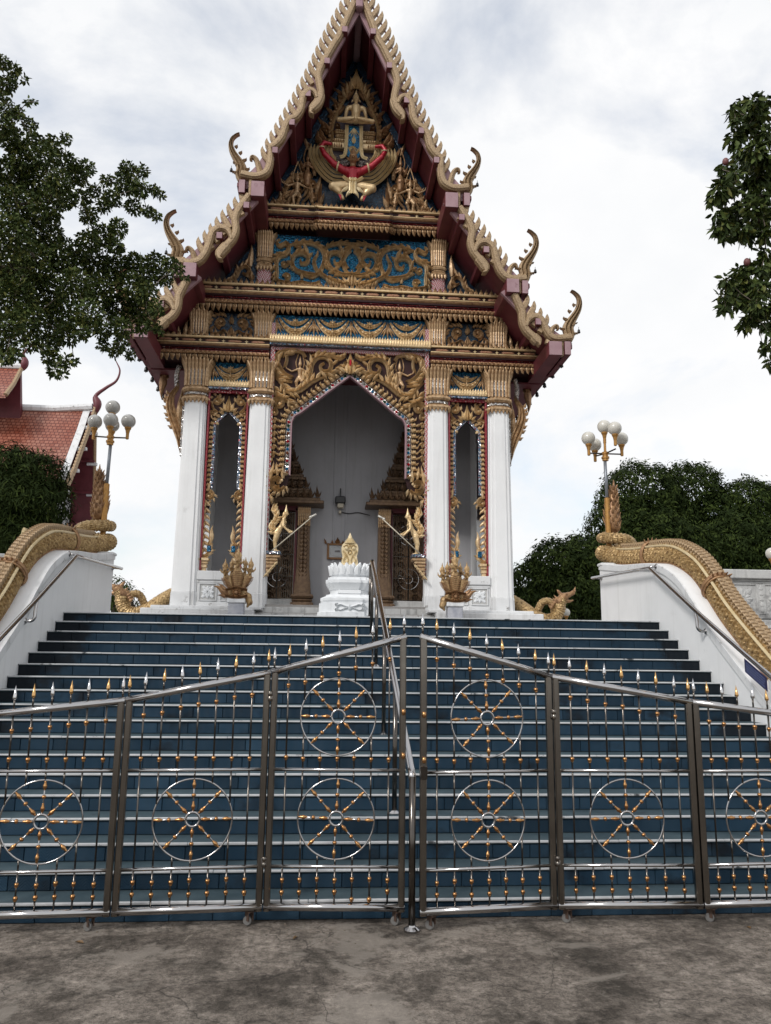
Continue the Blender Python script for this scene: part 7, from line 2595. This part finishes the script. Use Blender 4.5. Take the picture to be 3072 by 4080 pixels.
bowl = m.obj('lotus_bowl', 'white_lotus', t, smooth=True)
for row, (n, r0, z0, h_, ph, lean) in enumerate(((16, 0.262, 2.985, 0.14, 0, 0.25), (16, 0.235, 3.02, 0.14, 0.5, 0.15))):
    pm = MB()
    pm.ribbon([(0, 0), (0, h_ * 0.3), (0, h_ * 0.6), (0, h_ * 0.85), (0, h_ * 1.05)], [0.035, 0.052, 0.046, 0.026, 0.002], 0.035, lambda u, v, d: (u, -d - (v / h_) * lean * 0.1, v), PROF1, 0, True)
    pme = pm.mesh('lotus_petal', 'white_lotus')
    for k in range(n):
        a = 2 * pi * (k + ph) / n
        place('lotus_petal', pme, bowl, (SX + sin(a) * r0, SY - cos(a) * r0, z0), (0, 0, a))
t = thing('boundary_stone', 'pale gold leaf-shaped boundary stone standing in the white lotus bowl', 'boundary stone', (SX, SY, 3.08))
TS = TX(SX, SY + 0.05)
half = [(0.118, 3.08), (0.122, 3.20), (0.105, 3.28), (0.122, 3.34), (0.126, 3.41), (0.112, 3.455), (0.085, 3.475)]
m = MB()
m.prism(half + [(-a, b_) for a, b_ in half[::-1]], TS, 0, 0.10)
so = m.obj('slab', 'gold_pale', t)
m = MB()
m.lathe([(0.095, 3.472), (0.098, 3.48), (0.08, 3.49), (0.084, 3.50), (0.066, 3.512), (0.07, 3.522), (0.05, 3.535), (0.054, 3.545), (0.034, 3.555), (0.03, 3.58), (0.018, 3.60), (0.003, 3.64)], 16, (SX, SY, 0))
m.obj('spire', 'gold_pale', t)
o = Orn(SX, SY - 0.05, 1, 0.02)
for s_ in (-1, 1):
    o.band([(s_ * 0.10, 3.10), (s_ * 0.06, 3.15), (s_ * 0.09, 3.22), (s_ * 0.06, 3.29), (s_ * 0.10, 3.36)], 0.016, 4)
    o.band([(s_ * 0.02, 3.10), (s_ * 0.035, 3.16), (s_ * 0.02, 3.22), (s_ * 0.05, 3.30)], 0.012, 4)
    o.flame(s_ * 0.08, 3.12, pi / 2 + s_ * 0.3, 0.09, 0.02, 0.5)
    o.flame(s_ * 0.10, 3.22, pi / 2 + s_ * 0.3, 0.09, 0.02, 0.5)
    o.ball(s_ * 0.052, 3.395, 0.030, 0.012)
    o.band([(s_ * 0.012, 3.40), (s_ * 0.05, 3.44), (s_ * 0.095, 3.42)], 0.009, 4)
o.band([(0, 3.30), (0.028, 3.335), (0, 3.37), (-0.028, 3.335), (0, 3.30)], 0.009, 3)
o.bud(0, 3.42, 0.05, 0.02)
o.obj('carving', 'gold_pale', so)

# crouching serpents at the sides of the podium
for sx, lab in ((-1, 'gold serpent coiling behind the left end of the podium'), (1, 'gold serpent with raised head right of the podium')):
    t = thing('side_serpent', lab, 'serpent statue', (X0 + sx * 4.0, 15.7, ZT), 'gold serpents of the side steps')
    Q = lambda u, v, y: Vector((X0 + sx * u, y, v))
    ctr = [Q(3.35, 3.10, 16.3), Q(3.50, 3.02, 16.2), Q(3.70, 2.84, 16.0), Q(3.88, 2.66, 15.8), Q(4.08, 2.57, 15.65), Q(4.26, 2.62, 15.62), Q(4.36, 2.78, 15.62), Q(4.38, 2.92, 15.60), Q(4.44, 3.02, 15.58)]
    Pn = resample(cr(ctr, 8), 0.011)
    m, Fn = scaled_body(Pn, lambda q: 0.105 + 0.035 * sin(min(1, q) * pi), 0.05, 13, 0.03)
    m.obj('body', 'gold_scale', t)
    lp = [Q(4.02, 2.56, 15.9), Q(3.98, 2.75, 15.86), Q(4.06, 2.94, 15.8), Q(4.20, 2.96, 15.75), Q(4.28, 2.84, 15.72), Q(4.27, 2.68, 15.70)]
    m, _ = scaled_body(resample(cr(lp, 8), 0.011), lambda q: 0.075, 0.05, 11, 0.03)
    m.obj('loop', 'gold_scale', t)
    g_ = MB()
    H = lambda u, v, d=0.0: Vector((X0 + sx * u, 15.58 - d, v))
    limb(g_, [H(4.36, 2.96), H(4.44, 3.04), H(4.55, 3.09), H(4.66, 3.12)], [0.10, 0.095, 0.06, 0.03])
    limb(g_, [H(4.47, 2.96), H(4.56, 2.96), H(4.64, 2.98)], [0.05, 0.035, 0.015])
    limb(g_, [H(4.60, 3.12), H(4.67, 3.17), H(4.70, 3.27)], [0.045, 0.035, 0.004])
    limb(g_, [H(4.40, 3.08), H(4.34, 3.16), H(4.30, 3.20)], [0.05, 0.03, 0.004])
    for e in (-1, 1):
        g_.ball(H(4.48, 3.10, e * 0.07), 0.026, 6, 5)
    for q in range(5):
        capsule(g_, H(4.30 - 0.03 * q, 3.02 - 0.05 * q), H(4.24 - 0.03 * q, 3.08 - 0.05 * q), 0.035, 0.006)
    hd = g_.obj('head', 'gold_brown', t, smooth=True)
    melt(hd, 0.011, 1)
    m = MB()
    m.prism([(3.30, ZT), (4.0, ZT), (3.92, 2.52), (3.7, 2.68), (3.5, 2.88), (3.3, 2.98)], TX(X0, 16.28, sx), -0.1, 0.15)
    m.obj('ramp_wall', 'white_worn', t)
MB_c = MB()

# ================================================================== BACKGROUND BUILDING
def roof_tile_mat():
    m = bpy.data.materials.new('roof_tiles')
    m.use_nodes = True
    n, l = nodes_of(m)
    b = n['Principled BSDF']
    b.inputs['Roughness'].default_value = 0.35
    ge = n.new('ShaderNodeNewGeometry')
    s = n.new('ShaderNodeSeparateXYZ')
    l.new(ge.outputs['Position'], s.inputs[0])
    cmb = n.new('ShaderNodeCombineXYZ')
    l.new(s.outputs['X'], cmb.inputs[0])
    l.new(s.outputs['Z'], cmb.inputs[1])
    br = n.new('ShaderNodeTexBrick')
    br.inputs['Scale'].default_value = 1.0
    br.inputs['Brick Width'].default_value = 0.19
    br.inputs['Row Height'].default_value = 0.16
    br.inputs['Mortar Size'].default_value = 0.016
    br.inputs['Color1'].default_value = (0.27, 0.095, 0.06, 1)
    br.inputs['Color2'].default_value = (0.37, 0.17, 0.12, 1)
    br.inputs['Mortar'].default_value = (0.13, 0.03, 0.02, 1)
    l.new(cmb.outputs[0], br.inputs['Vector'])
    nz = n.new('ShaderNodeTexNoise')
    nz.inputs['Scale'].default_value = 0.45
    nz.inputs['Detail'].default_value = 6
    l.new(ge.outputs['Position'], nz.inputs['Vector'])
    r = n.new('ShaderNodeValToRGB')
    r.color_ramp.elements[0].position = 0.45
    r.color_ramp.elements[1].position = 0.62
    r.color_ramp.elements[0].color = (1.0, 1.0, 1.0, 1)
    r.color_ramp.elements[1].color = (0.88, 0.62, 0.52, 1)
    l.new(nz.outputs['Fac'], r.inputs[0])
    x = n.new('ShaderNodeMix')
    x.data_type = 'RGBA'
    x.blend_type = 'MULTIPLY'
    x.inputs['Factor'].default_value = 1
    l.new(br.outputs['Color'], x.inputs['A'])
    l.new(r.outputs[0], x.inputs['B'])
    l.new(x.outputs['Result'], b.inputs['Base Color'])
    bp = n.new('ShaderNodeBump')
    bp.inputs['Strength'].default_value = 0.8
    bp.inputs['Distance'].default_value = 0.03
    l.new(br.outputs['Fac'], bp.inputs['Height'])
    bp.invert = True
    l.new(bp.outputs[0], b.inputs['Normal'])
    MATS['roof_tiles'] = m
roof_tile_mat()
t = thing('temple_building', 'second temple building with red tiled roof behind the left serpent', 'building', (-15, 35, 0))
XE = -11.24
FR = [(35.0, 12.62), (34.3, 11.45), (33.45, 10.2), (32.75, 9.15), (32.1, 8.35)]
BK = [(35.0, 12.62), (35.28, 11.4), (35.6, 10.0), (35.9, 8.6), (36.05, 7.2), (36.15, 5.6)]
m = MB()
m.prism(FR + [(a, b_ - 0.14) for a, b_ in FR[::-1]], lambda u, v, d: (d, u, v), -24, XE - 0.25)
m.obj('roof', 'roof_tiles', t)
m = MB()
m.prism(BK + [(a - 0.05, b_ - 0.14) for a, b_ in BK[::-1]], lambda u, v, d: (d, u, v), -24, XE - 0.02)
bs = m.obj('roof_soffit', 'maroon', t)
for (y, z) in BK[1:]:
    MB().bbox(XE - 2.5, XE + 0.06, y - 0.26, y - 0.10, z + 0.3, z + 0.42, 0.01).obj('purlin', 'maroon', bs)
m = MB()
m.tube([(-24, 35, 12.66), (-13, 35, 12.66), (XE - 0.1, 35, 12.82)], 0.17, 8)
m.obj('ridge_cap', 'white_worn', t)
m = MB()
m.prism([(a, b_ + 0.05) for a, b_ in FR] + [(a, b_ + 0.012) for a, b_ in FR[::-1]], lambda u, v, d: (d, u, v), XE - 0.5, XE - 0.2)
m.obj('verge', 'white_worn', t)
def rake(path, name, mcol):
    P = [Vector((XE + 0.02, a, b_)) for a, b_ in path]
    R2 = resample(P, 0.20)
    m_ = MB()
    m_.tube([(p.x, p.y, p.z + 0.02) for p in R2], 0.09, 6)
    o_ = m_.obj(name, 'gold_leaf', t)
    tm = MB()
    tm.ribbon([(0, 0), (-0.03, 0.10), (-0.05, 0.2), (-0.03, 0.30)], [0.05, 0.055, 0.04, 0.004], 0.10, lambda u, v, d: (0.05 - d, u, v), PROF1, 0, True)
    me_ = tm.mesh('flame_tooth', 'gold_leaf')
    for p in R2:
        place('flame_tooth', me_, o_, (p.x, p.y, p.z + 0.05))
    for p in R2[4::7]:
        MB().bbox(p.x - 0.3, p.x + 0.14, p.y - 0.10, p.y + 0.06, p.z - 0.30, p.z - 0.16, 0.01).obj('purlin_end', 'white_worn', o_)
rake(FR, 'bargeboard', 'gold_leaf')
rake(BK, 'bargeboard', 'gold_leaf')
m = MB()
P = cr([(XE + 0.02, 35.0, 12.5), (XE + 0.10, 35.0, 12.95), (XE + 0.0, 35.0, 13.35), (XE + 0.42, 35.0, 13.75), (XE + 0.85, 35, 14.1), (XE + 0.98, 35, 14.6), (XE + 0.78, 35, 15.05)], 5)
m.tube(P, [0.10 + 0.09 * sin(min(1, i / 10) * pi) if i < 10 else max(0.02, 0.13 - 0.0036 * i) for i in range(len(P))], 8)
m.obj('ridge_finial', 'maroon', t, smooth=True)
m = MB()
m.box(-24, XE - 0.9, 32.6, 35.6, 2.0, 8.6)
m.obj('wall', 'white_worn', t)
MB().bbox(-24, XE - 0.1, 31.95, 32.2, 8.02, 8.3, 0.02).obj('eave_board', 'red_paint', t)
m = MB()
FR2 = [(34.3, 14.3), (33.6, 13.3), (32.9, 12.55)]
XE2 = -14.35
m.prism(FR2 + [(a, b_ - 0.14) for a, b_ in FR2[::-1]], lambda u, v, d: (d, u, v), -26, XE2)
m.obj('upper_roof', 'roof_tiles', t)
m = MB()
m.prism([(34.3, 14.3), (34.8, 12.6), (35.0, 11.9), (34.7, 11.9), (34.2, 14.1)], lambda u, v, d: (d, u, v), -26, XE2)
m.obj('upper_soffit', 'maroon', t)
m = MB()
m.tube([(XE2, a, b_) for a, b_ in FR2], 0.10, 6)
m.obj('bargeboard', 'gold_leaf', t)
m = MB()
m.tube([(-26, 34.3, 14.36), (XE2, 34.3, 14.36)], 0.16, 8)
m.obj('ridge_cap', 'white_worn', t)
m = MB()
P = cr([(XE2, 34.3, 14.2), (XE2 + 0.10, 34.3, 14.6), (XE2 + 0.0, 34.3, 15.0), (XE2 + 0.4, 34.3, 15.4)], 5)
m.tube(P, [0.10, 0.14, 0.17, 0.19, 0.19, 0.17, 0.14, 0.11, 0.09, 0.08, 0.07, 0.06, 0.05, 0.04, 0.03, 0.015], 8)
m.obj('ridge_finial', 'maroon', t, smooth=True)
# carved gable front below, glimpsed over the serpent
o = Orn(-11.2, 32.0, 1, 0.08)
for k in range(8):
    o.flame(-0.6 + 0.02 * k, 5.2 + 0.42 * k, pi / 2, 0.6, 0.16, 0.4 if k % 2 else -0.4)
o.obj('carved_post', 'gold_brown', t)
m = MB()
m.box(-12.0, -11.5, 32.03, 32.4, 3.0, 8.4)
m.obj('post', 'white_worn', t)

# ================================================================== TREES
def tufts(txt):
    C, R = [], []
    for q in txt.split(';'):
        a = [float(x) for x in q.split(',')]
        C.append(a[:3])
        R.append(a[3])
    return C, R

def branchy(t, trunk, C, R, r0, seed, pick=5, r1=0.012):
    """trunk plus limbs that reach the leaf tufts"""
    rr = random.Random(seed)
    m = MB()
    P = cr(trunk, 6)
    n = len(P)
    m.tube(P, [r0 * (1 - 0.6 * i / n) for i in range(n)], 10)
    m.obj('trunk', 'bark', t, smooth=True)
    hubs = [P[int(n * 0.55)], P[int(n * 0.7)], P[int(n * 0.85)], P[-1]]
    m = MB()
    order = sorted(range(len(C)), key=lambda i: (Vector(C[i]) - P[-1]).length)
    nodes = [(h, r0 * 0.4) for h in hubs]
    for i in order:
        c = Vector(C[i])
        j = min(range(len(nodes)), key=lambda q: (nodes[q][0] - c).length + (0.15 if q < 4 else 0))
        h, hr = nodes[j]
        mid = h.lerp(c, 0.5) + Vector((rr.uniform(-1, 1), rr.uniform(-1, 1), rr.uniform(-0.3, 1))) * 0.12 * (c - h).length
        rad = max(r1 * 0.5, hr * 0.72)
        m.tube(cr([h, mid, c], 4), [hr * 0.8 + (rad * 0.6 - hr * 0.8) * q / 8 for q in range(9)], 6)
        nodes.append((c, max(r1 * 0.6, rad * 0.75)))
    m.obj('limbs', 'bark', t, smooth=True)

rng = np.random.default_rng(5)
C, R = tufts(LEFT_TUFTS)
t = thing('leafy_tree', 'dense small-leaved tree leaning in from the left over the temple eave', 'tree', (-7.6, 9.4, 0))
branchy(t, [(-7.6, 9.4, 0), (-7.4, 9.4, 2.0), (-7.0, 9.4, 4.2), (-6.4, 9.4, 6.0), (-5.6, 9.4, 6.9)], C, R, 0.22, 3)
big = [(c, r) for c, r in zip(C, R) if r > 0.0]
V, Fc, mi = leaf_cloud([c for c, r in big], [r * 1.02 for c, r in big], 20000, 0.056, 0.030, rng, 0.15, 3, (0.42, 0.36, 0.22))
# rest of the crown, outside the picture, so the tree is whole
Cx = [(-6.3 + rng.uniform(-1.2, 0.4), 9.4 + rng.uniform(-1.5, 1.5), rng.uniform(5.2, 9.6)) for _ in range(36)]
V2, F2, m2 = leaf_cloud(Cx, [0.45] * len(Cx), 1500, 0.085, 0.045, rng, 0.15, 3, (0.5, 0.36, 0.14))
V = np.concatenate([V, V2])
Fc = np.concatenate([Fc, F2 + len(V) - len(V2)])
mi = np.concatenate([mi, m2])
place('crown', np_mesh('crown', V, Fc, mi, ['leaf_dark', 'leaf_mid', 'leaf_yellow']), t)

C, R = tufts(RIGHT_TUFTS)
t = thing('fruit_tree', 'tree with drooping dark leaves and reddish fruit at the right edge', 'tree', (7.4, 9.2, 0))
branchy(t, [(7.4, 9.2, 0), (7.3, 9.2, 2.2), (7.0, 9.1, 4.5), (6.6, 9.1, 6.6), (6.0, 9.1, 8.0)], C, R, 0.2, 8)
V, Fc, mi = leaf_cloud(C, [r * 1.0 for r in R], 9500, 0.115, 0.052, rng, 0.9, 3, (0.56, 0.32, 0.12))
Cx = [(6.7 + rng.uniform(-0.4, 1.2), 9.2 + rng.uniform(-1.3, 1.3), rng.uniform(5.8, 9.8)) for _ in range(50)]
V2, F2, m2 = leaf_cloud(Cx, [0.42] * len(Cx), 900, 0.13, 0.06, rng, 0.9, 3, (0.6, 0.3, 0.1))
V = np.concatenate([V, V2])
Fc = np.concatenate([Fc, F2 + len(V) - len(V2)])
mi = np.concatenate([mi, m2])
place('crown', np_mesh('crown', V, Fc, mi, ['leaf_dark', 'leaf_mid', 'leaf_yellow']), t)
for k in (21, 46):
    c = C[k]
    MB().ball((c[0] - 0.02, c[1] - R[k], c[2] + R[k] * 0.8), 0.042, 10, 8, (1, 1, 1.25)).obj('fruit', 'fruit', t, smooth=True)

def dome_tree(name, lab, base, lumps, per, L, Wd, seed, group=None, probs=(0.66, 0.34), mats=('leaf_far', 'leaf_far_light')):
    """broad crown made of overlapping leafy lumps; dense skin, dark inside"""
    t = thing(name, lab, 'tree', base, group)
    rg = np.random.default_rng(seed)
    m = MB()
    cz = min(l[2] for l in lumps)
    top_ = max(lumps, key=lambda l: l[2])
    m.tube(cr([base, (base[0], base[1], base[2] + 0.5 * (cz - base[2]) + 0.3), (top_[0] * 0.5 + base[0] * 0.5, base[1], cz + 0.5)], 4), [0.32, 0.3, 0.28, 0.27, 0.26, 0.25, 0.24, 0.22, 0.20], 9)
    m.obj('trunk', 'bark', t, smooth=True)
    m = MB()
    for l in lumps:
        m.tube(cr([(base[0], base[1], cz), ((base[0] + l[0]) / 2, (base[1] + l[1]) / 2, (cz + l[2]) / 2 + 0.3), l[:3]], 3), [0.16, 0.14, 0.12, 0.10, 0.08, 0.06, 0.04], 6)
    m.obj('limbs', 'bark', t, smooth=True)
    Vs, Fs, Ms = [], [], []
    tot = 0
    for (x, y, z, r) in lumps:
        # sprays on the skin of the lump, blades facing out and drooping
        k = int(per * r * r)
        d = rg.normal(size=(k, 3))
        d /= np.linalg.norm(d, axis=1)[:, None]
        keep = (d[:, 1] < 0.45) | (rg.uniform(size=k) < 0.25)
        d = d[keep]
        bump = 0.10 * np.sin(d[:, 0] * 9 + x) * np.cos(d[:, 2] * 8 + z) + 0.06 * np.sin(d[:, 0] * 21 + d[:, 2] * 17)
        nsp = len(d)
        q = (rg.uniform(0.84, 1.0, nsp) + bump) * r
        c = np.array([x, y, z]) + d * q[:, None] * np.array([1, 1, 0.92])
        rep = 7
        c = np.repeat(c, rep, 0) + rg.normal(size=(nsp * rep, 3)) * L * 0.42
        dd = np.repeat(d, rep, 0)
        nrm = dd + rg.normal(size=dd.shape) * 0.45 + np.array([0, 0, 0.25])
        nrm /= np.linalg.norm(nrm, axis=1)[:, None]
        ax = rg.normal(size=dd.shape) * 0.6 + np.array([0, 0, -0.8])
        ax -= nrm * (ax * nrm).sum(1)[:, None]
        ax /= np.linalg.norm(ax, axis=1)[:, None] + 1e-9
        sd_ = np.cross(nrm, ax)
        n_ = len(c)
        ll = L * rg.uniform(0.6, 1.25, n_)[:, None]
        ww = Wd * rg.uniform(0.7, 1.2, n_)[:, None]
        V = np.stack([c, c + ax * ll * 0.45 + sd_ * ww * 0.5 - nrm * ww * 0.12, c + ax * ll - nrm * ll * 0.12, c + ax * ll * 0.45 - sd_ * ww * 0.5 - nrm * ww * 0.12], 1).reshape(-1, 3)
        Fq = np.arange(n_ * 4).reshape(-1, 4) + tot
        tot += n_ * 4
        Vs.append(V)
        Fs.append(Fq)
        Ms.append(np.repeat(rg.choice(2, nsp, p=probs), rep))
    place('crown', np_mesh('crown', np.concatenate(Vs), np.concatenate(Fs), np.concatenate(Ms), mats), t)
G2 = 'dark trees beyond the terrace on the right'
dome_tree('mango_tree', 'tall dark domed tree behind the right lamp', (13.6, 33, 0), [(12.9, 32, 8.6, 1.75), (11.9, 31.6, 7.2, 1.5), (11.3, 31.5, 5.6, 1.35), (14.0, 32.4, 7.6, 1.6), (12.9, 30.9, 6.6, 1.6), (14.4, 31.2, 5.8, 1.7), (11.9, 31.0, 4.2, 1.6), (13.6, 31, 4.4, 1.8), (15.3, 31.6, 4.4, 1.8)], 620, 0.21, 0.07, 21, G2)
dome_tree('mango_tree', 'broad dark tree crown at the far right above the grey parapet', (17.6, 32, 0), [(15.5, 32.6, 9.2, 1.35), (16.6, 32.4, 8.0, 1.3), (17.7, 32, 8.4, 1.35), (19.2, 31.8, 7.9, 1.5), (16.3, 31.2, 6.4, 1.7), (18.0, 31, 6.2, 1.8), (19.6, 31, 5.6, 1.8), (17.0, 30.6, 4.4, 1.8), (18.9, 30.6, 4.2, 1.8)], 620, 0.21, 0.07, 22, G2)
dome_tree('mango_tree', 'low dark tree between the temple and the right wing wall', (8.8, 31, 0), [(8.5, 30, 5.35, 1.2), (7.5, 30, 4.6, 1.05), (9.6, 30.2, 5.5, 1.25), (10.4, 30, 4.6, 1.3), (8.7, 29.6, 4.0, 1.3), (9.9, 29.6, 3.6, 1.4), (7.5, 29.6, 3.5, 1.1)], 620, 0.21, 0.075, 23, G2)
dome_tree('willow_tree', 'dark drooping tree in front of the red-roofed building', (-10.6, 24.2, 0), [(-10.3, 24, 7.1, 0.95), (-9.5, 24, 7.0, 0.85), (-9.2, 23.8, 6.2, 0.85), (-10.2, 23.6, 6.1, 1.1), (-10.0, 23.6, 5.0, 1.1), (-11.2, 24, 6.6, 1.1), (-11.2, 23.6, 5.2, 1.1), (-9.5, 23.6, 5.3, 0.75)], 900, 0.26, 0.045, 24, None, (0.8, 0.2))
dome_tree('small_tree', 'small wispy tree low between left wing wall and temple', (-8.3, 30.2, 0), [(-8.5, 30, 4.1, 0.55), (-8.0, 30, 3.8, 0.5), (-7.6, 30, 3.4, 0.35), (-8.6, 30, 3.4, 0.6)], 300, 0.2, 0.05, 25, None, (0.4, 0.6))

# grit and litter swept against the foot of the stairs
rr = random.Random(77)
m = MB()
for k in range(260):
    x = rr.uniform(-3.6, 3.6)
    y = 5.86 - abs(rr.gauss(0, 0.16)) if k % 3 else rr.uniform(2.6, 5.7)
    r_ = rr.uniform(0.002, 0.006) * (1.5 if k % 11 == 0 else 1)
    m.ball((x, y, r_ * 0.4), r_, 5, 3, (rr.uniform(0.8, 1.5), rr.uniform(0.8, 1.5), 0.7))
o = m.obj('grit', 'bark')
o['kind'] = 'stuff'
o['label'] = 'fine grit scattered on the concrete before the gate'
